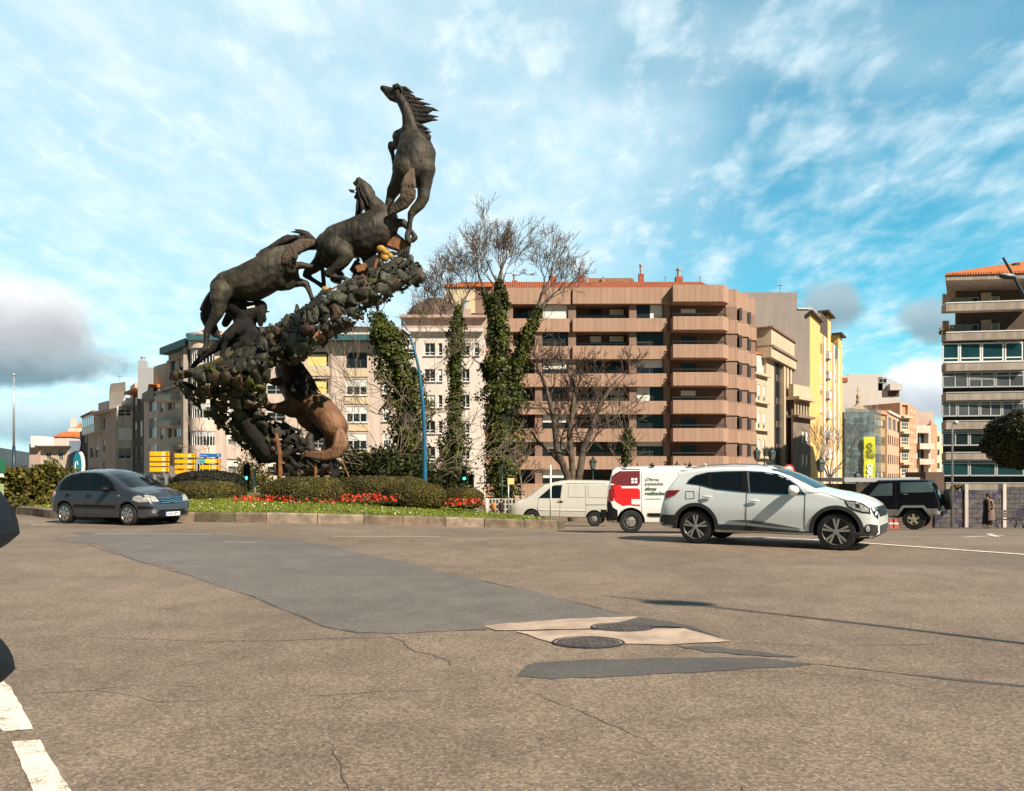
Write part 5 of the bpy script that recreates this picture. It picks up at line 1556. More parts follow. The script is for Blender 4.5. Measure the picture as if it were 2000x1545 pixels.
for (x0, y0) in ((414, 430), (472, 430), (414, 482), (472, 482)):
    car.both('window_emblem', [vp(*p) for p in [(x0, y0), (x0 + 44, y0), (x0 + 44, y0 + 40), (x0, y0 + 40)]], M['white_plain'], 0.008)
car.both('tail_light', [vp(*p) for p in [(20, 555), (118, 550), (122, 640), (118, 740), (95, 830), (20, 835)]], M['lamp_red'], 0.010)
car.panel('tail_light', [(-.82, 1.02), (-.82, .72), (-.68, .72), (-.68, 1.02)], 'B', M['lamp_red'], 0.01); car.panel('tail_light', [(.68, 1.02), (.68, .72), (.82, .72), (.82, 1.02)], 'B', M['lamp_red'], 0.01)
car.both('rear_bumper', [vp(*p) for p in [(0, 830), (60, 850), (90, 940), (170, 990), (180, 1210), (0, 1230)]], M['black'], 0.014)
car.panel('rear_bumper', [(-.80, .32), (-.80, .58), (.80, .58), (.80, .32)], 'B', M['black'], 0.014)
car.both('rub_strip', [vp(*p) for p in [(690, 1040), (690, 1085), (740, 1100), (1500, 1100), (1500, 1040)]], M['black'], 0.02)
M['van_text'] = mat('grey_green_lettering', (0.11, 0.15, 0.12), 0.6)
M['van_text2'] = mat('taupe_lettering', (0.30, 0.26, 0.22), 0.6)
for k, (s_, Y, mt, bd) in enumerate([('¡Obras', 482, 'van_text2', .0), ('pensadas', 556, 'van_text2', .001), ('obras', 645, 'van_text', .004), ('realizadas', 724, 'van_text', .004)]):
    x, z = vp(648, Y)
    p, n_ = car.cast(x + .2, z + .03, 'R')
    text_mesh('lettering', s_, .135, M[mt], t, (x, p.y - .010, z), (R(90 - math.degrees(math.asin(max(-1, min(1, -n_.z))))) if False else R(90), 0, 0), .006, 'LEFT', bd, 1.02)
x, z = vp(650, 800); p, n_ = car.cast(x + .2, z, 'R')
text_mesh('lettering', 'www.construccion.com', .045, M['van_text'], t, (x, p.y - .008, z), (R(90), 0, 0), .004)
car.gap([(0.95, 1.72), (0.95, .40)], closed=False)
car.gap([(1.95, 1.66), (1.95, .40)], closed=False); car.gap([(1.95, .35), (2.95, .35), (2.98, 1.1)], closed=False)
car.both('side_glass', [(2.05, 1.10), (2.05, 1.58), (2.60, 1.60), (2.90, 1.40), (3.15, 1.12)], M['glass_car'], 0.01)
car.panel('windscreen', [(2.72, -.60), (2.72, .60), (3.40, .70), (3.45, 0), (3.40, -.70)], 'T', M['glass_car'], 0.006)
for x in (0.52, 1.25, 2.25):
    for sy in (-1, 1):
        b = MB(); b.obox((x, sy * .68, 1.83), (1, 0, 0), (0, 1, 0), (0, 0, 1), .055, .03, .03); b.obox((x, sy * .68, 1.875), (1, 0, 0), (0, 1, 0), (0, 0, 1), .02, .02, .04)
        b.build('roof_foot', M['black'], t)
car.both('headlight', [(3.80, .80), (3.83, .95), (4.05, .90), (4.12, .78)], M['lamp_clear'], .01)
for sd in (-1, 1): mirror_mesh(car, 2.95, 1.18, sd, M['black'], .1, .12, .12)
place_by_wheels(t, 0.66, 3.36, -0.86, 1232.4, 20.9, 1432)
# ---------------------------------------------------------------- 4. older white panel van beyond the island
M['van_old'] = paint('old_white_paint', (0.58, 0.55, 0.48), 0.0, 0.4, 0.4, 0.16)
t = empty('panel_van', (0, 0, 0), 0, 'older dirty white panel van with blanked side windows, facing left', 'van')
top = [(0, .6), (.02, .9), (.05, 1.3), (.09, 1.7), (.15, 1.86), (.3, 1.93), (.7, 1.94), (2.0, 1.94), (2.4, 1.90), (2.75, 1.82), (3.05, 1.74), (3.25, 1.62), (3.6, 1.32), (3.9, 1.13), (4.2, 1.02), (4.5, .82), (4.62, .62), (4.66, .5)]
bot = [(0, .36), (.3, .36), (1, .34), (3.6, .34), (4.66, .32)]
car = Car(t, 4.66, top, bot, 0.88, 1.15, 1.94, 0.12, M['van_old'], [0.80, 3.55], 0.32, 0.375, nose=0.62, tail=0.93, nlen=0.6, tlen=0.2, crown=0.04, edge=0.14)
car.all_wheels({'rim': 0.20, 'kind': 'steel', 'face': M['rim_steel'], 'back': M['rim_dark']}, 0.19)
def wp(X, Y):   # zoom (1000,900, 7.69) -> van coordinates, van faces left
    return (0.80 + (1235 - X) / 7.69 / 45.0, 0.32 + (830 - Y) / 7.69 / 44.5)
for (x0, x1) in ((838, 1082), (1135, 1420)):
    car.both('blanked_window', [wp(*p) for p in [(x0, 345), (x0 + 15, 335), (x1 - 20, 338), (x1, 355), (x1, 515), (x0, 515)]], M['van_old'], 0.014)
    car.gap([wp(*p) for p in [(x0, 345), (x1 - 20, 338), (x1, 355), (x1, 515), (x0, 515)]], w_=.014)
car.both('side_glass', [wp(*p) for p in [(385, 540), (480, 455), (570, 375), (610, 348), (735, 340), (715, 535)]], M['glass_car'], 0.010)
car.panel('windscreen', [(3.08, -.62), (3.08, .62), (3.86, .74), (3.95, 0), (3.86, -.74)], 'T', M['glass_car'], 0.006)
car.gap([wp(*p) for p in [(745, 320), (718, 535), (712, 830), (400, 820), (370, 700), (385, 545)]], closed=False, w_=.014)
car.gap([wp(*p) for p in [(800, 312), (1450, 302)]], closed=False, w_=.02)
car.gap([wp(*p) for p in [(1095, 330), (1105, 690), (1110, 830)]], closed=False, w_=.012)
car.both('side_track', [wp(*p) for p in [(1110, 612), (1110, 630), (1400, 618), (1400, 604)]], M['frame_grey'], 0.016)
car.both('side_moulding', [wp(*p) for p in [(400, 705), (400, 722), (1105, 715), (1105, 698)]], M['white_plain'], 0.018)
car.both('rear_bumper', [wp(*p) for p in [(1330, 690), (1330, 780), (1480, 860), (1500, 690)]], M['black'], 0.012)
car.both('tail_light', [wp(*p) for p in [(1452, 540), (1452, 665), (1495, 665), (1495, 540)]], M['lamp_red'], 0.014)
for sd in (-1, 1): handle(car, *wp(735, 585), sd, M['black'])
car.both('door_dent', [wp(*p) for p in [(660, 590), (690, 610), (700, 600), (676, 582)]], M['frame_dark'], 0.004); car.both('door_dent', [wp(*p) for p in [(705, 560), (722, 610), (738, 600), (716, 556)]], M['frame_dark'], 0.004)
place_by_wheels(t, 0.80, 3.55, 0.88, 1160.6, 33.0, 1037.7, False)
# ---------------------------------------------------------------- 5. black off-roader
M['jeep_black'] = mat('black_paint', (0.003, 0.003, 0.005), 0.4, spec=0.25)
M['jeep_grey'] = mat('silver_grey_cladding', (0.30, 0.28, 0.26), 0.5, 0.2, var=0.1)
t = empty('off_road_car', (0, 0, 0), 0, 'boxy black off-road car with silver lower panels and a spare wheel on its tail', 'car')
def jp(X, Y):   # zoom (1640,900, 5.556), car faces left; wheel centre (812,645)
    return (0.80 + (812 - X) / 5.556 / 55.5, 0.365 + (645 - Y) / 5.556 / 55.5)
top = [(0, .62), (.01, .95), (.06, 1.12), (.14, 1.35), (.24, 1.62), (.32, 1.69), (.5, 1.715), (1.2, 1.725), (1.9, 1.72), (2.15, 1.66), (2.35, 1.50), (2.60, 1.22), (2.75, 1.12), (3.3, 1.08), (3.85, 1.03), (3.95, .95), (3.98, .5)]
bot = [(0, .50), (.3, .46), (.9, .42), (3.5, .42), (3.98, .5)]
car = Car(t, 3.98, top, bot, 0.86, 1.10, 1.72, 0.12, M['jeep_black'], [0.80, 3.30], 0.365, 0.44, nose=0.85, tail=0.94, nlen=0.3, tlen=0.2, crown=0.02, edge=0.07, arch_squares=True)
car.all_wheels({'rim': 0.20, 'kind': 'spokes', 'n': 5, 'face': M['rim_cream'], 'w0': .035, 'w1': .045, 'rot': .3}, 0.24)
M['jeep_glass'] = glassmat('misty_glass', (0.10, 0.14, 0.14), 0.1, 0.4)
car.both('side_glass', [jp(*p) for p in [(372, 395), (385, 375), (480, 262), (612, 255), (612, 392)]], M['jeep_glass'], 0.008)
car.both('side_glass', [jp(*p) for p in [(690, 250), (1005, 250), (1028, 358), (690, 362)]], M['jeep_glass'], 0.008)
b = MB()
car.both('cladding', [jp(*p) for p in [(465, 540), (665, 540), (655, 610), (465, 605)]], M['jeep_grey'], 0.02)
car.both('cladding', [jp(*p) for p in [(940, 532), (1105, 532), (1090, 595), (960, 600)]], M['jeep_grey'], 0.02)
for wx in (0.80, 3.30):
    o_ = [(-.68, -.12), (-.60, .14), (-.33, .475), (.33, .475), (.60, .14), (.68, -.12)]; i_ = [(.56, -.12), (.50, .11), (.285, .40), (-.285, .40), (-.50, .11), (-.56, -.12)]
    car.both('fender_flare', [(wx + a, .365 + c_) for a, c_ in o_ + i_], M['jeep_grey'], 0.035)
car.gap([jp(*p) for p in [(645, 235), (645, 535)]], closed=False)
car.gap([jp(*p) for p in [(375, 400), (370, 535)]], closed=False)
for sd in (-1, 1):
    handle(car, *jp(742, 378), sd, M['chrome'], None, .08)
    mirror_mesh(car, 2.62, 1.15, sd, M['chrome'], .06, .11, .09)
car.panel('rear_window', [(-.6, 1.18), (-.56, 1.6), (.56, 1.6), (.6, 1.18)], 'B', M['glass_car'], .008)
car.both('tail_light', [(0.0, .80), (0.0, 1.0), (.06, 1.0), (.06, .80)], M['lamp_red'], .015)
b = MB(); b.lathe([(.10, -.11), (.33, -.11), (.36, -.08), (.365, 0), (.36, .08), (.33, .11), (.10, .11)], (-.20, 0.1, 1.02), 'X', 32); b.build('spare_wheel', M['black'], t, True, 40)
b = MB(); b.box(-.12, .02, .02, .18, .80, 1.2); b.build('wheel_carrier', M['metal_dark'], t)
b = MB(); b.box(-.10, .05, -.78, .78, .50, .62); b.build('rear_bumper', M['black'], t)
b = MB(); b.box(1.45, 2.75, -.93, -.86, .40, .45); b.build('side_step', M['chrome'], t)
b = MB(); b.box(1.45, 2.75, .86, .93, .40, .45); b.build('side_step', M['chrome'], t)
place_by_wheels(t, 0.80, 3.30, 0.86, 1784.9, 26.6, 1635, False)
# ---------------------------------------------------------------- 6. door mirror of the car the photograph is taken from
M['mirror_blue'] = mat('dark_blue_shell', (0.003, 0.008, 0.013), 0.42, spec=0.4)
t = empty('car_door', (-1.2, 0.36, 0), 0, 'dark blue door mirror of a near car, cut off by the left edge', 'car mirror')
lx, ly = t.location.x, t.location.y
MY = 0.90
b = MB()
zc, rz_ = EYE - 0.045, 0.060
def lobe(pxmax, y0, ypk, y1, nm):
    """shell with a rounded right end, tallest at the left"""
    zt = PZ(y0, MY); zb = PZ(y1, MY); zk = PZ(ypk, MY); xe = PX(pxmax, MY)
    b = MB(); prof = []
    n = 14
    for i in range(n + 1):
        u = i / n
        x = xe - 0.22 * (1 - math.sin(u * PI / 2) ** 1.0)
        k = math.sqrt(max(0.0, 1 - u ** 6)); kb = max(0.0, 1 - u ** 4)
        xt = x
        up = (zt + 0.020 - zk) * k; dn = (zk - zb + 0.016) * kb
        ring = []
        for j in range(20):
            a = 2 * PI * j / 20
            hh = up if math.sin(a) > 0 else dn
            ring.append((xt - lx, MY - ly - 0.085 * (1 - math.cos(a)) * (0.25 + 0.75 * k), zk + math.sin(a) * hh))
        prof.append(ring)
    vs = [v for r in prof for v in r]
    fs = [(i * 20 + j, i * 20 + (j + 1) % 20, (i + 1) * 20 + (j + 1) % 20, (i + 1) * 20 + j) for i in range(n) for j in range(20)]
    fs += [tuple(range(20))[::-1], tuple(n * 20 + j for j in range(20))]
    b.add(vs, fs)
    return b.build(nm, M['mirror_blue'], t, True, 60)
lobe(40, 938, 1040, 1086, 'upper_shell')
lobe(31, 1212, 1305, 1346, 'lower_shell')
b = MB(); b.tube([(-0.02, MY - ly, 1.23), (0.28, MY - ly, 1.25), (0.42, MY - ly, 1.25)], 0.05, 10)
b.tube([(0.0, 0.0, 1.02), (0.0, MY - ly, 1.20), (0.3, MY - ly, 1.24)], [0.05, 0.045, 0.04], 10)
b.build('mirror_arm', M['black'], t, True)
b = MB(); b.box(-0.5, 1.6, -0.06, 0.0, 0.30, 1.02); b.build('door_panel', M['mirror_blue'], t)
b = MB(); b.box(-0.5, 1.6, -0.05, 0.02, 1.02, 1.05); b.build('window_seal', M['black'], t)
# ================================================================ buildings
CAMXY = Vector((0, 0))
class Bld:
    def __init__(s, name, label, cat, x, y, z=0.0, group=None):
        s.o = Vector((x, y, z)); s.root = empty(name, s.o, 0, label, cat, group)
        s.z = z
    def L(s, p):
        return Vector(p) - s.o
    def frame(s, A, B):
        A = Vector(A); B = Vector(B); d = (B - A); ln = d.length; d.normalize()
        n = Vector((d.y, -d.x))
        if n.dot(CAMXY - (A + B) / 2) < 0: n = -n
        return A, d, n, ln
    def wall(s, A, B, z0, z1, m, op=(), rev=0.25, name='wall'):
        """facade sheet with real openings; op: (u0, u1, za, zb)"""
        A, d, n, ln = s.frame(A, B)
        us = sorted(set([0, ln] + [max(0, min(ln, v)) for o in op for v in o[:2]]))
        zs = sorted(set([z0, z1] + [max(z0, min(z1, v)) for o in op for v in o[2:4]]))
        b = MB()
        def pt(u, z, k=0.0):
            q = A + d * u - n * k
            return s.L((q.x, q.y, z))
        for i in range(len(us) - 1):
            for j in range(len(zs) - 1):
                uc = (us[i] + us[i + 1]) / 2; zc = (zs[j] + zs[j + 1]) / 2
                if any(o[0] < uc < o[1] and o[2] < zc < o[3] for o in op): continue
                b.add([pt(us[i], zs[j]), pt(us[i + 1], zs[j]), pt(us[i + 1], zs[j + 1]), pt(us[i], zs[j + 1])], [(0, 1, 2, 3)])
        for o in op:
            u0, u1, a, c = o[:4]
            for (p, q) in (((u0, a), (u1, a)), ((u1, a), (u1, c)), ((u1, c), (u0, c)), ((u0, c), (u0, a))):
                b.add([pt(*p), pt(*q), pt(*q, rev), pt(*p, rev)], [(0, 1, 2, 3)])
        # closing edges
        b.add([pt(0, z0), pt(0, z1), pt(0, z1, rev), pt(0, z0, rev)], [(0, 1, 2, 3)])
        b.add([pt(ln, z0), pt(ln, z1), pt(ln, z1, rev), pt(ln, z0, rev)], [(0, 1, 2, 3)])
        b.add([pt(0, z1), pt(ln, z1), pt(ln, z1, rev), pt(0, z1, rev)], [(0, 1, 2, 3)])
        return b.build(name, m, s.root)
    def window(s, A, B, u0, u1, z0, z1, fr='frame_white', pane='glass', mull=(0.5,), trans=(), blind=None, depth=0.14, fw=0.07, bmat='blind', sill=False):
        A, d, n, ln = s.frame(A, B)
        X = Vector((d.x, d.y, 0)); Yn = Vector((n.x, n.y, 0)); Z = Vector((0, 0, 1))
        def c(u, z, k):
            q = A + d * u - n * k
            return s.L((q.x, q.y, z))
        b = MB()
        um = (u0 + u1) / 2; zm = (z0 + z1) / 2; hw = (u1 - u0) / 2; hh = (z1 - z0) / 2
        b.obox(c(um, z0 + fw / 2, depth), X, Yn, Z, hw, .03, fw / 2)
        b.obox(c(um, z1 - fw / 2, depth), X, Yn, Z, hw, .03, fw / 2)
        b.obox(c(u0 + fw / 2, zm, depth), X, Yn, Z, fw / 2, .028, hh - fw)
        b.obox(c(u1 - fw / 2, zm, depth), X, Yn, Z, fw / 2, .028, hh - fw)
        for m_ in mull:
            b.obox(c(u0 + (u1 - u0) * m_, zm, depth), X, Yn, Z, fw * .45, .026, hh - fw)
        for t_ in trans:
            b.obox(c(um, z0 + (z1 - z0) * t_, depth), X, Yn, Z, hw - fw, .022, fw * .45)
        if sill: b.obox(c(um, z0 - .05, -.04), X, Yn, Z, hw + .1, .12, .04)
        w = b.build('window', M[fr] if isinstance(fr, str) else fr, s.root)
        p = MB(); k = depth + .012
        p.add([c(u0, z0, k) , c(u1, z0, k), c(u1, z1, k), c(u0, z1, k)], [(0, 1, 2, 3)])
        p.build('pane', M[pane], w)
        if blind:
            lo, hi, side = blind if len(blind) == 3 else (*blind, (0, 1))
            p = MB(); k = depth - .032
            ua = u0 + fw + (u1 - u0 - 2 * fw) * side[0]; ub = u0 + fw + (u1 - u0 - 2 * fw) * side[1]
            za = z0 + (z1 - z0) * lo; zb = z0 + (z1 - z0) * hi
            p.add([c(ua, za, k), c(ub, za, k), c(ub, zb, k), c(ua, zb, k)], [(0, 1, 2, 3)])
            p.build('blind', M[bmat], w)
        return w
    def slab(s, A, B, z0, z1, out, m, name='ledge', back=0.0, over=0.0):
        """ledge, cornice or parapet: a box standing `out` in front of the facade line"""
        A, d, n, ln = s.frame(A, B)
        q = A + d * ln / 2 + n * (out - back) / 2
        b = MB(); b.obox(s.L((q.x, q.y, (z0 + z1) / 2)), (d.x, d.y, 0), (n.x, n.y, 0), (0, 0, 1), ln / 2 + over, (out + back) / 2, (z1 - z0) / 2)
        return b.build(name, m, s.root)
    def body(s, poly, z0, z1, m, name='wall', top=None):
        b = MB(); b.prism([(x - s.o.x, y - s.o.y) for x, y in poly], z0 - s.o.z, z1 - s.o.z, [(x - s.o.x, y - s.o.y) for x, y in top] if top else None)
        return b.build(name, m, s.root)
    def chimney(s, x, y, z0, w, h, m, cap=True):
        b = MB(); b.box(x - w / 2 - s.o.x, x + w / 2 - s.o.x, y - w / 2 - s.o.y, y + w / 2 - s.o.y, z0 - s.z, z0 + h - s.z)
        c = b.build('chimney', m, s.root)
        if cap:
            b = MB(); b.lathe([(w * .28, 0), (w * .28, h * .35), (w * .38, h * .36), (w * .38, h * .46)], (x - s.o.x, y - s.o.y, z0 + h - s.z), n=10)
            b.build('cowl', M['frame_grey'], c)
rb = random.Random(41)
def railing(bl, A, B, z0, h, m, n=None, out=0.0, name='railing', t=0.025):
    A2, d, nn, ln = bl.frame(A, B)
    b = MB()
    for zz in (h, h * .5):
        p0 = A2 + nn * out; p1 = A2 + d * ln + nn * out
        b.tube([bl.L((p0.x, p0.y, z0 + zz)), bl.L((p1.x, p1.y, z0 + zz))], t, 5)
    for k in range(int(ln / 1.2) + 1):
        p = A2 + d * (ln * k / max(1, int(ln / 1.2))) + nn * out
        b.tube([bl.L((p.x, p.y, z0)), bl.L((p.x, p.y, z0 + h))], t, 5)
    return b.build(name, m, bl.root)
# ---------------- brown panelled apartment block
M['panel_brown'] = wallmat('brown_panel_cladding', (0.42, 0.262, 0.180), 0.15, (0.62, 0.0), 0.62)
M['panel_pink'] = wallmat('pinkish_panel_wall', (0.33, 0.205, 0.150), 0.18, (0.0, 0.0))
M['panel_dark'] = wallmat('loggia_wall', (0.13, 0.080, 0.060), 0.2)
BY = 80.0
X = lambda px: PX(px, BY)
Zb = lambda py: PZ(py, BY)
bb = Bld('apartment_building', 'brown panelled apartment block with long balconies and an orange tiled roof edge', 'building', X(1200), BY, -3)
xl, xr = X(875), X(1420)
WY = BY                      # window plane
bandY = BY - 0.5
# deep body
bb.body([(xl, BY + 2.2), (xr, BY + 2.2), (xr + 0.0, BY + 14), (xl, BY + 14)], -3, Zb(566), M['panel_pink'])
pitch = 53.6
A0, B0 = (xl, BY), (X(1308), BY)
cols = [(1002, 1045, 'log'), (1059, 1110, 'win'), (1125, 1229, 'log'), (1243, 1296, 'win'), (945, 990, 'win'), (885, 935, 'win')]
ops = []
for r in range(8):
    yt = 594.5 + pitch * r; yb = yt + 29
    for (a, b_, k) in cols:
        ops.append((X(a) - xl, X(b_) - xl, Zb(yb), Zb(yt)))
bb.wall(A0, B0, -3, Zb(566), M['panel_pink'], ops, 2.0)
blinds = {(0, 1): (.02, .98), (3, 0): (.3, .98, (0, .5)), (3, 3): (.35, .98), (1, 4): (.5, .98), (5, 3): (.5, .98, (0, .5)), (1, 5): (.62, .98), (1, 6): (.62, .98), (3, 6): (.68, .98), (1, 7): (.4, .98)}
for r in range(8):
    yt = 594.5 + pitch * r; yb = yt + 29
    for ci, (a, b_, k) in enumerate(cols):
        u0, u1 = X(a) - xl, X(b_) - xl; z0, z1 = Zb(yb), Zb(yt)
        if k == 'win':
            bl = None; side = None
            if ci == 1: bl = {0: (.02, .98), 2: (.35, .98), 4: (.45, .98), 5: (.55, .98), 6: (.4, .98)}.get(r)
            if ci == 3: bl = {0: (.02, .98, (.52, 1)), 2: (.45, .98), 3: (.02, .98, (0, .5)), 5: (.7, .98), 6: (.75, .98)}.get(r)
            if ci == 4: bl = (.4, .98) if r % 3 == 0 else None
            bb.window(A0, B0, u0, u1, z0, z1, 'frame_dark', 'glass', (.5,), (.3,) if r % 2 else (), bl, .25, .09)
        else:
            # loggia: recessed wall with its own glazed door
            m = (u0 + u1) / 2
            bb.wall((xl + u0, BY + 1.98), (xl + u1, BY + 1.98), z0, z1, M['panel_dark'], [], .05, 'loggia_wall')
            if u1 - u0 > 3:
                bb.window((xl, BY + 1.9), (xr, BY + 1.9), u1 - 1.9, u1 - .25, z0 + .1, z1 - .1, 'frame_dark', 'glass', (.5,), (), (.55, .98) if r in (0, 1, 3) else None, .0, .07)
                bb.window((xl, BY + 1.9), (xr, BY + 1.9), u0 + 1.6, u0 + 2.9, z0 + .1, z1 - .1, 'frame_dark', 'glass', (.5,), (), (.5, .98) if r % 3 == 1 else None, .0, .07)
                railing(bb, (xl + u0, BY + .3), (xl + u1, BY + .3), z0 - .05, .42, M['metal_dark'], t=.03)
            else:
                bb.window((xl, BY + 1.9), (xr, BY + 1.9), u0 + .4, u1 - .4, z0, z1 - .1, 'frame_dark', 'glass', (.5,), (), None, .0, .07)
    # spandrel band below this row of windows
    if r < 8:
        zt, zbm = Zb(yb - .3), Zb(yb + 25.3)
        bb.slab((X(1118), BY), (X(1300), BY), zbm, zt, .45, M['panel_brown'], 'balcony_front')
        bb.slab((X(880), BY), (X(1112), BY), zbm, zt, .30, M['panel_brown'], 'balcony_front')
bb.slab((X(1118), BY), (X(1308), BY), Zb(595), Zb(563.5), .48, M['panel_brown'], 'parapet')
bb.slab((X(962), BY), (X(1114), BY), Zb(595), Zb(563.5), .33, M['panel_brown'], 'parapet')
# projecting balcony stack with chamfered right corner
xa, xb = X(1309), X(1420)
BX1 = X(1405)
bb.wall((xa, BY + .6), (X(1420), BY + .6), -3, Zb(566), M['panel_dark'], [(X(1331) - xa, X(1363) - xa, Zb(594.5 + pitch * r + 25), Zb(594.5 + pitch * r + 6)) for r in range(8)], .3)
for r in range(8):
    yt = 594.5 + pitch * r
    bb.window((xa, BY + .6), (X(1420), BY + .6), X(1331) - xa, X(1363) - xa, Zb(yt + 25), Zb(yt + 6), 'frame_dark', 'glass', (.5,), (.25,), {0: (.5, .98), 3: (.45, .98)}.get(r), .1, .08)
    for (z1, z0, nm) in (((563 if r == 0 else None), 595, 'parapet'), (623.5 + pitch * r, 649 + pitch * r, 'balcony_front')):
        if z1 is None: continue
        za, zb_ = Zb(z0), Zb(z1)
        poly = [(xa, BY + .55), (xa, BY - 1.5), (BX1, BY - 1.5), (xb, BY - .55), (xb, BY + .55)]
        bb.body(poly, za, zb_, M['panel_brown'], nm)
    zr = Zb(623.5 + pitch * r)
    b = MB(); pl_ = [(xa, BY - 1.2), (BX1 - .1, BY - 1.2), (xb - .15, BY - .4)]
    for hh in (.28, .36): b.tube([bb.L((p[0], p[1], zr + hh)) for p in pl_], .025, 5)
    for p in pl_ + [((xa + BX1) / 2, BY - 1.2), (xa + .8, BY - 1.2)]: b.tube([bb.L((p[0], p[1], zr - .1)), bb.L((p[0], p[1], zr + .36))], .025, 5)
    b.build('railing', M['metal_dark'], bb.root)
# saw-tooth side stepping back to the right
zig = [(X(1420), BY + .5), (X(1441) , BY + .5), (PX(1444, BY + 2.2), BY + 2.2), (PX(1459, BY + 2.4), BY + 2.4), (PX(1461.5, BY + 4.4), BY + 4.4), (PX(1475, BY + 4.6), BY + 4.6), (PX(1476, BY + 12), BY + 12), (X(1420), BY + 12)]
for r in range(-1, 8):
    y0 = 563 if r < 0 else 649 + pitch * (r - 1);
    # light band (projecting a little) then plain storey
    if r < 0:
        bb.body(zig, Zb(597), Zb(562), M['panel_brown'], 'parapet')
    else:
        k = .12
        zi = [(x + (k if i not in (0, 7) else 0), y - (k if i not in (6, 7) else 0)) for i, (x, y) in enumerate(zig)]
        bb.body(zi, Zb(650 + pitch * r), Zb(624 + pitch * r), M['panel_brown'], 'panel_band')
        bb.body(zig, Zb(624 + pitch * r), Zb(597 + pitch * r), M['panel_pink'], 'wall')
        for (px, yy) in ((1442.5, BY + 1.35), (1460, BY + 3.4)):
            bm_ = MB(); x_ = PX(px, yy); bm_.box(x_ - .14 - bb.o.x, x_ + .16 - bb.o.x, yy - .75 - bb.o.y, yy - .05 - bb.o.y, Zb(622 + pitch * r) - bb.z, Zb(599 + pitch * r) - bb.z)
            bm_.build('side_window', M['frame_dark'], bb.root)
# roof
rf = bb.body([(xl - .3, BY + .4), (X(1398), BY + .4), (X(1409), BY + .4), (X(1409), BY + 14), (xl - .3, BY + 14)], Zb(565), PZ(550.5, 83.6), M['tile_red'], 'roof',
             [(xl + 1, BY + 3.6), (X(1384), BY + 3.6), (X(1386), BY + 3.6), (X(1386), BY + 12), (xl + 1, BY + 12)])
bb.slab((xl, BY + .4), (X(1410), BY + .4), Zb(566), Zb(563), .15, M['tile_dark'], 'gutter')
M['brick_red'] = mat('red_chimney_brick', (0.36, 0.10, 0.05), 0.9, var=0.35, vscale=5)
for (px, pt, w) in ((1081, 536, .65), (1137, 536, .75), (1257, 531, .55), (1332, 537, .75), (1005, 545, .6)):
    bb.chimney(X(px) * 1.03, BY + 4, Zb(560), w, Zb(pt) - Zb(560) + .8, M['brick_red'])
for px in (1150, 1182, 1306, 1375): bb.chimney(X(px) * 1.03, BY + 4, Zb(560), .3, Zb(548) - Zb(560) + .8, M['frame_grey'])
bb.body([(X(1147), BY + 3.5), (X(1255), BY + 3.5), (X(1255), BY + 7), (X(1147), BY + 7)], Zb(556), PZ(543, 84.5), M['tile_dark'], 'roof_room', [(X(1152), BY + 4.5), (X(1250), BY + 4.5), (X(1250), BY + 6), (X(1152), BY + 6)])
b = MB(); x_ = X(1150) - bb.o.x; b.tube([(x_, 4, Zb(550) - bb.z), (x_, 4, Zb(512) - bb.z)], .03, 4); b.tube([(x_ - .3, 4, Zb(520) - bb.z), (x_ + .3, 4, Zb(520) - bb.z)], .02, 4); b.tube([(x_ - .2, 4, Zb(526) - bb.z), (x_ + .2, 4, Zb(526) - bb.z)], .02, 4); b.build('aerial', M['metal'], bb.root)
# cream upper left corner
M['cream'] = wallmat('cream_plaster', (0.66, 0.53, 0.34), 0.12)
bb.wall((X(871), BY - .35), (X(928), BY - .35), Zb(613), Zb(562), M['cream'], [], .4, 'gable_wall')
bb.slab((X(868), BY - .35), (X(962), BY - .35), Zb(562), Zb(557.5), .2, M['tile'], 'gutter', .5)
bb.body([(X(928), BY - .2), (X(962), BY - .2), (X(962), BY + 1), (X(928), BY + 1)], Zb(613), Zb(562), M['panel_pink'], 'wall')
bb.slab((X(930), BY), (X(1308), BY), -3, Zb(1000), .3, M['dark'], 'ground_floor')
# ---------------- white apartment building (centre)
M['white_wall'] = wallmat('white_painted_wall', (0.70, 0.62, 0.55), 0.15)
M['rose_wall'] = wallmat('rose_plaster', (0.50, 0.36, 0.29), 0.2)
Y2 = 76.0
x2 = lambda px: PX(px, Y2)
z2 = lambda py: PZ(py, Y2)
wb = Bld('apartment_building', 'white apartment building with a rounded mansard, seen between the ivy-clad trees', 'building', x2(870), Y2, -2)
A2_, B2_ = (x2(775), Y2), (x2(944), Y2)
wcols = [(786, 812), (829, 850), (856, 864), (902, 917), (926, 936)]
op = []
for r in range(6):
    for (a, c_) in wcols:
        if a == 926 and r != 0: continue
        op.append((x2(a) - x2(775), x2(c_) - x2(775), z2(694 + 50.7 * r), z2(670 + 50.7 * r)))
wb.wall(A2_, B2_, -2, z2(648), M['white_wall'], op, .3)
for i, o in enumerate(op):
    wb.window(A2_, B2_, *o, 'frame_white', 'glass', (.5,) if o[1] - o[0] > .6 else (), (.25,), (rb.choice([.5, .65, .8]), .98) if rb.random() < .45 else None, .16, .06, 'blind', True)
wb.body([(x2(775), Y2 + .3), (x2(944), Y2 + .3), (x2(950), Y2 + 12), (x2(775), Y2 + 12)], -2, z2(648), M['white_wall'])
wb.slab(A2_, B2_, z2(649), z2(643), .5, M['white_wall'], 'cornice')
wb.body([(x2(780), Y2 + 1.2), (x2(949), Y2 + 1.2), (x2(949), Y2 + 10), (x2(780), Y2 + 10)], z2(650), z2(617), M['rose_wall'], 'top_storey')
wb.slab((x2(778), Y2 + 1.2), (x2(950), Y2 + 1.2), z2(617), z2(612), .6, M['rose_wall'], 'eaves')
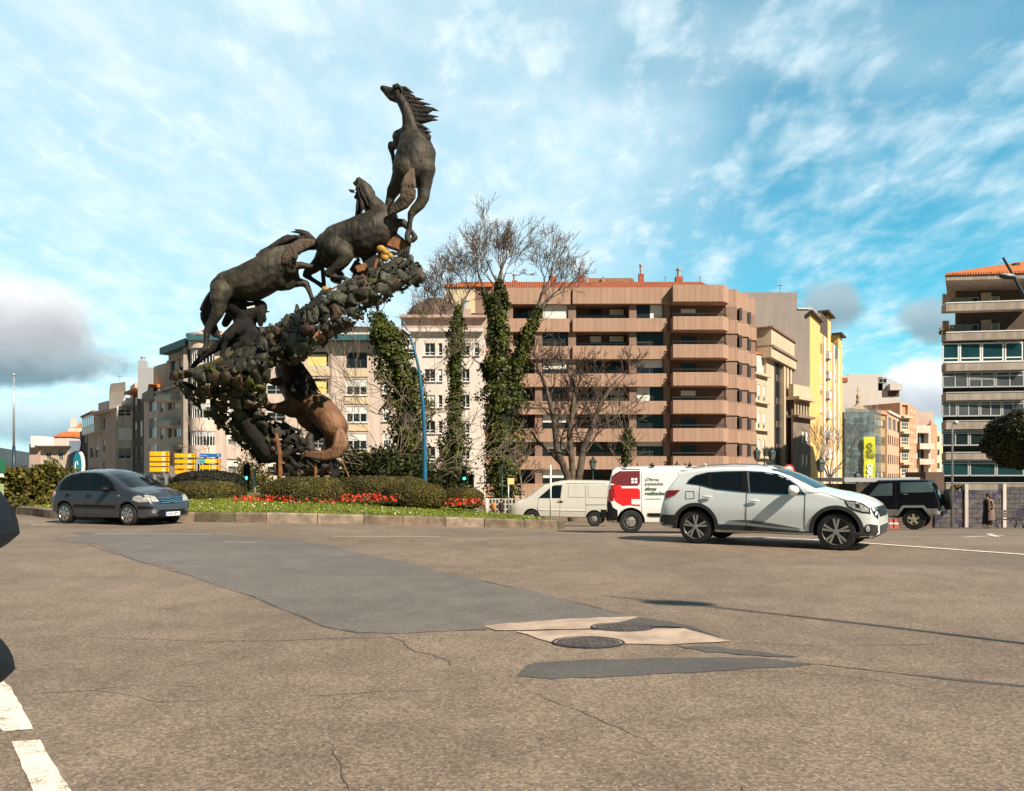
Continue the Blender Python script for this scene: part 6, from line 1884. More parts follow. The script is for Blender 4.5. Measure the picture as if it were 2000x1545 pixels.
b = MB(); b.lathe([(3.4, 0), (3.3, .8), (2.7, 1.6), (1.5, 2.1), (1.4, 2.3), (0, 2.3)], (x2(845) - wb.o.x, 4.6, z2(612) - wb.z), n=8); b.build('roof_dome', M['panel_dark'], wb.root)
wb.chimney(x2(905), Y2 + 3, z2(640), 1.2, 2.4, M['rose_wall'])
# ---------------- cream building with teal eaves and rounded corner (behind the sculpture)
M['pink_plaster'] = wallmat('cream_pink_plaster', (0.66, 0.53, 0.44), 0.22)
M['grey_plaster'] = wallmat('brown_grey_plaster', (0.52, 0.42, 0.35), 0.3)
M['teal'] = mat('teal_fascia', (0.035, 0.125, 0.14), 0.6, var=0.3, vscale=2)
Y3 = 74.0
x3 = lambda px: PX(px, Y3)
z3 = lambda py: PZ(py, Y3)
cbd = Bld('apartment_building', 'cream apartment building with teal eaves and a rounded corner bay, behind the sculpture', 'building', x3(500), Y3, -1)
A3, B3 = (x3(417), Y3), (x3(768), Y3)
pt3 = 53.0
op = []; st = []
for r in range(5):
    y = 688 + pt3 * r
    op.append((x3(599) - x3(417), x3(642) - x3(417), z3(y + 28), z3(y - 2))); st.append('shut' if r in (0, 1) else 'w')
    op.append((x3(676) - x3(417), x3(717) - x3(417), z3(y + 31), z3(y))); st.append('dark' if r == 0 else 'white')
    if r: op.append((x3(748) - x3(417), x3(763) - x3(417), z3(y + 28), z3(y))); st.append('white')
    op.append((x3(520) - x3(417), x3(556) - x3(417), z3(y + 29), z3(y))); st.append('w')
    op.append((x3(443) - x3(417), x3(472) - x3(417), z3(y + 27 - 4), z3(y - 4))); st.append('green')
cbd.wall(A3, B3, -1, z3(668), M['pink_plaster'], op, .3)
for o, k in zip(op, st):
    if k == 'shut': cbd.window(A3, B3, *o, 'frame_grey', 'glass', (), (.22,), (.04, .80, (0, .92)), .1, .07, 'blind_yellow')
    elif k == 'dark': cbd.window(A3, B3, *o, 'frame_dark', 'glass', (.5,), (.86,), None, .2, .08)
    elif k == 'white': cbd.window(A3, B3, *o, 'frame_white', 'glass', (.33, .66), (), (.55, .98), .08, .09, 'frame_white', True)
    elif k == 'green': cbd.window(A3, B3, *o, 'frame_white', 'glass_clear', (.6,), (), (.45, .98), .16, .07)
    else: cbd.window(A3, B3, *o, 'frame_grey', 'glass', (.5,), (.3,), (.6, .98), .2, .07)
# darker recessed strips around the yellow-shutter column
cbd.slab((x3(590), Y3), (x3(594), Y3), z3(960), z3(674), .14, M['grey_plaster'], 'pilaster')
cbd.slab((x3(646), Y3), (x3(650), Y3), z3(960), z3(674), .14, M['grey_plaster'], 'pilaster')
for r in range(5):
    y = 688 + pt3 * r
    cbd.slab((x3(594.5), Y3), (x3(645.5), Y3), z3(y + 46), z3(y + 32), .10, M['cream'], 'panel')
    cbd.slab((x3(673), Y3), (x3(720), Y3), z3(y + 48), z3(y + 35), .08, M['cream'], 'panel')
cbd.body([(x3(417), Y3 + .3), (x3(768), Y3 + .3), (x3(768), Y3 + 13), (x3(417), Y3 + 13)], -1, z3(668), M['pink_plaster'])
cbd.slab((x3(374), Y3), (x3(770), Y3), z3(668), z3(657), 1.1, M['teal'], 'eaves', .3)
ops4 = [(x3(a) - x3(480), x3(a + w_) - x3(480), z3(657), z3(646)) for a, w_ in ((500, 9), (560, 9), (600, 9), (677, 9), (703, 18), (735, 9))]
cbd.wall((x3(480), Y3 + 2.0), (x3(768), Y3 + 2.0), z3(668), z3(632), M['white_wall'], ops4, .3, 'attic_wall')
for o in ops4: cbd.window((x3(480), Y3 + 2.0), (x3(768), Y3 + 2.0), *o, 'frame_dark', 'glass', (), (), None, .15, .05)
cbd.body([(x3(480), Y3 + 2.3), (x3(768), Y3 + 2.3), (x3(768), Y3 + 11), (x3(480), Y3 + 11)], z3(668), z3(632), M['white_wall'], 'attic_wall')
cbd.body([(x3(476), Y3 + 1.6), (x3(772), Y3 + 1.6), (x3(772), Y3 + 11.5), (x3(476), Y3 + 11.5)], z3(632), z3(616), M['tile_dark'], 'roof', [(x3(560), Y3 + 5.5), (x3(735), Y3 + 5.5), (x3(735), Y3 + 6.5), (x3(560), Y3 + 6.5)])
# rounded corner bay
cx, cy, cr = x3(396), Y3 + .6, 1.30
def drum(z0, z1, r, m, nm, n=28):
    b = MB(); b.lathe([(r, z0 - cbd.z), (r, z1 - cbd.z)], (cx - cbd.o.x, cy - cbd.o.y, 0), n=n); return b.build(nm, m, cbd.root, True, 40)
drum(-1, z3(672), cr - .12, M['grey_plaster'], 'corner_wall')
M['strip_glass'] = M['glass_clear']
for r in range(6):
    y = 684 + pt3 * r - 2
    drum(z3(y + 54 - 0), z3(y + 29), cr + .10, M['pink_plaster'], 'bay_parapet')
    g_ = drum(z3(y + 29), z3(y), cr - .02, M['glass'], 'bay_window')
    b = MB()
    for k in range(15):
        a = PI + PI * k / 14
        b.obox((cx - cbd.o.x + cr * math.cos(a), cy - cbd.o.y + cr * math.sin(a), (z3(y + 29) + z3(y)) / 2 - cbd.z), (math.cos(a), math.sin(a), 0), (-math.sin(a), math.cos(a), 0), (0, 0, 1), .04, .025, (z3(y) - z3(y + 29)) / 2)
    b.build('frame', M['frame_white'], g_)
    b = MB(); b.lathe([(cr + .02, z3(y + 12) - cbd.z), (cr + .05, z3(y + 1) - cbd.z)], (cx - cbd.o.x, cy - cbd.o.y, 0), n=28, caps=False); b.build('shutter_box', M['frame_grey'], g_, True)
drum(z3(682), z3(657), cr + .2, M['pink_plaster'], 'bay_parapet'); drum(z3(657), z3(653), cr + .45, M['grey_plaster'], 'cornice')
cbd.body([(x3(383), Y3 + 1.5), (x3(413), Y3 + 1.5), (x3(470), Y3 + 9), (x3(378), Y3 + 9)], z3(660), z3(640), M['rose_wall'], 'roof_room')
cbd.slab((x3(379), Y3 + 1.4), (x3(418), Y3 + 1.4), z3(640), z3(637.5), .2, M['white_plain'], 'cornice', 3)
# pilaster left of the drum
cbd.slab((x3(359), Y3 + .4), (x3(366), Y3 + .4), -1, z3(680), .5, M['grey_plaster'], 'pilaster', .4)
# left wing receding
AL, BL_ = (x3(370), Y3 + 1.2), (PX(329, 81.0), 81.0)
_, dL, nL, lnL = cbd.frame(AL, BL_)
op = [];
for r in range(6):
    zb0 = z3(684 + 29 + pt3 * r);
    for (f0, f1) in ((.10, .30), (.38, .58), (.72, .92)):
        op.append((lnL * f0, lnL * f1, zb0, zb0 + 1.45))
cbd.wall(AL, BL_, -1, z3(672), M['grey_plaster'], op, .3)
for i, o in enumerate(op):
    cbd.window(AL, BL_, *o, 'frame_dark' if i % 2 else 'frame_grey', 'glass', (.5,), (), (.3, .98) if i < 2 or rb.random() < .3 else None, .18, .06, 'blind')
cbd.slab(AL, BL_, z3(672), z3(662) + .2, .9, M['teal'], 'eaves', .2)
cbd.slab(AL, BL_, z3(688), z3(684), .2, M['grey_plaster'], 'ledge')
cbd.body([(AL[0] + .3, AL[1] + .3), (BL_[0] + .4, BL_[1]), (BL_[0] + 3, BL_[1] + 6), (x3(417), Y3 + 9)], -1, z3(672), M['grey_plaster'])
# ---------------- cream building with rounded balconies, then the tan one beside it (left row)
M['tan_wall'] = wallmat('tan_stone_wall', (0.58, 0.46, 0.36), 0.3)
M['dark_wall'] = wallmat('dark_brown_wall', (0.095, 0.062, 0.045), 0.3)  # colour deepened so the tower's recessed storeys read as shaded
M['pale_concrete'] = wallmat('pale_concrete_wall', (0.60, 0.53, 0.45), 0.3)
def quadbody(bl, A, B, depth, z0, z1, m, inset_=.28, name='wall'):
    A_, d, n, ln = bl.frame(A, B)
    p = [A_ - n * inset_ + d * .05, A_ + d * (ln - .05) - n * inset_, A_ + d * (ln - .05) - n * depth, A_ + d * .05 - n * depth]
    return bl.body([(q.x, q.y) for q in p], z0, z1, m, name)
def street(bl, pa, Ya, pb, Yb, ytop, m, rows, colsf, wh, depth=9, fr='frame_white', zbase=-1, blindp=.5, pitch_=2.9, sillp=1.35, first=None, mull=(.5,)):
    """receding facade from photo column pa at depth Ya to column pb at depth Yb; rows counted from the top"""
    A = (PX(pa, Ya), Ya); B = (PX(pb, Yb), Yb)
    _, d, n, ln = bl.frame(A, B)
    zt = PZ(ytop, Ya)
    op = []
    for r in range(rows):
        zc = (first if first is not None else zt - 1.3) - pitch_ * r
        for (f0, f1) in colsf: op.append((ln * f0, ln * f1, zc - wh / 2, zc + wh / 2))
    bl.wall(A, B, zbase, zt, m, op, .28)
    for o in op:
        bl.window(A, B, *o, fr, 'glass', mull if o[1] - o[0] > .7 else (), (), (rb.choice([.3, .5, .7, .04]), .98) if rb.random() < blindp else None, .14, .06, rb.choice(['blind', 'curtain', 'blind']))
    quadbody(bl, A, B, depth, zbase, zt, m)
    return A, B, zt
rbd = Bld('apartment_building', 'beige apartment building with thick rounded white balconies, left of the teal-eaved building', 'building', PX(335, 80), 80, -1)
A, B, zt = street(rbd, 360, 75.6, 309, 84, 752, M['tan_wall'], 4, ((.12, .38), (.45, .60), (.72, .92)), 1.6, zbase=-1, fr='frame_grey')
rbd.slab(A, B, zt, zt + .25, .4, M['tan_wall'], 'cornice')
M['balcony_white'] = wallmat('balcony_plaster', (0.60, 0.52, 0.45), 0.15)
for (x0, x1, y) in ((310, 341, 777), (310, 341, 827), (330, 341, 880)):
    Ya = 77.0
    b = MB(); z = PZ(y, Ya); b.tube([rbd.L((PX(x1, Ya), Ya, z)), rbd.L((PX(x0, Ya + 4.5), Ya + 4.5, PZ(y + 1, Ya + 4.5)))], [.48, .48], 16)
    b.build('balcony', M['balcony_white'], rbd.root, True, 40)
    p = MB(); p.box(PX(341, Ya) - rbd.o.x, PX(366, Ya) - rbd.o.x, Ya - .4 - rbd.o.y, Ya + 1.2 - rbd.o.y, z - .40 - rbd.z, z - .22 - rbd.z); p.build('balcony_slab', M['balcony_white'], rbd.root)
    railing(rbd, (PX(341, Ya), Ya - .35), (PX(366, Ya), Ya - .35), z - .2, .8, M['metal'], t=.02)
rbd.body([(PX(300, 86), 86), (PX(334, 82), 82), (PX(334, 88), 88), (PX(300, 92), 92)], zt - .5, PZ(711, 84), M['tan_wall'], 'roof_room')
rbd.body([(PX(286, 86), 84), (PX(300, 84), 84), (PX(300, 88), 88), (PX(286, 88), 88)], zt - .5, PZ(718, 84), M['frame_grey'], 'roof_room')
tbd = Bld('apartment_building', 'narrow tan building with orange tiled eaves and dark brown side bays', 'building', PX(285, 88), 88, -1)
A, B, zt = street(tbd, 309, 84.2, 281, 89.5, 757, M['pink_plaster'], 4, ((.30, .62),), 2.2, fr='frame_grey', zbase=-1, pitch_=3.0)
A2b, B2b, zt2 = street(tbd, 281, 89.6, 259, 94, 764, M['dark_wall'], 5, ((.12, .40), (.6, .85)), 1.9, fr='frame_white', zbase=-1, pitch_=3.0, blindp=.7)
for (AA, BB, z_) in ((A, B, zt), (A2b, B2b, zt2)):
    tbd.slab(AA, BB, z_, z_ + .35, .9, M['tile'], 'eaves', .2, .2)
for k in range(4):
    _, d, n, ln = tbd.frame(A, B)
    zc = zt - 1.3 - 3.0 * k
    q0 = Vector(A) + d * ln * .08; q1 = Vector(A) + d * ln * .2
    b = MB(); c0 = (q0 + q1) / 2 + n * .02; b.obox(tbd.L((c0.x, c0.y, zc)), (d.x, d.y, 0), (n.x, n.y, 0), (0, 0, 1), ln * .06, .03, 1.1); b.build('stair_window', M['glass'], tbd.root)
tbd.body([(PX(270, 92), 92), (PX(287, 90), 90), (PX(290, 96), 96), (PX(272, 98), 98)], zt2 - 1, PZ(722, 90), M['white_wall'], 'roof_room')
tbd.chimney(PX(275, 92), 92.5, PZ(722, 92), .8, 1.1, M['frame_grey'])
vbd = Bld('apartment_building', 'grey-brown building with stacked glazed corner bays and a white roof terrace', 'building', PX(225, 98), 98, -1)
# front corner bay column
Yv = 95.0
A, B = (PX(228, Yv), Yv), (PX(259, Yv), Yv)
zv = lambda y: PZ(y, Yv)
bays = [(793, 813, 'frame_white', None), (836, 859, 'white', None), (875, 896, 'frame_white', 'c')]
vbd.wall(A, B, -1, zv(791), M['pale_concrete'], [(.12, B[0] - A[0] - .08, zv(y1), zv(y0)) for y0, y1, _, _ in bays], .3)
for y0, y1, k, c_ in bays:
    if k == 'white': vbd.window(A, B, .12, B[0] - A[0] - .08, zv(y1), zv(y0), 'frame_white', 'glass', (.25, .5, .75), (), (.02, .99), .06, .06, 'frame_white')
    else: vbd.window(A, B, .12, B[0] - A[0] - .08, zv(y1), zv(y0), 'frame_white', 'glass', (.5, .92), (.35,), (.3, .98) if c_ else None, .1, .08, 'curtain')
quadbody(vbd, A, B, 7, -1, zv(791), M['pale_concrete'])
A, B, zt = street(vbd, 227, Yv + .5, 197, 104, 800, M['rose_wall'], 4, ((.70, .85),), 1.6, fr='frame_grey', zbase=-1)
vbd.slab((PX(195, 104), 104), (PX(259, Yv), Yv), zt - .1, zt + .25, 1.2, M['rose_wall'], 'eaves', .3)
vbd.body([(PX(213, 100), 100), (PX(243, 98), 98), (PX(243, 104), 104), (PX(213, 106), 106)], zt, PZ(769, 99), M['white_wall'], 'roof_room')
vbd.body([(PX(214, 100), 100.3), (PX(243, 98), 98.3), (PX(243, 104), 104), (PX(214, 106), 106)], PZ(769, 99), PZ(747, 99), M['pink_plaster'], 'roof_room')
vbd.body([(PX(241, 96), 96), (PX(259, 96), 96), (PX(259, 99), 99), (PX(241, 99), 99)], zt, PZ(777, 96), M['white_wall'], 'roof_room')
vbd.body([(PX(254, 98), 99.2), (PX(272, 98), 99.2), (PX(272, 103), 103), (PX(254, 103), 103)], zt, PZ(748, 99), M['pink_plaster'], 'roof_room')
vbd.body([(PX(192, 108), 108), (PX(212, 104), 104), (PX(214, 108), 108), (PX(194, 112), 112)], zt - 1, PZ(785, 106), M['white_wall'], 'terrace_wall')
b = MB(); x_ = PX(226, 100); b.tube([vbd.L((x_, 101, PZ(750, 100))), vbd.L((x_, 101, PZ(732, 100)))], .04, 4); b.tube([vbd.L((x_ - .3, 101, PZ(733, 100))), vbd.L((x_ + .3, 101, PZ(733, 100)))], .04, 4); b.build('aerial', M['metal'], vbd.root)
gbd = Bld('apartment_building', 'dim narrow building with white glazed galleries, second row from the far left', 'building', PX(185, 108), 108, -1)
A, B, zt = street(gbd, 197, 104.2, 172, 114, 806, M['grey_plaster'], 3, ((.15, .42), (.55, .85)), 1.5, fr='frame_grey', zbase=-1, first=PZ(806, 104) - 5.2, pitch_=2.9)
gbd.slab(A, B, zt - 2.6, zt, .8, M['frame_white'], 'gallery')
_, d, n, ln = gbd.frame(A, B)
for k in range(6):
    q = Vector(A) + d * ln * (k + .5) / 6 + n * .82
    b = MB(); b.obox(gbd.L((q.x, q.y, zt - .95)), (d.x, d.y, 0), (n.x, n.y, 0), (0, 0, 1), ln / 15, .02, .55); b.build('pane', M['glass'], gbd.root)
gbd.slab(A, B, zt, zt + .25, 1.0, M['tile_dark'], 'eaves')
dbd = Bld('town_house', 'small dark brown house front beside the blue-grey blank wall', 'building', PX(165, 116), 116, -1)
A, B, zt = street(dbd, 172, 114.2, 156, 121, 838, M['dark_wall'], 2, ((.2, .4), (.6, .8)), 1.5, fr='frame_grey', zbase=-1)
M['blue_wall'] = wallmat('blue_grey_wall', (0.20, 0.25, 0.33), 0.15)
dbd.wall((PX(135, 118), 118), (PX(157, 118), 118), -1, PZ(861, 118), M['blue_wall'], [], .3, 'blank_wall')
wbd = Bld('town_house', 'white gabled house with orange roof and two white chimneys, far left row', 'building', PX(148, 125), 125, -1)
Yw = 124.0
wbd.body([(PX(133, Yw), Yw), (PX(158, Yw), Yw), (PX(172, Yw), Yw + 8), (PX(150, Yw), Yw + 9)], -1, PZ(836, Yw), M['white_wall'])
wbd.body([(PX(133, Yw), Yw + .2), (PX(172, Yw), Yw + .2), (PX(172, Yw), Yw + 9), (PX(133, Yw), Yw + 9)], PZ(836, Yw), PZ(818, Yw), M['tile'], 'roof', [(PX(145, Yw), Yw + 4), (PX(164, Yw), Yw + 4), (PX(164, Yw), Yw + 5), (PX(145, Yw), Yw + 5)])
wbd.body([(PX(122, Yw), Yw + 2), (PX(133, Yw), Yw), (PX(140, Yw), Yw + 8), (PX(128, Yw), Yw + 9)], -1, PZ(838, Yw), M['grey_plaster'], 'wall')
wbd.chimney(PX(138, Yw), Yw + 1, PZ(836, Yw), .75, PZ(817, Yw) - PZ(836, Yw), M['white_wall'], False)
wbd.chimney(PX(165, Yw), Yw + 1, PZ(834, Yw), .85, PZ(812, Yw) - PZ(834, Yw), M['white_wall'], False)
hbd = Bld('town_house', 'low brown house with dark eaves, white penthouse and flat orange roof, far left', 'building', PX(105, 118), 118, -1)
Yh = 118.0
A, B = (PX(79, Yh), Yh), (PX(135, Yh), Yh)
lnh = B[0] - A[0]
hbd.wall(A, B, -1, PZ(873, Yh), M['tan_wall'], [(lnh * .2, lnh * .36, PZ(900, Yh), PZ(882, Yh)), (lnh * .62, lnh * .78, PZ(898, Yh), PZ(881, Yh))], .3)
for f in (.2, .62): hbd.window(A, B, lnh * f, lnh * (f + .16), PZ(899, Yh), PZ(882, Yh), 'frame_white', 'glass', (.5,))
quadbody(hbd, A, B, 8, -1, PZ(873, Yh), M['tan_wall'])
hbd.slab(A, B, PZ(874, Yh), PZ(871, Yh), 1.0, M['dark_wall'], 'eaves', 1, .3)
hbd.body([(PX(94, Yh), Yh + 1.5), (PX(121, Yh), Yh + 1.5), (PX(121, Yh), Yh + 7), (PX(94, Yh), Yh + 7)], PZ(872, Yh), PZ(852, Yh), M['white_wall'], 'penthouse')
hbd.body([(PX(92, Yh), Yh + 1.3), (PX(123, Yh), Yh + 1.3), (PX(123, Yh), Yh + 7), (PX(92, Yh), Yh + 7)], PZ(852, Yh), PZ(840, Yh), M['tile'], 'roof', [(PX(94, Yh), Yh + 4), (PX(121, Yh), Yh + 4), (PX(121, Yh), Yh + 6), (PX(94, Yh), Yh + 6)])
fbd = Bld('town_house', 'farthest left pink house with a small white glazed box on its corner', 'building', PX(66, 130), 130, -1)
Yf_ = 130.0
fbd.body([(PX(57, Yf_), Yf_), (PX(79, Yf_), Yf_), (PX(84, Yf_), Yf_ + 8), (PX(60, Yf_), Yf_ + 8)], -1, PZ(867, Yf_), M['rose_wall'])
fbd.body([(PX(67, Yf_), Yf_ - 1), (PX(83, Yf_), Yf_ - 1), (PX(83, Yf_), Yf_ + 4), (PX(67, Yf_), Yf_ + 4)], PZ(874, Yf_), PZ(852, Yf_), M['white_plain'], 'glazed_box')
fbd.window((PX(67, Yf_), Yf_ - 1.01), (PX(83, Yf_), Yf_ - 1.01), .3, 1.15, PZ(870, Yf_), PZ(856, Yf_), 'frame_white', 'glass', (.5,), (.3,), None, 0)
# ---------------- grey gable with yellow front (right of the brown block)
M['grey_gable'] = wallmat('grey_cement_gable', (0.31, 0.265, 0.235), 0.12, (0.0, 4.0), 0.75)
M['yellow_wall'] = wallmat('yellow_plaster', (0.80, 0.50, 0.17), 0.08)
ybd = Bld('apartment_building', 'tall building with blank grey gable and bright yellow street front', 'building', PX(1560, 105), 105, -3)
Yg = 103.0
gp = lambda px, Y=Yg: (PX(px, Y), Y)
zg = lambda y: PZ(y, Yg)
CX = PX(1581, Yg)
# stepped gable facing the square
ybd.body([gp(1440), gp(1557), (PX(1557, Yg), Yg + 3), (PX(1440, Yg), Yg + 3)], -3, zg(571), M['grey_gable'], 'gable_wall')
ybd.body([(PX(1557, Yg), Yg), (CX, Yg), (CX, Yg + 3), (PX(1557, Yg), Yg + 3)], -3, zg(604), M['grey_gable'], 'gable_wall')
ybd.body([(PX(1557.5, Yg), Yg + 1), (PX(1560, Yg), Yg + 1), (PX(1568, Yg), Yg + 5), (PX(1558, Yg), Yg + 5)], zg(604), zg(572), M['white_wall'], 'roof_room')
ybd.slab((PX(1558, Yg), Yg), (CX, Yg), zg(604), zg(602), .15, M['white_plain'], 'coping')
# street front receding to the right
YA, YB = Yg, 127.0
A, B = (CX + .05, YA), (PX(1645, YB), YB)
_, d, n, ln = ybd.frame(A, B)
zt = zg(611)
f1 = .28
def seg(f0, f1_): return (tuple(Vector(A) + d * ln * f0), tuple(Vector(A) + d * ln * f1_))
S0 = seg(0, .27); ybd.wall(*S0, -3, zt, M['yellow_wall'], [], .3)
S1 = seg(.27, .86)
_, d1, n1, l1 = ybd.frame(*S1)
op = []
for r in range(9):
    for (u0, u1) in ((.02, .10), (.20, .32), (.50, .60), (.72, .86)):
        zc = zt - 3.6 - 2.95 * r
        op.append((l1 * u0, l1 * u1, zc - .75, zc + .75))
ybd.wall(*S1, -3, zt - 1.4, M['yellow_wall'], op, .3)
for i, o in enumerate(op): ybd.window(*S1, *o, 'frame_white', 'glass', (), (), (rb.choice([.3, .5, .03]), .98) if rb.random() < .6 else None, .08, .06)
for (u0, u1) in ((.11, .19), (.33, .40), (.62, .70), (.88, .94)):
    SS = (tuple(Vector(S1[0]) + d1 * l1 * u0), tuple(Vector(S1[0]) + d1 * l1 * u1)); ybd.slab(*SS, -3, zt - 1.6, .25, M['white_wall'], 'pilaster')
S2 = seg(.86, 1.0); ybd.wall(*S2, -3, zt - .3, M['yellow_wall'], [], .3)
for r in range(9): ybd.slab(*seg(.43, .52), zt - 2.2 - 2.95 * r - 2.3, zt - 2.2 - 2.95 * r - 1.2, .5, M['white_wall'], 'balcony')
S3 = seg(.27, .50); ybd.wall(*S3, zt - 1.4, zt + 1.6, M['dark_wall'], [], .3, 'loggia');
quadbody(ybd, *S3, 5, zt - 1.4, zt + 1.6, M['yellow_wall'], .02, 'roof_room'); quadbody(ybd, *seg(.50, .60), 5, zt - 1.4, zt + 2.2, M['yellow_wall'], .02, 'roof_room')
quadbody(ybd, *seg(.86, 1.0), 5, zt - 1, zt + .9, M['yellow_wall'], .02, 'roof_room'); ybd.slab(*seg(.72, .86), zt - 3.3, zt - 1.2, .02, M['glass_teal'], 'top_window')
ybd.slab(*seg(-.02, .28), zt, zt + .25, .5, M['dark_wall'], 'eaves'); ybd.slab(*seg(.40, .62), zt + 2.2, zt + 2.45, .6, M['dark_wall'], 'eaves', 1); ybd.slab(*seg(.84, 1.01), zt + .9, zt + 1.15, .6, M['dark_wall'], 'eaves', 1)
quadbody(ybd, A, B, 10, -3, zt - 1.5, M['grey_gable'], .5)
railing(ybd, *seg(0, .26), zt + .25, .8, M['white_plain'], t=.05)
b = MB(); x_ = PX(1529, Yg); b.tube([ybd.L((x_, Yg + 1, zg(571))), ybd.L((x_, Yg + 1, zg(552)))], .03, 4); b.tube([ybd.L((x_ - .5, Yg + 1, zg(554))), ybd.L((x_ + .3, Yg + 1, zg(554)))], .03, 4); b.build('aerial', M['metal_dark'], ybd.root)
# ---------------- three low old fronts in the side street
M['stone_beige'] = wallmat('beige_stone', (0.60, 0.47, 0.32), 0.2)
M['stone_old'] = wallmat('weathered_stone', (0.27, 0.20, 0.15), 0.35)
obd = Bld('town_house', 'beige classical house with tall paired windows, right behind the brown block', 'building', PX(1487, 90), 90, -3)
A, B = (PX(1462, 88.0), 88.0), (PX(1499, 92.5), 92.5)
_, d, n, ln = obd.frame(A, B)
zt = PZ(726, 88)
op = []
for r in range(4):
    zc = zt - 2.2 - 3.25 * r
    for f in (.48, .76): op.append((ln * f, ln * (f + .12), zc - 1.05, zc + 1.05))
obd.wall(A, B, -3, zt, M['stone_beige'], op, .25)
for o in op: obd.window(A, B, *o, 'frame_white', 'glass', (), (.35,), (.4, .98), .1, .07)
for r in range(4): obd.slab(A, B, zt - .15 - 3.25 * r, zt + .15 - 3.25 * r, .45, M['stone_beige'], 'cornice')
quadbody(obd, A, B, 8, -3, zt, M['stone_beige'])
obd.body([(PX(1468, 91), 91), (PX(1494, 93), 93), (PX(1494, 99), 99), (PX(1468, 99), 99)], zt, PZ(690, 92), M['white_wall'], 'attic')
obd.body([(PX(1462, 90), 90), (PX(1508, 94), 94), (PX(1500, 100), 100), (PX(1468, 100), 100)], PZ(692, 92), PZ(678, 92), M['tile'], 'roof', [(PX(1468, 93), 93), (PX(1476, 94), 94), (PX(1476, 98), 98), (PX(1468, 98), 98)])
pbd = Bld('office_building', 'stone building with tall pillars between dark glass strips and a curved stone crown', 'building', PX(1522, 97), 97, -3)
A, B = (PX(1497, 92.6), 92.6), (PX(1547, 104.0), 104.0)
_, d, n, ln = pbd.frame(A, B)
zt = PZ(700, 93)
def sg(f0, f1_): return (tuple(Vector(A) + d * ln * f0), tuple(Vector(A) + d * ln * f1_))
pbd.wall(*sg(0, .28), -3, zt + .6, M['stone_beige'], [], .3)
pbd.wall(*sg(.28, 1), -3, zt, M['glass'], [], .1, 'glass_wall')
for f in (.28, .40, .52, .64, .78, .93): pbd.slab(*sg(f, f + (.07 if f > .45 else .025)), -3, zt, .45 if f > .45 else .15, M['stone_beige'] if f > .45 else M['frame_dark'], 'pillar')
for k in range(7): pbd.slab(*sg(.28, 1), zt - 2.9 * k - 2.3, zt - 2.9 * k - 1.5, .06, M['panel_dark'], 'spandrel')
pbd.slab(*sg(-.04, 1.03), zt, zt + 1.2, .7, M['stone_beige'], 'cornice', 4); pbd.slab(*sg(-.02, 1.03), zt + 1.2, zt + 1.5, .9, M['stone_old'], 'cornice', 4); pbd.slab(*sg(.02, 1.0), zt + 1.5, zt + 3.6, .5, M['stone_beige'], 'crown', 4); pbd.slab(*sg(.0, 1.01), zt + 3.6, zt + 3.8, .7, M['tile_dark'], 'coping', 4)
quadbody(pbd, A, B, 9, -3, zt, M['stone_beige'], .35)
nbd = Bld('town_house', 'narrow weathered stone house with a columned top balcony, beside the yellow front', 'building', PX(1563, 104), 104, -3)
A, B = (PX(1549, 98.5), 98.5), (PX(1583, 102.8), 102.8)
_, d, n, ln = nbd.frame(A, B)
zt = PZ(815, 98.5)
op = []
for r in range(3):
    zc = zt - 2.4 - 3.1 * r
    for f in (.50, .72): op.append((ln * f, ln * (f + .14), zc - .8, zc + .8))
nbd.wall(A, B, -3, zt, M['stone_old'], op, .25)
for o in op: nbd.window(A, B, *o, 'frame_white', 'glass', (), (), (.2, .98), .1, .07)
nbd.slab(A, B, zt, zt + .3, .7, M['stone_old'], 'cornice', 1)
A5, B5 = (A[0], A[1] + .8), (B[0], B[1] + .8)
nbd.wall(A5, B5, zt + .3, zt + 2.4, M['panel_dark'], [], .2, 'top_wall')
for k in range(6):
    q = Vector(A) + d * ln * (.1 + .16 * k); b = MB(); b.lathe([(.16, zt + .3 - nbd.z), (.13, zt + 2.3 - nbd.z)], (q.x - nbd.o.x, q.y - nbd.o.y, 0), n=8); b.build('column', M['stone_beige'], nbd.root)
nbd.slab(A, B, zt + 2.3, zt + 2.7, .8, M['stone_beige'], 'cornice', 3); nbd.slab(A, B, zt + 2.7, zt + 4.3, .05, M['stone_beige'], 'parapet', .6)
quadbody(nbd, A, B, 6, -3, zt + 2.4, M['stone_old'], .9)
nbd.body([(PX(1546, 103), 103), (PX(1582, 104.5), 104.5), (PX(1580, 109), 109), (PX(1546, 109), 109)], zt + 2, zt + 7.6, M['white_wall'], 'gable_wall', [(PX(1546, 103), 103), (PX(1560, 104.5), 104.5), (PX(1560, 109), 109), (PX(1546, 109), 109)])
nbd.body([(PX(1536, 102), 102.4), (PX(1574, 103.4), 103.8), (PX(1574, 109), 109), (PX(1536, 109), 109)], PZ(745, 103), PZ(722, 103), M['tile'], 'roof', [(PX(1536, 105), 105), (PX(1548, 105.4), 105.4), (PX(1548, 108), 108), (PX(1536, 108), 108)])
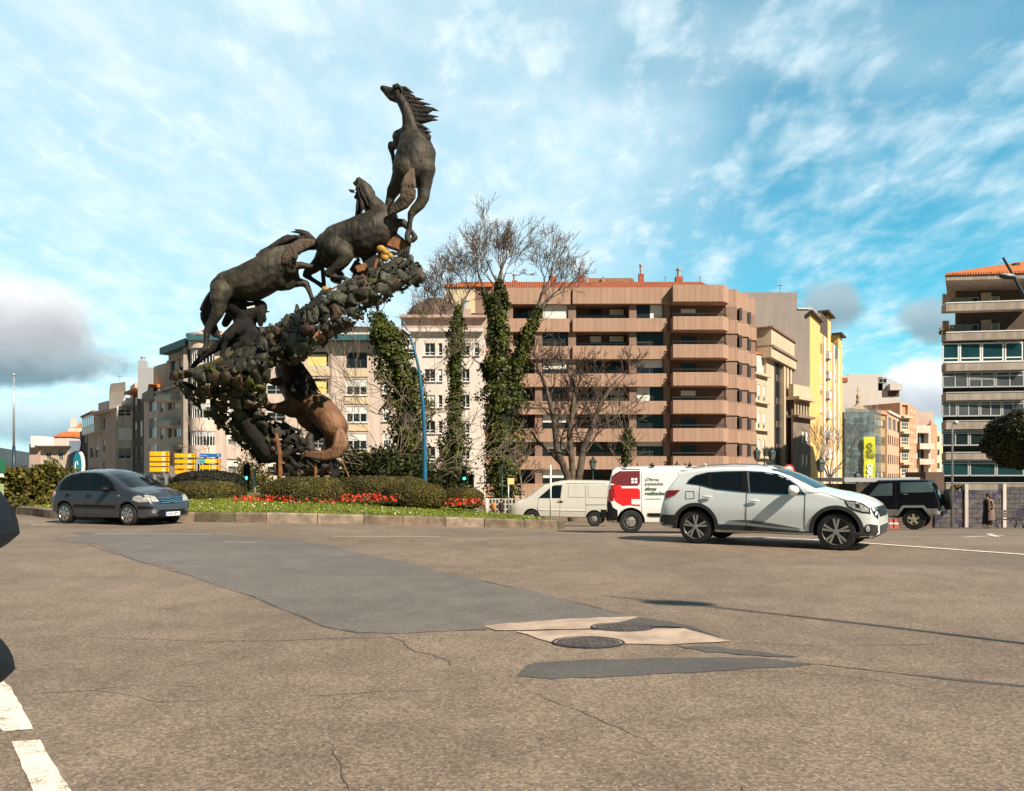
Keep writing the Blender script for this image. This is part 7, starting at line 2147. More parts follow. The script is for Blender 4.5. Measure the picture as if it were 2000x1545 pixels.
# ---------------- far street, right
Yq = 165.0
q = lambda px, Y=Yq: (PX(px, Y), Y)
zq = lambda y, Y=Yq: PZ(y, Y)
fb = Bld('apartment_building', 'large pale white block with stepped roof, farthest behind the netted facade', 'building', PX(1710, Yq), Yq, -6)
M['far_white'] = wallmat('far_white_wall', (0.56, 0.51, 0.46), 0.08)
fb.body([q(1640), q(1657), (PX(1657, Yq), Yq + 10), (PX(1640, Yq), Yq + 10)], -6, zq(733), M['far_white'])
fb.body([q(1657), q(1724), (PX(1735, Yq), Yq + 12), (PX(1657, Yq), Yq + 12)], -6, zq(731), M['far_white'])
fb.body([q(1724), q(1757), (PX(1757, Yq), Yq + 12), (PX(1724, Yq), Yq + 12)], -6, zq(763), M['far_white'])
fb.body([q(1715), q(1732), (PX(1755, Yq + 10), Yq + 10), (PX(1715, Yq), Yq + 10)], zq(763), zq(737), M['frame_grey'], 'penthouse')
fb.window(q(1715, Yq - .05), q(1732, Yq - .05), .1, 1.9, zq(748), zq(739), 'frame_grey', 'glass', (.5,), (), None, 0, .12)
fb.body([q(1641, Yq - .2), q(1656, Yq - .2), (PX(1656, Yq), Yq + 2), (PX(1641, Yq), Yq + 2)], zq(746), zq(738), M['brick_red'], 'roof_band')
fb.slab(q(1734, Yq), q(1756, Yq), zq(774), zq(763), .1, M['dark_wall'], 'loggia')
fb.slab(q(1733, Yq), q(1757, Yq), zq(763), zq(751), 1.2, M['far_white'], 'balcony')
# netted facade under repair
Yn_ = 128.0
nb = Bld('building_under_repair', 'gabled house front wrapped in blue-grey scaffold netting', 'building', PX(1685, Yn_), Yn_, -5)
M['netted_wall'] = wallmat('wall_behind_netting', (0.17, 0.19, 0.19), 0.3)
def netmat():
    m = mat('scaffold_netting', (0.13, 0.20, 0.22), 0.9, var=0.45, vscale=1.2, sc3=(.5, .5, 1.6)); m.node_tree.nodes['Principled BSDF'].inputs['Alpha'].default_value = 0.62
    return m
M['netting'] = netmat()
zn = lambda y: PZ(y, Yn_)
A, B = (PX(1648, Yn_), Yn_), (PX(1707, Yn_), Yn_)
ln = B[0] - A[0]
op = [(ln * .18, ln * .52, zn(y + 11), zn(y)) for y in (833, 866, 905)]
nb.wall(A, B, -5, zn(805), M['netted_wall'], op, .3)
for o in op: nb.window(A, B, *o, 'frame_white', 'glass_clear', (.33, .66), (), None, .1, .12)
quadbody(nb, A, B, 9, -5, zn(805), M['netted_wall'])
cx_ = PX(1678, Yn_) - nb.o.x
b = MB();
gpl = [(1652, 806), (1664, 797), (1672, 793), (1678, 786), (1685, 793), (1692, 797), (1704, 806)]
v = [nb.L((PX(x, Yn_), Yn_ + .1, zn(y))) for x, y in gpl] + [nb.L((PX(x, Yn_), Yn_ + .9, zn(y))) for x, y in gpl]
m_ = len(gpl); b.add(v, [tuple(range(m_)), tuple(range(m_, 2 * m_))[::-1]] + [(i, i + m_, (i + 1) % m_ + m_, (i + 1) % m_) for i in range(m_)])
b.build('gable', M['stone_beige'], nb.root)
b = MB(); b.lathe([(.22, 0), (.35, .3), (.15, .6), (.28, .9), (.28, 1.3), (.08, 1.6), (.05, 2.6), (0, 3.0)], (cx_, .5, zn(787) - nb.z), n=10); b.tube([(cx_ - .4, .5, zn(787) + 2.1 - nb.z), (cx_ + .4, .5, zn(787) + 2.1 - nb.z)], .05, 4); b.build('finial', mat('gilt_stone', (.34, .22, .10), .6), nb.root, True)
b = MB()
ncol = 8; nrow = 12; vs = [];
for j in range(nrow + 1):
    for i in range(ncol + 1):
        vs.append(nb.L((A[0] - .3 + (ln + .8) * i / ncol, Yn_ - 1.3 + .18 * rb.uniform(-1, 1), -3 + (zn(799) + 3) * j / nrow + rb.uniform(-.1, .1))))
b.add(vs, [(j * (ncol + 1) + i, j * (ncol + 1) + i + 1, (j + 1) * (ncol + 1) + i + 1, (j + 1) * (ncol + 1) + i) for j in range(nrow) for i in range(ncol)])
b.build('netting', M['netting'], nb.root)
for i in range(6):
    b = MB(); x_ = A[0] + ln * i / 5; b.tube([nb.L((x_, Yn_ - 1.1, -4)), nb.L((x_, Yn_ - 1.1, zn(797) + .5))], .04, 5); b.build('scaffold_pole', M['metal'], nb.root)
for j in range(8):
    b = MB(); z_ = -2 + 2.0 * j; b.tube([nb.L((A[0], Yn_ - 1.12, z_)), nb.L((B[0], Yn_ - 1.12, z_))], .04, 5); b.build('scaffold_rail', M['metal'], nb.root)
M['banner'] = mat('lime_banner', (0.50, 0.52, 0.015), 0.7, var=0.12, vscale=1.5)
bn_ = empty('banner', (PX(1687, Yn_ - 1.8), Yn_ - 1.8, 0), 0, 'tall lime green banner hanging on the netting with large vertical lettering', 'banner')
Ynn = Yn_ - 1.8
b = MB(); bx0, bx1 = PX(1687, Ynn), PX(1709, Ynn)
nn_ = 14
vs = [((bx0 if i == 0 else bx1) - bx0 + .03 * math.sin(j * 1.3), .05 * math.sin(j * .9 + i), PZ(937, Ynn) + (PZ(853, Ynn) - PZ(937, Ynn)) * j / nn_) for j in range(nn_ + 1) for i in (0, 1)]
b.add(vs, [(2 * j, 2 * j + 1, 2 * j + 3, 2 * j + 2) for j in range(nn_)]); b.add([(v[0], v[1] + .03, v[2]) for v in vs], [(2 * j, 2 * j + 2, 2 * j + 3, 2 * j + 1) for j in range(nn_)])
b.build('cloth', M['banner'], bn_)
M['grey_ink'] = mat('grey_ink', (0.16, 0.17, 0.03), 0.7)
text_mesh('lettering', 'geo', 1.75, M['grey_ink'], bn_, (1.32, -.12, PZ(895, Ynn)), (R(90), R(-90), 0), .01, 'LEFT', .03)
text_mesh('lettering', 'neo', 1.75, M['white_plain'], bn_, (1.32, -.12, PZ(895, Ynn) - 3.45), (R(90), R(-90), 0), .01, 'LEFT', .06)
M['apricot'] = wallmat('apricot_plaster', (0.62, 0.38, 0.25), 0.12)
M['orange_wall'] = wallmat('orange_plaster', (0.60, 0.29, 0.16), 0.1)
M['olive_wall'] = wallmat('sand_stone', (0.42, 0.30, 0.16), 0.2)
abd = Bld('apartment_building', 'apricot corner building with rows of small windows, right of the lime banner', 'building', PX(1735, 135), 135, -5)
A, B = (PX(1708, 129), 129), (PX(1732, 135), 135)
_, d, n, ln = abd.frame(A, B); zt = PZ(806, 129)
op = [(ln * f, ln * (f + .10), zt - 2.4 - 3.0 * r, zt - .9 - 3.0 * r) for r in range(4) for f in (.08, .24, .40, .56, .72, .86)]
abd.wall(A, B, -5, zt, M['olive_wall'], op, .25)
for o in op: abd.window(A, B, *o, 'frame_dark', 'glass', (), (), (.3, .9) if rb.random() < .4 else None, .1, .05)
quadbody(abd, A, B, 10, -5, zt, M['olive_wall']); abd.slab(A, B, zt, zt + .5, .3, M['orange_wall'], 'cornice', 3)
A, B = (PX(1732.3, 134), 134.0), (PX(1759, 150), 150)
_, d, n, ln = abd.frame(A, B); zt = PZ(805, 134)
op = [(ln * f, ln * (f + .08), zt - 5.6 - 3.4 * r, zt - 3.9 - 3.4 * r) for r in range(4) for f in (.06, .20, .36, .52, .68, .84)] + [(ln * f, ln * (f + .22), zt - 2.9, zt - .7) for f in (.08, .40, .72)]
abd.wall(A, B, -5, zt, M['apricot'], op, .25)
for o in op: abd.window(A, B, *o, 'frame_white' if o[1] - o[0] > 2 else 'frame_dark', 'glass', (.5,) if o[1] - o[0] > 2 else (), (), None, .12, .06)
quadbody(abd, A, B, 10, -5, zt, M['apricot']); abd.slab(A, B, zt, zt + .4, .3, M['white_wall'], 'cornice', 3)
cbo = Bld('apartment_building', 'orange building with stacked glazed galleries, next right of the apricot one', 'building', PX(1775, 150), 150, -6)
A, B = (PX(1758, 148), 148), (PX(1777, 149.5), 149.5)
_, d, n, ln = cbo.frame(A, B); zt = PZ(786, 148)
op = [(ln * .15, ln * .85, zt - 3.0 - 3.0 * r - 2.2, zt - 3.0 - 3.0 * r) for r in range(5)]
cbo.wall(A, B, -6, zt, M['apricot'], op + [(ln * .2, ln * .8, zt - 2.3, zt - .4)], .4)
for o in op: cbo.window(A, B, *o, 'blind', 'glass', (.25, .5, .75), (.3, .65), None, .05, .10)
for r in range(5): cbo.slab(A, B, zt - 3.0 * r - 3.0, zt - 3.0 * r - 2.6, .8, M['stone_beige'], 'balcony')
quadbody(cbo, A, B, 10, -6, zt, M['orange_wall'], .45)
A, B = (PX(1777.2, 149.5), 149.5), (PX(1790, 158), 158)
_, d, n, ln = cbo.frame(A, B)
op = [(ln * f, ln * (f + .1), zt - 2.0 - 3.0 * r, zt - .8 - 3.0 * r) for r in range(5) for f in (.2, .5, .75)]
cbo.wall(A, B, -6, zt - .3, M['orange_wall'], op, .2)
for o in op: cbo.window(A, B, *o, 'frame_white', 'glass', (), (), (.3, .98), .05, .05)
quadbody(cbo, A, B, 8, -6, zt - .3, M['orange_wall'])
cbw = Bld('apartment_building', 'pinkish white building with rounded balconies, second last in the far street', 'building', PX(1808, 165), 165, -7)
A, B = (PX(1789, 162), 162), (PX(1818, 164), 164)
_, d, n, ln = cbw.frame(A, B); zt = PZ(830, 162)
cbw.wall(A, B, -7, zt, M['pink_plaster'], [(ln * .1, ln * .85, zt - 4.0 - 3.25 * r, zt - 1.6 - 3.25 * r) for r in range(4)], 1.2)
for r in range(4):
    o = (ln * .1, ln * .85, zt - 4.0 - 3.25 * r, zt - 1.6 - 3.25 * r)
    cbw.window(A, B, *o, 'frame_white', 'glass', (.3, .6), (), (.1, .98, (.02, .5)) if r == 2 else None, 1.0, .10)
    cbw.slab(A, B, zt - 5.1 - 3.25 * r, zt - 3.9 - 3.25 * r, .9, M['pink_plaster'], 'balcony')
quadbody(cbw, A, B, 9, -7, zt, M['pink_plaster'], 1.25)
cbw.body([(PX(1790, 166), 166), (PX(1822, 168), 168), (PX(1822, 175), 175), (PX(1790, 175), 175)], zt, PZ(804, 166), M['rose_wall'], 'roof_room')
cbw.wall((PX(1818.2, 164), 164), (PX(1830, 176), 176), -7, zt + 1, M['orange_wall'], [], .3)
cby = Bld('apartment_building', 'pale yellow sliver of a building at the end of the far street', 'building', PX(1833, 185), 185, -7)
A, B = (PX(1826, 184), 184), (PX(1842, 186), 186)
_, d, n, ln = cby.frame(A, B); zt = PZ(843, 184)
cby.wall(A, B, -7, zt, mat('lemon_plaster', (.62, .60, .34), .8, var=.15), [(ln * .1, ln * .6, zt - 2.6 - 3.2 * r, zt - 1.0 - 3.2 * r) for r in range(4)], .3)
for r in range(4): cby.window(A, B, ln * .1, ln * .6, zt - 2.6 - 3.2 * r, zt - 1.0 - 3.2 * r, 'frame_white', 'glass', (.5,), (), None, .1, .1)
quadbody(cby, A, B, 6, -7, zt, M['white_wall'])
# ---------------- tower at the right edge
M['glass_grey'] = glassmat('grey_glass', (0.085, 0.092, 0.095), .1, .3)
M['tower_band'] = wallmat('weathered_concrete_band', (0.40, 0.335, 0.275), 0.35)
tw = Bld('apartment_tower', 'tall concrete-banded apartment tower with orange roof at the right edge', 'building', PX(1920, 78), 78, -4)
A, B = (PX(1841, 78.6), 78.6), (PX(1995, 77.4), 77.4)
_, d, n, ln = tw.frame(A, B)
zt_ = lambda y: PZ(y, 78.2)
bands = [(595, 610), (652, 667), (711, 726), (769, 783), (824, 839), (885, 898), (944, 960)]
B_ = (PX(2080, 77.2), 77.2)
C0 = (PX(1995.5, 77.9), 77.9)
lm = (1858, 1886)
for i, (a, c_) in enumerate(bands):
    tw.slab(A, B, zt_(c_), zt_(a), .9, M['tower_band'], 'parapet', .3)
    tw.slab(C0, B_, zt_(c_) + .05, zt_(a) + .05, .9, M['tower_band'], 'parapet', .3)
    tw.slab(A, B, zt_(a), zt_(a - 2.0), .95, M['frame_white'] if i < 3 else M['frame_grey'], 'rail')
# recessed storeys behind the parapets; their shade is put into the dark wall
def along(p, k):
    """point p pushed back along its own sight line from the square"""
    q = Vector(p); return q * ((q.length + k) / q.length)
Ai = tuple(along((PX(1864, 78.6), 78.6), 3.7) + d * .2); Bi = tuple(Vector(B_) - n * 3.8)
tw.wall(Ai, Bi, -4, zt_(551), M['dark_wall'], [], .3)
_q = [along(Ai, .4), Vector(Bi) - n * .4, Vector(Bi) - n * 12, along(Ai, 12) + d * .5]
tw.body([(p.x, p.y) for p in _q], -4, zt_(551), M['tower_band'])
_q = [Vector(A) - n * .25 + d * .1, Vector(B_) - n * .25, Vector(B_) - n * 9, along(A, 9) + d * 1.0]
tw.body([(p.x, p.y) for p in _q], -4, zt_(667), M['dark'], 'storey_wall')
u = lambda px: (PX(px, 78) - A[0])
for (y1, y0) in ((593, 566), (650, 621)):
    for (a, c_, fr_, bl_) in ((1886, 1926, 'frame_grey', (.02, .98)), (1928, 1941, 'frame_grey', None), (1965, 1980, 'frame_white', (.02, .98))):
        tw.window(tuple(Vector(A) - n * 3.65), tuple(Vector(B) - n * 3.65), u(a), u(c_), zt_(y1), zt_(y0), fr_, 'glass', (.5,) if c_ - a > 20 else (), (), bl_, 0, .07, 'curtain')
    tw.slab(tuple(Vector(A) - n * 3.65 + d * (u(1872))), tuple(Vector(A) - n * 3.65 + d * (u(1883))), zt_(y1), zt_(y0 - 8), .3, M['orange_wall'] if y1 > 600 else M['rose_wall'], 'pillar')
    tw.slab(tuple(Vector(A) - n * 3.65 + d * (u(1945))), tuple(Vector(A) - n * 3.65 + d * (u(1964))), zt_(y1), zt_(y0 - 8), .1, M['rose_wall'], 'wall')
# floor slabs seen from below
# glazed storeys
def glazed(ya, yb, cols_, fr_, pane_, trans_, blinds_=None):
    for k, (a, c_) in enumerate(cols_):
        tw.window(tuple(Vector(A) + n * .55), tuple(Vector(B_) + n * .55), u(a), u(c_), zt_(yb), zt_(ya), fr_, pane_, (.5,) if c_ - a > 22 and pane_ != 'glass_teal' else (), trans_, (blinds_ or {}).get(k), 0, .13, 'curtain')
glazed(671, 709, [(1843, 1874), (1875, 1914), (1915, 1955), (1957, 1990), (1993, 2030)], 'frame_white', 'glass_teal', (.22,))
glazed(727, 758, [(1843, 1890), (1891, 1939), (1940, 1992), (1994, 2040)], 'frame_grey', 'glass_grey', (.72,), {1: (.45, .72)})
glazed(784, 814, [(1842, 1870), (1871, 1911), (1912, 1951), (1952, 1993), (1995, 2040)], 'frame_grey', 'glass_grey', (.80,))
glazed(841, 871, [(1842, 1892), (1893, 1941), (1942, 1992), (1994, 2040)], 'frame_grey', 'glass', (.82,))
glazed(899, 930, [(1842, 1892), (1893, 1941), (1942, 1992), (1994, 2040)], 'frame_grey', 'glass_teal', (.80,))
# top slab and roof
_q = [Vector(A) - d * .15 + n * 1.3, Vector(B_) + n * 1.3, Vector(B_) - n * 11, along(Vector(A) - d * .15 + n * 1.3, 12) + d * .3]
tw.body([(p.x, p.y) for p in _q], zt_(552), zt_(538.5), M['tower_band'], 'roof_slab')
a0 = Vector(A) + n * 1.45 - d * .3; b0 = Vector(B_) + n * 1.45; c0 = Vector(B_) - n * 12; d0 = along(a0, 13.5) + d * .3
rz = zt_(538.5)
b = MB(); vv = [tw.L((p.x, p.y, rz)) for p in (a0, b0, c0, d0)] + [tw.L((p.x, p.y, rz - .2)) for p in (a0, b0, c0, d0)]
rr0 = Vector(A) - n * 5 + d * 9; rr1 = Vector(B_) - n * 5
vv += [tw.L((rr0.x, rr0.y, zt_(492))), tw.L((rr1.x, rr1.y, zt_(488)))]
b.add(vv, [(0, 1, 9, 8), (2, 3, 8, 9), (3, 0, 8), (1, 2, 9), (4, 7, 6, 5), (0, 4, 5, 1), (1, 5, 6, 2), (2, 6, 7, 3), (3, 7, 4, 0)])
b.build('roof', M['tile'], tw.root)
tw.chimney(PX(1984, 80), 80, zt_(526), .55, 1.1, M['dark_wall'], False)
# end wall under the overhangs
# plants
pts = [tw.L((PX(rb.uniform(1838, 1862), 78), 78.3 + rb.uniform(-.5, .3), zt_(652 - abs(rb.gauss(0, 5))))) for _ in range(260)]
cards('balcony_plants', pts, .16, M['bush'], tw.root, 9)
# ---------------- low structures along the back of the square
kb = Bld('kiosk', 'low dark flat-roofed pavilion seen between the white bonnet and the black off-roader', 'kiosk', PX(1690, 60), 60, -3)
Yk = 60.0
zk = lambda y: PZ(y, Yk)
kb.body([(PX(1636, Yk), Yk), (PX(1770, Yk), Yk), (PX(1770, Yk), Yk + 5), (PX(1636, Yk), Yk + 5)], -3.5, zk(946), M['panel_dark'], 'wall')
kb.slab((PX(1632, Yk), Yk), (PX(1775, Yk), Yk), zk(941), zk(933), 1.6, M['frame_grey'], 'roof', 5)
kb.slab((PX(1672, Yk), Yk), (PX(1706, Yk), Yk), zk(990), zk(944), .1, M['pale_concrete'], 'panel'); kb.slab((PX(1640, Yk), Yk), (PX(1668, Yk), Yk), zk(962), zk(947), .12, M['dark'], 'opening')
kb.slab((PX(1696, Yk), Yk), (PX(1732, Yk), Yk), zk(950), zk(937), 1.7, mat('brown_fascia', (.14, .085, .05), .8), 'fascia')
pb = Bld('low_building', 'windowless brown-grey block in front of the tower foot', 'building', PX(1815, 64), 64, -3)
Yp = 64.0
pb.body([(PX(1760, Yp), Yp), (PX(1841, Yp), Yp), (PX(1841, Yp), Yp + 4), (PX(1760, Yp), Yp + 4)], -3.5, PZ(932, Yp), M['rose_wall'], 'wall')
pb.body([(PX(1804, Yp), Yp - .3), (PX(1840, Yp), Yp - .3), (PX(1840, Yp), Yp + 3), (PX(1804, Yp), Yp + 3)], -3.5, PZ(922, Yp), M['panel_dark'], 'upper_wall')
# distant hill, low at the left
b = MB()
n_ = 40; vs = []
for i in range(n_ + 1):
    x = -900 + 1500 * i / n_
    h = 18 + 22 * math.exp(-((x + 640) / 170) ** 2) + 9 * math.sin(x * .013) + 5 * math.sin(x * .041 + 1)
    vs += [(x, 850, -3), (x, 900, h), (x, 1000, -3)]
fs = [(3 * i + k, 3 * i + 3 + k, 3 * i + 4 + k, 3 * i + 1 + k) for i in range(n_) for k in (0, 1)]
tag(mesh('hill', vs, fs, mat('hazy_hill', (0.045, 0.065, 0.075), 1.0, var=0.3, vscale=.02), smooth=True), kind='structure')
# ================================================================ trees
M['bark'] = mat('grey_brown_bark', (0.120, 0.090, 0.065), 0.95, var=0.45, vscale=4, bump=0.6, bscale=18, sc3=(1, 1, .35))
M['bark_pale'] = mat('pale_twig_bark', (0.21, 0.155, 0.105), 0.95, var=0.4, vscale=3)
M['twig_dark'] = mat('dark_twig', (0.085, 0.062, 0.045), 0.95, var=0.4, vscale=3)
M['twig_red'] = mat('reddish_twig', (0.17, 0.125, 0.10), 0.95, var=0.3, vscale=3)
M['ivy'] = leafmat('ivy_leaf', (0.004, 0.009, 0.001), (0.105, 0.120, 0.012), 0.12)
M['ivy_in'] = mat('ivy_dark_core', (0.010, 0.014, 0.004), 1.0)  # near-black green of the inner ivy and crown
M['seed'] = mat('dry_seed_tuft', (0.22, 0.14, 0.12), 0.9, island=0.4)
def grow(b, tips, p, d, ln, r, lvl, rr, P_):
    """recursive bare branch; P_: dict(n=children per level, len=ratio, up=tropism, wob=wobble, spread)"""
    n = 4 if lvl > 1 else 3
    pts = [p.copy()]; rad = [r]
    q = p.copy(); dd = d.copy()
    nodes = []
    for i in range(n):
        dd = (dd + Vector((rr.uniform(-1, 1), rr.uniform(-1, 1), rr.uniform(-1, 1))) * P_['wob'] + Vector((0, 0, P_['up']))).normalized()
        q = q + dd * (ln / n)
        pts.append(q.copy()); rad.append(max(P_.get('rmin', .014), r * (1 - .55 * (i + 1) / n)))
        nodes.append((q.copy(), dd.copy(), rad[-1]))
    b.tube(pts, rad, 7 if r > .12 else 5 if r > .05 else 3, False)
    if lvl <= 0:
        tips.append(q); return
    k = P_['n'][min(lvl, len(P_['n']) - 1)]
    for j in range(k):
        nd = nodes[-1] if j < 2 else nodes[rr.randrange(max(1, len(nodes) - 3), len(nodes))]
        ax = Vector((rr.uniform(-1, 1), rr.uniform(-1, 1), rr.uniform(-.5, .8))).normalized()
        sp = P_['spread'] * rr.uniform(.5, 1.2)
        nd_ = (nd[1] + ax * sp).normalized()
        grow(b, tips, nd[0], nd_, ln * P_['len'] * rr.uniform(.7, 1.15), nd[2] * (.85 if j == 0 else .65), lvl - 1, rr, P_)
def bare_tree(name, label, base, stems, seed, P_, m='bark', tips_m=None, tipn=0, group=None, cat='tree'):
    rr = random.Random(seed)
    t = empty(name, base, 0, label, cat, group)
    bt = MB(); bc = MB(); tips = []
    for (path, rads, starts) in stems:
        pts = [Vector(q) - Vector(base) for q in path]
        # smooth the stem
        bt.tube(pts, rads, 9, False)
        for (f, dir_, ln, r, lvl) in starts:
            i = min(len(pts) - 2, int(f * (len(pts) - 1))); ff = f * (len(pts) - 1) - i
            grow(bc, tips, pts[i].lerp(pts[i + 1], ff), Vector(dir_).normalized(), ln, r, lvl, rr, P_)
    bt.build('trunk', M[m], t, True)
    bc.build('crown', M[tips_m or m], t, True)
    if tipn:
        r = np.random.RandomState(seed); ta = np.array([tuple(x) for x in tips])
        idx = r.randint(len(ta), size=tipn)
        cards('seed_tufts', ta[idx] + r.normal(size=(tipn, 3)) * .12, .055, M['seed'], t, seed)
    return t, tips
def ivy_on(t, base, path, rads, n, seed, size=.17):
    """ivy coat around a stem: dark core plus many small leaves in uneven clumps"""
    r = np.random.RandomState(seed)
    pts = [Vector(q) - Vector(base) for q in path]
    b = MB()
    P2 = []; R2 = []
    for i in range(len(pts) - 1):
        for k in range(5):
            P2.append(pts[i].lerp(pts[i + 1], k / 5)); R2.append(rads[i] + (rads[i + 1] - rads[i]) * k / 5)
    P2.append(pts[-1]); R2.append(rads[-1])
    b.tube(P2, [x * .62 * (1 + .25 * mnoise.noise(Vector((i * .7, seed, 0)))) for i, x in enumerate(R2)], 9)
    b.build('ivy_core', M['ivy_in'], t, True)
    out = []; nr = []
    L_ = len(P2) - 1
    w_ = np.array([max(.05, R2[i]) for i in range(L_)]); w_ /= w_.sum()
    seg = r.choice(L_, size=n, p=w_)
    for i in seg:
        f = r.rand(); c = P2[i].lerp(P2[i + 1], f); rad = R2[i] + (R2[i + 1] - R2[i]) * f
        a = r.uniform(0, 2 * PI)
        cl = mnoise.noise(Vector((math.cos(a) * 1.3 + seed, math.sin(a) * 1.3, c.z * 1.1)))
        q = rad * (.76 + .85 * cl + .17 * r.normal())
        if cl < -.25 and r.rand() < .7: continue
        out.append((c.x + math.cos(a) * q, c.y + math.sin(a) * q, c.z + r.normal() * .12)); nr.append((math.cos(a), math.sin(a), .25))
    cards('ivy', out, size, M['ivy'], t, seed, 0, 1.25, nrm=np.array(nr) * .9)
PLANE = {'n': [3, 3, 4, 4], 'len': .76, 'up': .07, 'wob': .26, 'spread': .72, 'rmin': .013}
def tp(px, py, Y): return tuple(P(px, py, Y))
# ivy tree 1: leaning, behind the lamp post
Yt = 47.0
base = (PX(802, Yt), Yt, gz(PX(802, Yt), Yt))
path = [base, tp(800, 880, Yt), tp(796, 800, Yt), tp(786, 740, Yt), tp(768, 690, Yt), tp(750, 650, Yt), tp(738, 612, Yt)]
t, _ = bare_tree('ivy_covered_tree', 'leaning ivy-covered trunk behind the blue lamp post, nearest the sculpture', base,
                 [(path, [.35, .32, .28, .25, .2, .15, .1], [(.55, (-.8, .1, .3), 2.6, .05, 3), (.4, (-.9, -.2, .1), 2.8, .05, 3), (.3, (-1, 0, .1), 2.6, .05, 3), (.6, (.7, .2, .6), 2.2, .05, 3), (.9, (-.6, 0, .9), 1.9, .04, 3), (.95, (.3, 0, 1), 1.9, .04, 3), (.45, (.8, -.3, .2), 2.4, .045, 3)])],
                 101, PLANE, 'bark_pale')
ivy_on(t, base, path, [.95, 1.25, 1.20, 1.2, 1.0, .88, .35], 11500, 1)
# ivy tree 2: slender, middle
Yt = 52.0
base = (PX(884, Yt), Yt, gz(PX(884, Yt), Yt))
path = [base, tp(884, 900, Yt), tp(888, 840, Yt), tp(889, 760, Yt), tp(889, 690, Yt), tp(892, 640, Yt), tp(896, 600, Yt)]
cr = [(.98, (-.35, .1, 1), 1.56, .09, 4), (.98, (.25, -.1, 1), 1.56, .09, 4), (.96, (-.8, 0, .8), 1.64, .08, 4), (.9, (.8, .1, .6), 1.25, .06, 3), (.75, (-.9, .1, .5), 1.48, .06, 4), (.86, (-1, -.1, .5), 1.64, .06, 4), (.55, (.8, .2, .3), 1.40, .04, 3), (.9, (-1, .3, .2), 1.48, .05, 4)]
t, _ = bare_tree('ivy_covered_tree', 'slender upright ivy-covered trunk in front of the white building, bare crown above', base, [(path, [.34, .3, .27, .24, .2, .17, .14], cr)], 102, PLANE, 'bark', 'twig_red', 1500)
ivy_on(t, base, path, [.95, 1.15, .75, .55, .62, .52, .22], 7500, 2)
# ivy tree 3: biggest, forked
Yt = 52.0
base = (PX(984, Yt), Yt, gz(PX(984, Yt), Yt))
pm = [base, tp(984, 930, Yt), tp(980, 850, Yt), tp(980, 770, Yt), tp(974, 700, Yt), tp(972, 640, Yt), tp(974, 585, Yt), tp(974, 548, Yt)]
pf = [tp(990, 790, Yt), tp(1006, 730, Yt), tp(1018, 690, Yt - .3), tp(1034, 645, Yt - .4), tp(1050, 600, Yt - .4)]
pl = [tp(976, 790, Yt), tp(958, 740, Yt + .3), tp(940, 712, Yt + .5)]
p4 = [tp(968, 640, Yt), tp(956, 600, Yt), tp(944, 565, Yt)]
cr = [(.99, (-.1, .1, 1), 1.64, .12, 4), (.99, (.35, .1, 1), 1.64, .11, 4), (.95, (-.6, -.1, 1), 1.72, .10, 4), (.90, (.6, .2, .9), 1.48, .08, 4), (.93, (-.9, 0, .7), 1.64, .08, 4), (.97, (0, .5, 1), 1.48, .08, 4)]
cf = [(1.0, (.5, 0, 1), 1.95, .10, 4), (1.0, (1, .1, .8), 1.79, .09, 4), (1.0, (.1, -.2, 1), 1.95, .09, 4), (.7, (1, 0, .4), 1.48, .06, 3), (.95, (1, -.1, .35), 1.56, .06, 4)]
t, _ = bare_tree('ivy_covered_tree', 'largest ivy-covered tree, forked trunk wrapped in ivy with a wide bare crown', base,
                 [(pm, [.55, .5, .45, .4, .33, .27, .2, .15], cr), (pf, [.28, .24, .2, .17, .13], cf), (pl, [.15, .1, .06], [(1, (-.9, .1, .6), 1.56, .05, 2)]), (p4, [.16, .14, .12], [(1, (-.5, 0, 1), 1.87, .09, 4), (.8, (-1, 0, .6), 1.56, .07, 4)])],
                 103, PLANE, 'bark', 'twig_red', 2400)
ivy_on(t, base, pm, [.9, 1.15, 1.25, 1.35, .95, .75, .62, .30], 13000, 3)
ivy_on(t, base, pf, [.7, .62, .50, .52, .30], 4200, 4)
ivy_on(t, base, pl, [.4, .35, .15], 900, 5)
ivy_on(t, base, p4, [.45, .35, .15], 1000, 6)
# hanging bare creepers at its foot
# spreading bare tree in front of the brown block
Yt = 56.0
bx = PX(1118, Yt); base = (bx, Yt, gz(bx, Yt))
HB = {'n': [3, 4, 4, 5], 'len': .66, 'up': .03, 'wob': .34, 'spread': .85, 'rmin': .018}
s1 = [base, tp(1108, 928, Yt), tp(1088, 880, Yt - .3), tp(1082, 820, Yt - .5), tp(1070, 770, Yt - .6), tp(1058, 735, Yt - .6)]
s2 = [base, tp(1132, 925, Yt), tp(1140, 875, Yt + .3), tp(1158, 830, Yt + .4), tp(1172, 790, Yt + .5), tp(1196, 752, Yt + .5)]
s3 = [base, tp(1118, 915, Yt), tp(1112, 850, Yt), tp(1120, 790, Yt), tp(1122, 745, Yt)]
s4 = [tp(1104, 915, Yt), tp(1080, 890, Yt + .5), tp(1050, 862, Yt + .8), tp(1036, 840, Yt + .8)]
def fan(k, lo, lr, lean, seed, lvl=3):
    rr = random.Random(seed); out = []
    for i in range(k):
        f = .35 + .65 * i / (k - 1)
        out.append((f, (rr.uniform(-.9, .9) + lean, rr.uniform(-.7, .7), rr.uniform(.35, 1.0)), lo * rr.uniform(.8, 1.2) * (1.1 - .3 * f), lr * (1.15 - .5 * f), lvl))
    return out
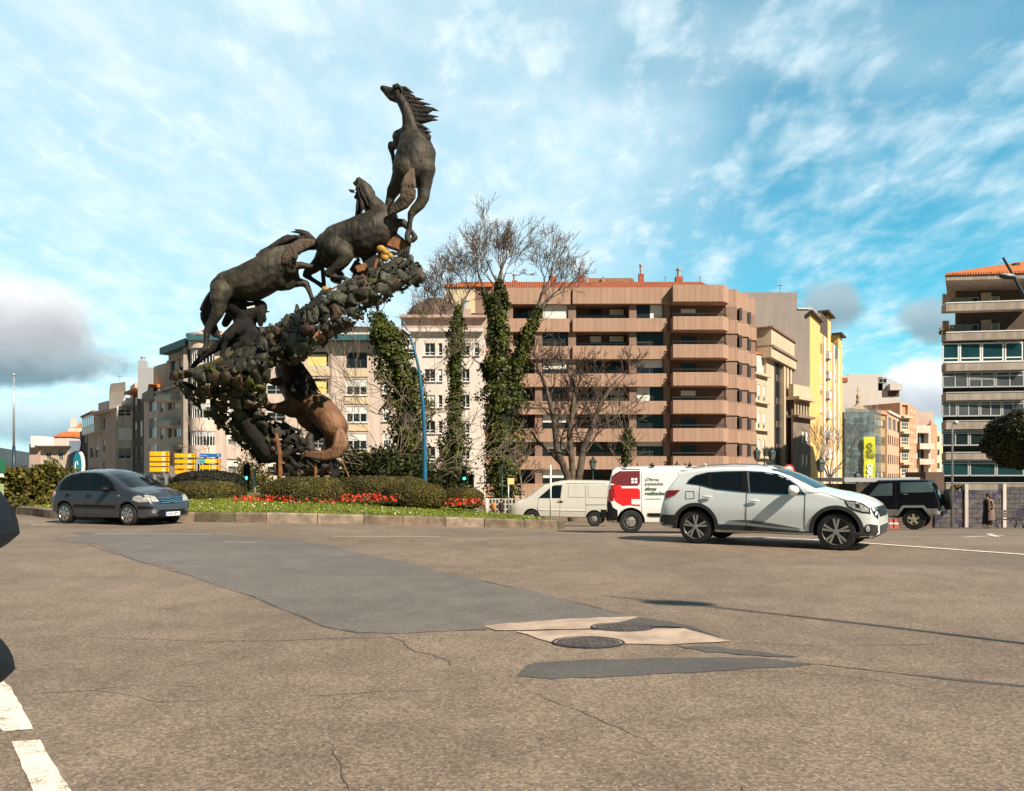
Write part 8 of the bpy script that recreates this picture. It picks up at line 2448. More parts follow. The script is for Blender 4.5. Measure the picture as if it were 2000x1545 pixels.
t, _ = bare_tree('bare_tree', 'bare many-stemmed tree with dense spreading twigs in front of the brown block', base,
                 [(s1, [.34, .28, .24, .20, .16, .12], fan(9, 2.2, .10, -.3, 5)), (s2, [.34, .28, .24, .2, .16, .12], fan(10, 2.3, .10, .35, 6)), (s3, [.28, .24, .2, .16, .13], fan(8, 2.2, .10, 0, 7)), (s4, [.14, .12, .09, .06], fan(4, 1.8, .06, -.5, 8))],
                 104, HB, 'bark', 'twig_dark')
# creeper-hung young tree right of it
Yt = 54.0
bx = PX(1220, Yt); base = (bx, Yt, gz(bx, Yt))
t, _ = bare_tree('young_tree', 'small tree with drooping olive creeper above the red-panelled van', base,
                 [([base, tp(1221, 930, Yt), tp(1222, 880, Yt), tp(1224, 840, Yt)], [.14, .12, .09, .05], fan(8, 1.5, .05, 0, 9, 2))], 105, PLANE, 'bark_pale')
ivy_on(t, base, [tp(1221, 905, Yt), tp(1222, 870, Yt), tp(1226, 838, Yt)], [.42, .62, .30], 1100, 7, .12)
# thin sapling by the island tip
Yt = 45.0
bx = PX(1022, Yt); base = (bx, Yt, gz(bx, Yt))
bare_tree('sapling', 'thin pale bare sapling left of the older white van', base,
          [([base, tp(1019, 960, Yt), tp(1017, 935, Yt), tp(1014, 915, Yt)], [.07, .06, .05, .03], fan(7, 1.1, .03, 0, 10, 2))], 106, PLANE, 'bark_pale')
# bare shrub in the side street
Yt = 70.0
bx = PX(1621, Yt); base = (bx, Yt, gz(bx, Yt))
bare_tree('bare_tree', 'small bare upright tree in front of the yellow building', base,
          [([base, tp(1621, 950, Yt), tp(1621, 935, Yt)], [.12, .1, .09], [(1, (a, .1 * a, 1), 2.2, .06, 3) for a in (-.7, -.4, -.1, .2, .5, .8)])], 107, PLANE, 'bark')
# evergreen thicket behind the sculpture
M['thicket'] = leafmat('dark_shrub_leaf', (0.003, 0.006, 0.001), (0.045, 0.052, 0.008), 0.08)
def thicket(x0, x1, ytop, ybot, Y, depth, n, seed, label, leaf='thicket', size=.13, name='evergreen_shrub', prof=None):
    cx = PX((x0 + x1) / 2, Y); rx = (x1 - x0) / 2 * Y / F; zb = gz(cx, Y); zt = PZ(ytop, Y); h = zt - zb
    t = empty(name, (cx, Y, zb), 0, label, 'shrub')
    r = np.random.RandomState(seed); pts = []
    cs = []
    for _ in range(60):
        u = r.uniform(-1, 1); hh = h * (1 - .55 * u * u) * (.75 + .4 * mnoise.noise(Vector((u * 2.3, seed, 0))))
        cs.append((u * rx, r.uniform(-1, 1) * depth, r.uniform(.08, .92) * hh, r.uniform(.10, .20) * h))
    for _ in range(n):
        c = cs[r.randint(len(cs))]; d = r.normal(size=3); d /= np.linalg.norm(d)
        q = c[3] * r.uniform(.4, 1.25)
        pts.append((c[0] + d[0] * q, c[1] + d[1] * q, max(.05, c[2] + d[2] * q)))
    cards('foliage', pts, size, M[leaf], t, seed)
    b = MB()
    for c in cs[::2]: b.tube([(c[0] * .4, c[1] * .4, 0), (c[0] * .8, c[1] * .8, c[2] * .6), c[:3]], [.05, .03, .012], 4, False)
    b.build('stem', M['bark'], t)
    return t
thicket(672, 775, 832, 960, 44, 1.8, 14000, 61, 'dark evergreen shrub directly right of the rearing brown horse')
thicket(745, 846, 852, 960, 41, 1.4, 11000, 62, 'lower dark evergreen shrub around the foot of the leaning ivy trunk')
thicket(840, 905, 890, 965, 48, 1.3, 5000, 63, 'dark evergreen shrub at the foot of the slender ivy trunk')
thicket(462, 530, 860, 955, 52, 1.0, 2600, 64, 'sparse grey shrub behind the left foot of the sculpture', 'bush')
for k, (px, py0, sd, lb) in enumerate(((700, 950, 71, 'tangle of bare arching twigs low behind the brown horse'), (812, 950, 72, 'tangle of bare arching twigs beside the blue lamp post'), (470, 952, 73, 'bare twiggy shrub under the left point of the sculpture ramp'))):
    Yt = 43.0 if k < 2 else 54.0; bx = PX(px, Yt); base = (bx, Yt, gz(bx, Yt))
    bare_tree('bare_shrub', lb, base, [([base, (bx, Yt, base[2] + .6)], [.08, .06], [(1, (a, .2 * a * (-1) ** i, .9), (3.0 if k < 2 else 2.6), .045, 3) for i, a in enumerate((-1.1, -.7, -.3, .1, .5, .9, 1.2))])], sd, {'n': [3, 3, 3], 'len': .72, 'up': -.02, 'wob': .35, 'spread': .7, 'rmin': .016}, 'bark_pale', cat='shrub')
# round clipped tree at the right edge
Yt = 40.0
bx = PX(2008, Yt); base = (bx, Yt, gz(bx, Yt))
t = empty('round_tree', base, 0, 'dense dark evergreen tree with a ball-shaped crown at the right edge', 'tree')
b = MB(); b.tube([(0, 0, 0), (.05, 0, 2), (0, 0, 4.0)], [.2, .17, .14], 10); b.build('trunk', M['bark'], t, True)
r = np.random.RandomState(81); zc = PZ(862, Yt) - base[2]; RR = 61 * Yt / F
pts = []; nr = []
for _ in range(24000):
    d = r.normal(size=3); d /= np.linalg.norm(d)
    nz = mnoise.noise(Vector((d[0] * 2.4, d[1] * 2.4, d[2] * 2.4)))
    q = RR * (1.0 + .10 * nz + .05 * mnoise.noise(Vector(tuple(d * 7)))) * r.uniform(.86, 1.03)
    pts.append((d[0] * q * 1.28, d[1] * q * 1.2, zc + d[2] * q * (.98 if d[2] > 0 else .90))); nr.append(d)
M['ball_leaf'] = leafmat('dark_glossy_leaf', (0.003, 0.005, 0.001), (0.055, 0.052, 0.006), 0.05)
cr_ = cards('crown', pts, .11, M['ball_leaf'], t, 82, 0, 1.4, nrm=np.array(nr))
b = MB(); b.ball((0, 0, zc), RR * 1.1, RR * 1.05, RR * .82, 24, 16); b.build('inner_growth', M['ivy_in'], cr_, True)
# ================================================================ street furniture, signs, people
M['lamp_blue'] = mat('blue_lamp_post', (0.010, 0.105, 0.200), 0.45, var=0.25, vscale=1.5)
M['lamp_navy'] = mat('dark_blue_lamp_post', (0.012, 0.032, 0.050), 0.45)
M['lamp_glass'] = mat('pale_lamp_cover', (0.50, 0.47, 0.42), 0.4)
def curved_lamp(name, label, base, pts, head_at, head_dir, m, arm=True, rad=.085, group=None, s=1.0):
    t = empty(name, base, 0, label, 'street lamp', group)
    L_ = [Vector(p) - Vector(base) for p in pts]
    b = MB(); n = len(L_)
    b.tube(L_, [rad * (1.25 - .85 * i / (n - 1)) for i in range(n)], 10)
    b.lathe([(rad * 1.9, 0), (rad * 1.9, .5), (rad * 1.3, .7)], (L_[0].x, L_[0].y, L_[0].z), n=12)
    b.build('pole', m, t, True, 40)
    h = Vector(head_at) - Vector(base); d = Vector(head_dir).normalized()
    sd_ = Vector((0, 1, 0))
    b = MB()
    b.ball((0, 0, 0), .42 * s, .20 * s, .11 * s, 16, 8)
    rot = Matrix((d, sd_, d.cross(sd_))).transposed()
    b.v = [tuple(h + rot @ Vector(v)) for v in b.v]
    hd = b.build('lamp_head', M['lamp_navy'], t, True)
    b = MB(); b.ball((0, 0, 0), .34 * s, .17 * s, .08 * s, 16, 8); up = rot @ Vector((0, 0, 1)); up = up if up.z > 0 else -up
    b.v = [tuple(h + up * .075 * s + rot @ Vector(v)) for v in b.v]
    b.build('lamp_cover', M['lamp_glass'], hd, True)
    # short stay joining head to pole
    j = min(L_, key=lambda q: (q - h).length)
    b = MB(); b.tube([h, j], [.05 * s, .05 * s], 6); b.build('arm', M['lamp_navy'], t)
    return t
Yl = 33.0
base = (PX(830, Yl), Yl, lz(PX(830, Yl), Yl))
pp = [base] + [tp(x, y, Yl) for x, y in ((829.5, 900), (829, 850), (827, 800), (823, 760), (818, 720), (811, 690), (803, 662), (794, 642), (787, 627))]
curved_lamp('street_lamp', 'tall curved blue street lamp standing right of the sculpture', base, pp, tp(793, 650, Yl), (-.8, 0, .55), M['lamp_blue'], rad=.085, s=.62)
Yl = 27.0
base = (PX(2052, Yl), Yl, gz(PX(2052, Yl), Yl))
pp = [base] + [tp(x, y, Yl) for x, y in ((2052, 900), (2050, 800), (2046, 720), (2034, 660), (2016, 610), (2000, 577), (1980, 540), (1959, 503))]
curved_lamp('street_lamp', 'dark curved street lamp reaching in from the right edge over the tower', base, pp, tp(1968, 541, Yl), (-1, 0, .12), M['lamp_navy'], rad=.10, s=.75)
# the lamp out of frame on the right whose long shadow crosses the asphalt
base = (9.35, 1.1, 0)
pp = [base, (9.35, 1.1, 3), (9.3, 1.1, 5.5), (9.1, 1.12, 7.2), (8.8, 1.16, 8.4), (8.5, 1.2, 9.2)]
curved_lamp('street_lamp', 'curved street lamp beside the viewer, known by its long shadow on the asphalt', base, pp, (8.72, 1.18, 8.6), (-1, 0, .3), M['lamp_blue'], rad=.055, s=.8)
# white globe lamp
Yl = 47.0; base = (PX(1860, Yl), Yl, gz(PX(1860, Yl), Yl))
t = empty('globe_lamp', base, 0, 'slim pale post with one white globe lamp in front of the tower', 'street lamp')
zt = PZ(826, Yl) - base[2]
b = MB(); b.tube([(0, 0, 0), (0, 0, zt - .3), (.03, 0, zt), (.12, 0, zt + .05)], [.07, .05, .035, .03], 8); b.build('pole', M['metal'], t, True)
b = MB(); b.ball((.20, 0, zt + .02), .16, .16, .14, 14, 10); b.build('globe', M['lamp_glass'], t, True)
# lantern style lamps
M['lantern_green'] = mat('dark_green_ironwork', (0.012, 0.030, 0.024), 0.5)
M['lantern_glass'] = glassmat('lantern_glass', (.16, .18, .17), .15, .5, .75)
def lantern_head(t, x, z, s=1.0):
    b = MB(); b.lathe([(.05 * s, 0), (.16 * s, .04 * s), (.24 * s, .50 * s), (.30 * s, .52 * s), (.16 * s, .70 * s), (.07 * s, .74 * s), (.08 * s, .82 * s), (.02 * s, .92 * s), (0, .95 * s)], (x, 0, z), n=6)
    h = b.build('lantern', M['lantern_green'], t)
    for v in ():
        pass
    g = MB(); g.lathe([(.165 * s, .06 * s), (.245 * s, .49 * s)], (x, 0, z), n=6, caps=False); g.v = [(x + (v[0] - x) * 1.03, v[1] * 1.03, v[2]) for v in g.v]; g.build('lantern_glass', M['lantern_glass'], h)
def lantern_post(px, ytop, Y, label, heads=1, s=1.0):
    base = (PX(px, Y), Y, gz(PX(px, Y), Y))
    t = empty('lantern_lamp', base, 0, label, 'street lamp', 'cast iron lantern lamps')
    zt = PZ(ytop, Y) - base[2] - .95 * s
    b = MB()
    b.lathe([(.20, 0), (.20, .3), (.12, .45), (.07, .6), (.055, zt - .8), (.10, zt - .75), (.045, zt - .6), (.04, zt)], n=10)
    hx = []
    if heads == 2:
        hx = [-.42 * s, .42 * s]
        for h in hx: b.tube([(0, 0, zt - .6), (h * .6, 0, zt - .75), (h, 0, zt - .5), (h, 0, zt - .35)], .03, 6)
        b.tube([(0, 0, zt), (0, 0, zt + .8 * s)], [.035, .01], 6)
    b.build('pole', M['lantern_green'], t, True, 40)
    if heads == 2:
        for h in hx: lantern_head(t, h, zt - .35, s * .85)
    else: lantern_head(t, 0, zt, s)
    b = MB(); b.lathe([(.28, 0), (.34, .15), (.30, .3)], (0, 0, zt - 1.7), n=10);
    fl = [(rb.gauss(0, .22), rb.gauss(0, .2), zt - 1.45 + rb.gauss(0, .12)) for _ in range(160)]
    cards('flower_basket', fl, .11, M['ivy'], t, int(px))
lantern_post(1493, 856, 50, 'double-headed iron lantern in front of the beige classical house', 2, 1.15)
lantern_post(1603, 888, 52, 'single iron lantern in front of the yellow building', 1, 1.25)
lantern_post(1674, 918, 62, 'small iron lantern in front of the netted facade', 1, 1.1)
lantern_post(1158, 890, 58, 'iron lantern seen between the bare tree and the vans', 1, 1.1)
lantern_post(1322, 900, 62, 'iron lantern tip just showing over the roof of the crossover', 1, 1.0)
# flag pole at the left
Yl = 60.0; base = (PX(27, Yl), Yl, 0)
t = empty('flagpole', base, 0, 'tall thin bare pole standing alone at the far left', 'pole')
b = MB(); b.tube([(0, 0, 0), (0, 0, PZ(872, Yl))], [.13, .12], 8); b.build('lower_pole', M['lamp_navy'], t, True)
b = MB(); b.tube([(0, 0, PZ(872, Yl)), (0, 0, PZ(734, Yl))], [.09, .05], 8); b.ball((0, 0, PZ(732, Yl)), .12, .12, .14); b.build('upper_pole', M['metal'], t, True)
# green post at left edge
Yl = 24.0; base = (PX(3, Yl), Yl, .0)
t = empty('bus_stop_post', base, 0, 'green and cream post cut off by the left edge above the bushes', 'post')
b = MB(); b.box(-.05, .05, -.04, .04, 0, PZ(945, Yl)); b.build('pole', mat('pale_green_post', (.30, .38, .20), .6), t)
b = MB(); b.box(-.25, .12, -.06, .02, PZ(923, Yl), PZ(896, Yl)); b.build('green_panel', mat('green_panel', (.02, .14, .07), .5), t)
b = MB(); b.box(-.25, .06, -.05, .03, PZ(932, Yl), PZ(925, Yl)); b.build('white_panel', M['white_plain'], t)
# ---- tourist direction signs
M['sign_yellow'] = mat('sign_yellow', (0.92, 0.46, 0.005), 0.45, var=.08)
M['sign_pale'] = mat('sign_pale_yellow', (0.80, 0.60, 0.25), 0.45)
M['sign_ink'] = mat('sign_brown_ink', (0.30, 0.11, 0.01), 0.5)
M['sign_blue'] = mat('sign_blue', (0.03, 0.13, 0.38), 0.45)
M['sign_teal'] = mat('sign_teal', (0.08, 0.42, 0.36), 0.45)
M['sign_lemon'] = mat('sign_lemon', (0.80, 0.66, 0.03), 0.45)
def arrow_up(b, x, z, w, y):
    b.add([(x - w * .16, y, z - w * .9), (x + w * .16, y, z - w * .9), (x + w * .16, y, z), (x + w * .6, y, z - w * .05), (x, y, z + w * .75), (x - w * .6, y, z - w * .05), (x - w * .16, y, z)], [(0, 1, 2, 3, 4, 5, 6)])
def sign_group(px0, px1, rows, Y, label, words):
    cx = PX((px0 + px1) / 2, Y); base = (cx, Y, lz(cx, Y))
    t = empty('direction_sign', base, 0, label, 'direction sign', 'tourist direction signs')
    w = (px1 - px0) * Y / F
    zt = PZ(rows[0][0], Y) - base[2]
    for sx in (-.28, .28):
        b = MB(); b.box(w * sx - .05, w * sx + .05, .04, .14, 0, zt); b.build('post', M['metal'], t)
    for (y0, y1, kind), wd in zip(rows, words):
        z1, z0 = PZ(y0, Y) - base[2], PZ(y1, Y) - base[2]
        h = z1 - z0
        b = MB(); b.box(-w / 2, w / 2, -.02, .03, z0, z1)
        p = b.build('panel', M['sign_blue'] if kind == 'blue' else M['sign_ink'] if kind != 'white' else M['white_plain'], t)
        e = h * .10; y = -.026
        def rect(x0, x1, m, nm, k=0):
            b = MB(); yy = y - .004 * k; b.add([(x0, yy, z0 + e), (x1, yy, z0 + e), (x1, yy, z1 - e), (x0, yy, z1 - e)], [(0, 1, 2, 3)]); b.build(nm, m, p)
        if kind != 'blue':
            rect(-w / 2 + e, w / 2 - e, M['sign_yellow'], 'face')
            rect(w * .12, w * .28, M['sign_pale'], 'number_field', 1)
            if kind == 'teal': rect(-w / 2 + e, -w * .22, M['sign_teal'], 'teal_field', 1); rect(-w * .22, w * .12, M['sign_lemon'], 'lemon_field', 1)
        b = MB(); arrow_up(b, w * .39, (z0 + z1) / 2, h * .40, y - .012); b.build('arrow', M['sign_ink'] if kind != 'blue' else M['white_plain'], p)
        tx = text_mesh('lettering', wd, h * .42, M['sign_ink'] if kind != 'blue' else M['white_plain'], p, (-w / 2 + e * 2, y - .010, z0 + h * .32), (R(90), 0, 0), .001)
Ysg = 33.0
# the wording on the yellow panels is too small to read in the photograph: short generic strokes only
sign_group(292, 332, [(881, 891.5, 'y'), (892, 901.5, 'y'), (903, 911, 'y'), (912, 922, 'y')], Ysg, 'left stack of four bright yellow direction panels above the grey hatchback', ['-- ---', '---- -', '--- --', '-- --'])
sign_group(341, 383, [(885, 894.5, 'y'), (897, 905.5, 'y'), (907.5, 916, 'y'), (918, 926, 'y')], Ysg, 'middle stack of yellow direction panels, just above the dark hedge', ['--- ---', '-- ----', '---- --', '--'])
sign_group(390, 431, [(886, 893, 'blue'), (896, 905, 'teal'), (908, 917, 'y')], Ysg, 'right stack of direction panels topped by a blue one', ['Pontevedra', '----', '--- ---'])
# round grey back of a traffic sign
Yl = 34.0; base = (PX(333, Yl), Yl, lz(PX(333, Yl), Yl))
t = empty('traffic_sign', base, 0, 'round grey back of a traffic sign in front of the yellow panels', 'traffic sign')
b = MB(); b.lathe([(0, -.012), (.33, -.012), (.33, .012), (0, .012)], (0, 0, PZ(925, Yl) - base[2]), 'Y', 28); b.build('disc', mat('sign_back_grey', (.24, .22, .20), .5, .2), t)
b = MB(); b.box(-.03, .03, -.06, -.014, 0, PZ(911, Yl) - base[2]); b.build('post', M['metal'], t)
# blue round emblem on a pale board (left)
Yl = 70.0; base = (PX(152, Yl), Yl, 0)
t = empty('round_sign', base, 0, 'teal round sign with a white spiral on a pale board above the hatchback roof', 'sign')
zc = PZ(908, Yl)
b = MB(); b.lathe([(0, -.05), (1.05, -.05), (1.05, .05), (0, .05)], (.28, .08, zc), 'Y', 32); b.v = [(v[0] * .36 + .12, v[1], zc + (v[2] - zc) * 1.15) for v in b.v]; b.build('board', M['white_plain'], t)
b = MB(); b.lathe([(0, -.10), (.98, -.10), (.98, -.04), (0, -.04)], (0, 0, zc), 'Y', 32); b.v = [(v[0] * .38, v[1], zc + (v[2] - zc) * 1.18) for v in b.v]; b.build('disc', mat('teal_disc', (.01, .16, .22), .5), t)
b = MB(); sp_ = [(math.cos(a * .35) * (.08 + .045 * a) * .36, -.13, zc + math.sin(a * .35) * (.08 + .045 * a)) for a in range(0, 15)]; b.tube(sp_, .045, 5); b.build('spiral_emblem', M['white_plain'], t)
b = MB(); b.box(-.06, .06, -.02, .06, 0, zc - .9); b.build('post', M['metal'], t)
# ---- traffic lights
M['tl_green'] = mat('lit_green_signal', (.02, .5, .3), .4, emit=((.05, .9, .6), 2.5))
M['tl_off'] = mat('unlit_signal', (.02, .012, .012), .3)
def traffic_light(px, ytop, Y, label, lit=True, on_island=False, h=.85, back=False):
    x = PX(px, Y); z0 = lz(x, Y) if on_island else gz(x, Y); base = (x, Y, z0)
    t = empty('traffic_light', base, 0, label, 'traffic light', 'traffic lights')
    zt = PZ(ytop, Y) - z0
    b = MB(); b.tube([(0, .1, 0), (0, .1, zt + .1)], .055, 8); b.build('pole', M['lantern_green'], t, True)
    b = MB(); b.box(-.15, .15, -.12, .08, zt - h, zt); hs = b.build('housing', M['black'], t)
    for k in range(3):
        zc = zt - h * (k + .5) / 3
        if back: break
        b = MB(); b.lathe([(.09, 0), (.0, -.01)], (0, -.125, zc), 'Y', 14); b.build('lens', M['tl_green'] if (k == 2 and lit) else M['tl_off'], hs)
        b = MB(); b.lathe([(.11, 0), (.11, -.14)], (0, -.12, zc), 'Y', 12, caps=False); b.build('visor', M['black'], hs)
traffic_light(483, 907, 40, 'traffic light showing green under the left side of the sculpture')
traffic_light(907, 912, 47, 'traffic light showing green between the ivy trunks, left of its darker twin')
traffic_light(921, 926, 47.5, 'dark traffic light box just right of the green one', False)
# other posts
def post(px, ytop, Y, label, m, r=.035, name='post', island=False, plate=None):
    x = PX(px, Y); z0 = lz(x, Y) if island else gz(x, Y); base = (x, Y, z0)
    t = empty(name, base, 0, label, 'post' if not plate else 'sign')
    zt = PZ(ytop, Y) - z0
    b = MB(); b.tube([(0, 0, 0), (0, 0, zt)], r, 8); b.build('pole', m, t, True)
    if plate:
        (w, h, mm) = plate; b = MB(); b.box(-.04, w, -.06, -.03, zt - h, zt); b.build('plate', mm, t)
    return t
post(1075.5, 908, 27.2, 'slim white post on the grass tip, in front of the older van', M['frame_white'], .03, 'marker_post', True)
post(993, 934, 40, 'short post with a small square cream plate left of the sapling', M['metal'], .04, 'small_sign', False, (.30, .32, M['sign_pale']))
post(980, 905, 44, 'thin dark green post against the largest ivy tree', M['lantern_green'], .07, 'green_post')
post(950, 973, 42, 'short pale stone post at the right end of the red flowers', M['pale_concrete'], .12, 'bollard')
post(498, 915, 36, 'thin grey pole behind the left hedge under the sculpture', M['metal'], .06, 'grey_post')
post(1245, 905, 61, 'dark post behind the red-panelled van', M['lantern_green'], .06, 'dark_post')
# speed sign behind the crossover roof
Yl = 42.0; base = (PX(1541, Yl), Yl, gz(PX(1541, Yl), Yl))
t = empty('speed_sign', base, 0, 'round red-rimmed traffic sign just above the crossover windscreen', 'traffic sign')
zc = PZ(918, Yl) - base[2]
b = MB(); b.lathe([(0, -.02), (.31, -.02), (.31, .01), (0, .01)], (0, 0, zc), 'Y', 32); dsc = b.build('disc', mat('sign_red', (.45, .02, .015), .5), t)
b = MB(); b.lathe([(0, -.028), (.215, -.028), (.215, -.022)], (0, 0, zc), 'Y', 32); b.build('white_face', M['frame_white'], dsc)
text_mesh('lettering', '20', .26, M['black'], dsc, (0, -.034, zc - .095), (R(90), 0, 0), .002, 'CENTER', .004)
b = MB(); b.tube([(0, .03, 0), (0, .03, zc + .25)], .035, 8); b.build('post', M['metal'], t)
# low white wall beyond the small hedge
Yl = 50.0
t = empty('low_wall', (PX(880, Yl), Yl, gz(PX(880, Yl), Yl)), 0, 'long low white wall seen just over the smallest hedge', 'wall')
b = MB(); b.box(-1.8, 1.9, 0, .3, 0, PZ(948, Yl) - t.location.z - .08); b.build('wall', M['white_wall'], t)
b = MB(); b.box(-1.85, 1.95, -.05, .35, PZ(948, Yl) - t.location.z - .08, PZ(948, Yl) - t.location.z); b.build('coping', M['white_plain'], t)
# concrete lattice fence
Yl = 43.0; bx = PX(990, Yl); bz = gz(bx, Yl)
t = empty('lattice_fence', (bx, Yl, bz), 0, 'low concrete lattice fence behind the grass tip', 'fence')
zt = PZ(975, Yl) - bz
b = MB(); x0, x1 = PX(955, Yl) - bx, PX(1032, Yl) - bx
nx_ = 12
for k in range(nx_ + 1):
    x = x0 + (x1 - x0) * k / nx_; b.box(x - .04, x + .04, -.05, .05, 0, zt)
for k in range(5):
    z = zt * k / 4; b.box(x0, x1, -.045, .045, z - .04, z + .04)
b.build('lattice', M['pale_concrete'], t)
for px in (1022, 1010):
    b = MB(); x = PX(px, Yl) - bx; b.box(x - .12, x + .12, -.1, .1, 0, zt + .2); b.build('pier', M['rose_wall'], t)
# barrier blocks seen under the off-roader
for k, px in enumerate((1727, 1738, 1748)):
    Yl = 36.0; x = PX(px, Yl); t = empty('plastic_barrier', (x, Yl, gz(x, Yl)), 0, ('red and white plastic barrier under the off-roader, left one', 'middle red plastic barrier seen under the off-roader', 'right red plastic barrier seen under the off-roader')[k], 'barrier', 'plastic barriers')
    b = MB(); b.prism([(-.10, -.15), (.10, -.15), (.10, .15), (-.10, .15)], 0, .45, [(-.06, -.08), (.06, -.08), (.06, .08), (-.06, .08)]); b.build('block', mat('barrier_red', (.40, .06, .04), .6) if k else M['lamp_red'], t)
    b = MB(); b.box(-.09, .09, -.145, .145, .20, .28); b.v = [(v[0] * 1.02, v[1] * 1.0, v[2]) for v in b.v]; b.build('white_band', M['frame_white'], t)
# ---- painted wall at the right with climbing graffiti
def muralmat():
    m = bpy.data.materials.new('graffiti_wall'); m.use_nodes = True
    t = NT(m.node_tree); b = m.node_tree.nodes['Principled BSDF']
    tcn = t.n('ShaderNodeTexCoord'); v = tcn.outputs['Object']
    br = t.n('ShaderNodeTexBrick'); mp = t.n('ShaderNodeMapping'); mp.inputs['Rotation'].default_value = (R(90), 0, 0); t.l(v, mp.inputs[0]); t.l(mp.outputs[0], br.inputs[0])
    br.inputs['Scale'].default_value = 1.15; br.inputs['Mortar Size'].default_value = .028; br.inputs['Brick Width'].default_value = .75; br.inputs['Row Height'].default_value = .34
    br.inputs['Color1'].default_value = (.085, .075, .08, 1); br.inputs['Color2'].default_value = (.12, .108, .11, 1); br.inputs['Mortar'].default_value = (.03, .025, .03, 1)
    n1 = t.noise(v, .55, 3, .6, .8); n2 = t.noise(v, 1.6, 4, .6, 1.5)
    c = t.mix(t.ramp(n1, .50, .56), br.outputs[0], (.034, .028, .055))
    c = t.mix(t.ramp(n2, .62, .66), c, (.13, .115, .12))
    c = t.mix(t.m('MULTIPLY', t.ramp(t.m('ABSOLUTE', t.m('SUBTRACT', n2, .47)), .022, .008), .85), c, (.015, .012, .015))
    t.l(c, b.inputs['Base Color']); b.inputs['Roughness'].default_value = .9
    return m
M['mural'] = muralmat()
Yw = 47.0
bx = PX(1930, Yw); bz = gz(bx, Yw) - .3
t = empty('painted_wall', (bx, Yw, bz), 0, 'low block wall covered in purple, grey and black graffiti at the right', 'wall')
for (x0, x1, y0, dy) in ((1826, 1886, 958, 0.0), (1886.5, 1958, 957, -.05), (1958.5, 2060, 951, .03)):
    b = MB(); b.box(PX(x0, Yw) - bx, PX(x1, Yw) - bx, dy, dy + .3, 0, PZ(y0, Yw) - bz); b.build('panel', M['mural'], t)
for px in (1886, 1960):
    b = MB(); x = PX(px, Yw) - bx; b.box(x - .10, x + .10, -.12, .36, 0, PZ(945, Yw) - bz); b.build('pier', M['pale_concrete'], t)
fl = [(PX(rb.gauss(1874, 4), Yw) - bx, .4 + rb.gauss(0, .1), PZ(952 + rb.gauss(0, 3), Yw) - bz) for _ in range(240)]
t2 = empty('shrub', (bx, Yw, bz), 0, 'small green shrub peeping over the graffiti wall', 'shrub'); cards('foliage', fl, .10, M['bush'], t2, 5)
# pavement in front of the wall
b = []
sheet('pavement', [(PX(1700, 44), 42.5), (60, 42.5), (60, 60), (PX(1700, 44) , 60)], mat('pale_paving', (.30, .235, .18), .9, var=.2, vscale=2), .03, 2.0)
# ---- bench and person
def skin_figure(name, parent, joints, edges, m, sub=2):
    me = bpy.data.meshes.new(name); me.from_pydata([j[:3] for j in joints], edges, []); me.update()
    ob = bpy.data.objects.new(name, me); C.objects.link(ob)
    sk = ob.modifiers.new('s', 'SKIN'); sk.use_smooth_shade = True
    for i, j in enumerate(joints):
        me.skin_vertices[0].data[i].radius = (j[3], j[4] if len(j) > 4 else j[3])
    me.skin_vertices[0].data[0].use_root = True
    ss = ob.modifiers.new('u', 'SUBSURF'); ss.levels = sub; ss.render_levels = sub
    dg = bpy.context.evaluated_depsgraph_get()
    m2 = bpy.data.meshes.new_from_object(ob.evaluated_get(dg))
    bpy.data.objects.remove(ob); bpy.data.meshes.remove(me); m2.name = name; m2.materials.clear()
    return link(name, m2, m, parent, True)
M['coat_beige'] = mat('beige_coat', (.20, .13, .095), .85, var=.2, vscale=6)
M['cloth_black'] = mat('black_clothes', (.012, .010, .012), .9)
M['hair_dark'] = mat('dark_hair', (.018, .012, .010), .7)
Yp = 38.5; bx = PX(1929, Yp); t = empty('person', (bx, Yp, gz(bx, Yp) + .0), 0, 'standing person in long black clothes with a beige coat, facing left beside the bench', 'person')
J = [(0, 0, .92, .15, .13), (0, 0, 1.12, .145, .12), (0, 0, 1.30, .17, .12), (0, 0, 1.42, .10, .09), (-.01, 0, 1.50, .055), (-.02, 0, 1.60, .085, .085), (-.02, 0, 1.69, .075, .08),
     (.0, -.19, 1.38, .06), (.10, -.25, 1.14, .05), (-.02, -.27, .95, .04), (-.10, -.26, .90, .03),
     (.0, .19, 1.38, .06), (.16, .24, 1.16, .05), (.04, .26, .98, .04), (-.04, .25, .93, .03),
     (-.06, -.10, .85, .10), (-.08, -.11, .48, .065), (-.12, -.11, .09, .045), (-.22, -.11, .04, .035),
     (.08, .10, .85, .10), (.12, .11, .48, .065), (.16, .11, .09, .045), (.05, .11, .04, .035)]
E = [(0, 1), (1, 2), (2, 3), (3, 4), (4, 5), (5, 6), (3, 7), (7, 8), (8, 9), (9, 10), (3, 11), (11, 12), (12, 13), (13, 14), (0, 15), (15, 16), (16, 17), (17, 18), (0, 19), (19, 20), (20, 21), (21, 22)]
bodyo = skin_figure('body', t, J, E, M['skin'])
b = MB(); b.lathe([(.24, .22), (.22, .5), (.19, .9), (.17, 1.1), (.20, 1.34), (.12, 1.46), (.07, 1.50)], (-.02, 0, 0), n=20); b.v = [(v[0] * .95, v[1] * 1.05, v[2]) for v in b.v]; b.build('dress', M['cloth_black'], t, True)
b = MB();
prof = [(.27, .42), (.26, .7), (.235, 1.0), (.225, 1.2), (.235, 1.38), (.14, 1.49)]
for r_i, (rr_, z) in enumerate(prof):
    for k in range(17):
        a = -2.2 + 4.4 * k / 16
        b.v.append((rr_ * math.cos(a) * 1.0 + .04, rr_ * math.sin(a) * 1.1, z))
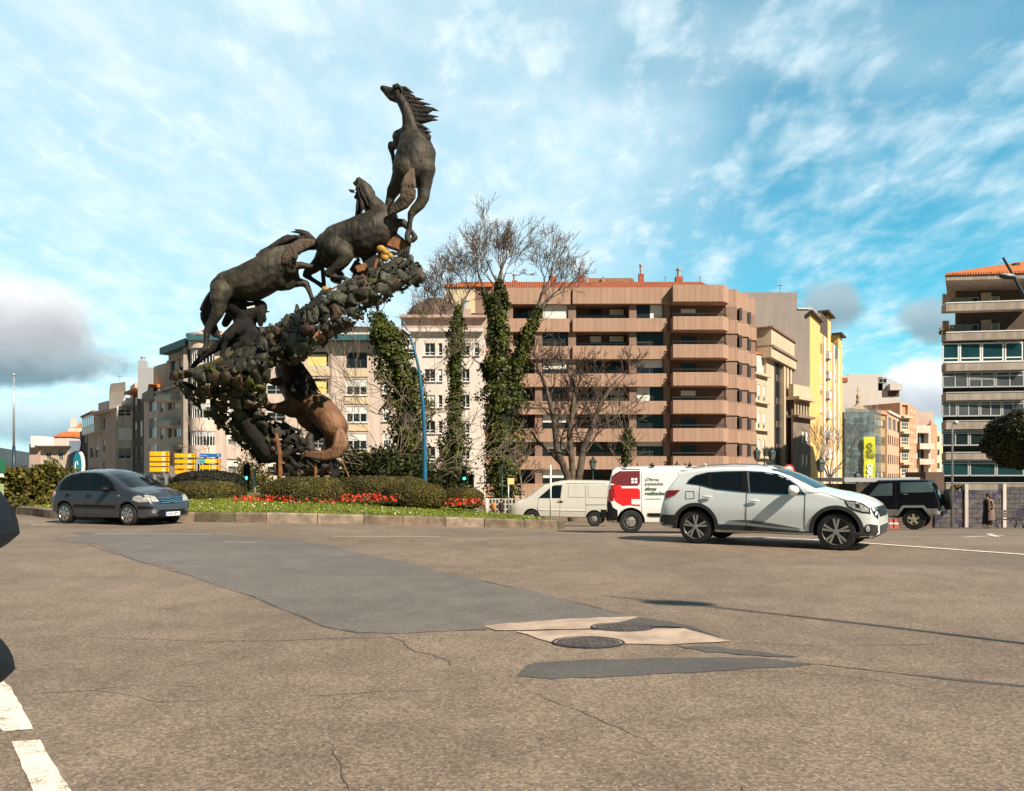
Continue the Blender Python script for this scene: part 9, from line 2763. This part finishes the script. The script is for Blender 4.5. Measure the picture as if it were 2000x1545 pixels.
b.f = [(i * 17 + k, i * 17 + k + 1, (i + 1) * 17 + k + 1, (i + 1) * 17 + k) for i in range(len(prof) - 1) for k in range(16)]; b.mi = [0] * len(b.f)
for sg in (-1, 1): b.tube([(0.02, sg * .21, 1.38), (.14, sg * .28, 1.14), (0.0, sg * .29, .98)], [.075, .065, .055], 10)
b.build('coat', M['coat_beige'], t, True)
b = MB(); b.ball((.02, 0, 1.66), .11, .10, .13, 14, 10); b.ball((.06, 0, 1.55), .075, .085, .13, 12, 8); b.build('hair', M['hair_dark'], t, True)
for sy in (-.11, .11):
    b = MB(); b.ball((-.16 if sy < 0 else .10, sy, .04), .13, .05, .045, 12, 6); b.build('shoe', M['cloth_black'], t, True)
M['bench_wood'] = mat('dark_bench_slats', (.030, .020, .016), .7, var=.3, vscale=6)
Yb = 39.0; bx = PX(1966, Yb); t = empty('bench', (bx, Yb, gz(bx, Yb)), R(8), 'dark slatted bench with curved iron legs at the foot of the graffiti wall', 'bench')
b = MB()
for k in range(5): b.box(-.85, .85, -.25 + k * .11, -.16 + k * .11, .44, .475)
b.build('seat', M['bench_wood'], t)
b = MB()
for k in range(3): b.obox((0, .36 + .04 * k, .60 + .13 * k), (1, 0, 0), (0, .3, .95), (0, -.95, .3), .85, .05, .018)
b.build('backrest', M['bench_wood'], t)
for sx in (-.72, .72):
    b = MB(); b.tube([(sx, -.28, 0), (sx, -.20, .25), (sx, -.22, .43), (sx, .25, .43), (sx, .34, .6), (sx, .46, .92)], .028, 6); b.tube([(sx, .25, .43), (sx, .16, .22), (sx, .30, 0)], .028, 6); b.build('leg', M['metal_dark'], t, True)
# two heads of people beyond the grass
def far_person(px, ytop, Y, label, cm, hm):
    x = PX(px, Y); t = empty('person', (x, Y, gz(x, Y)), 0, label, 'person', None)
    k = (PZ(ytop, Y) - t.location.z) / 1.74
    J2 = [(a * k, b_ * k, c_ * k, *[q * k for q in r_]) for a, b_, c_, *r_ in J]
    skin_figure('body', t, J2, E, M['skin'], 1)
    b = MB(); b.lathe([(.24, .80), (.22, 1.0), (.23, 1.35), (.12, 1.48), (.07, 1.5)], n=16); b.v = [(v[0] * k, v[1] * k * 1.15, v[2] * k) for v in b.v]
    for sg in (-1, 1): b.tube([(0, sg * .2 * k, 1.38 * k), (.10 * k, sg * .26 * k, 1.14 * k), (-.02 * k, sg * .28 * k, .98 * k)], [.075 * k, .06 * k, .05 * k], 8)
    b.build('jacket', cm, t, True)
    b = MB(); b.lathe([(.12, .1), (.14, .5), (.18, .9)], (0, .1, 0), n=12); b.lathe([(.12, .1), (.14, .5), (.18, .9)], (0, -.1, 0), n=12); b.v = [(v[0] * k * .8, v[1] * k * .9, v[2] * k) for v in b.v]; b.build('trousers', M['cloth_black'], t, True)
    b = MB(); b.ball((.03 * k, 0, 1.67 * k), .10 * k, .10 * k, .11 * k, 12, 8); b.build('hair', hm, t, True)
far_person(978.5, 975, 38.5, 'person with dark hair and black jacket walking beyond the grass', M['cloth_black'], M['hair_dark'])
far_person(964, 977, 39.2, 'person in an orange jacket beyond the grass, left of the one in black', mat('orange_jacket', (.42, .17, .04), .8), M['hair_dark'])
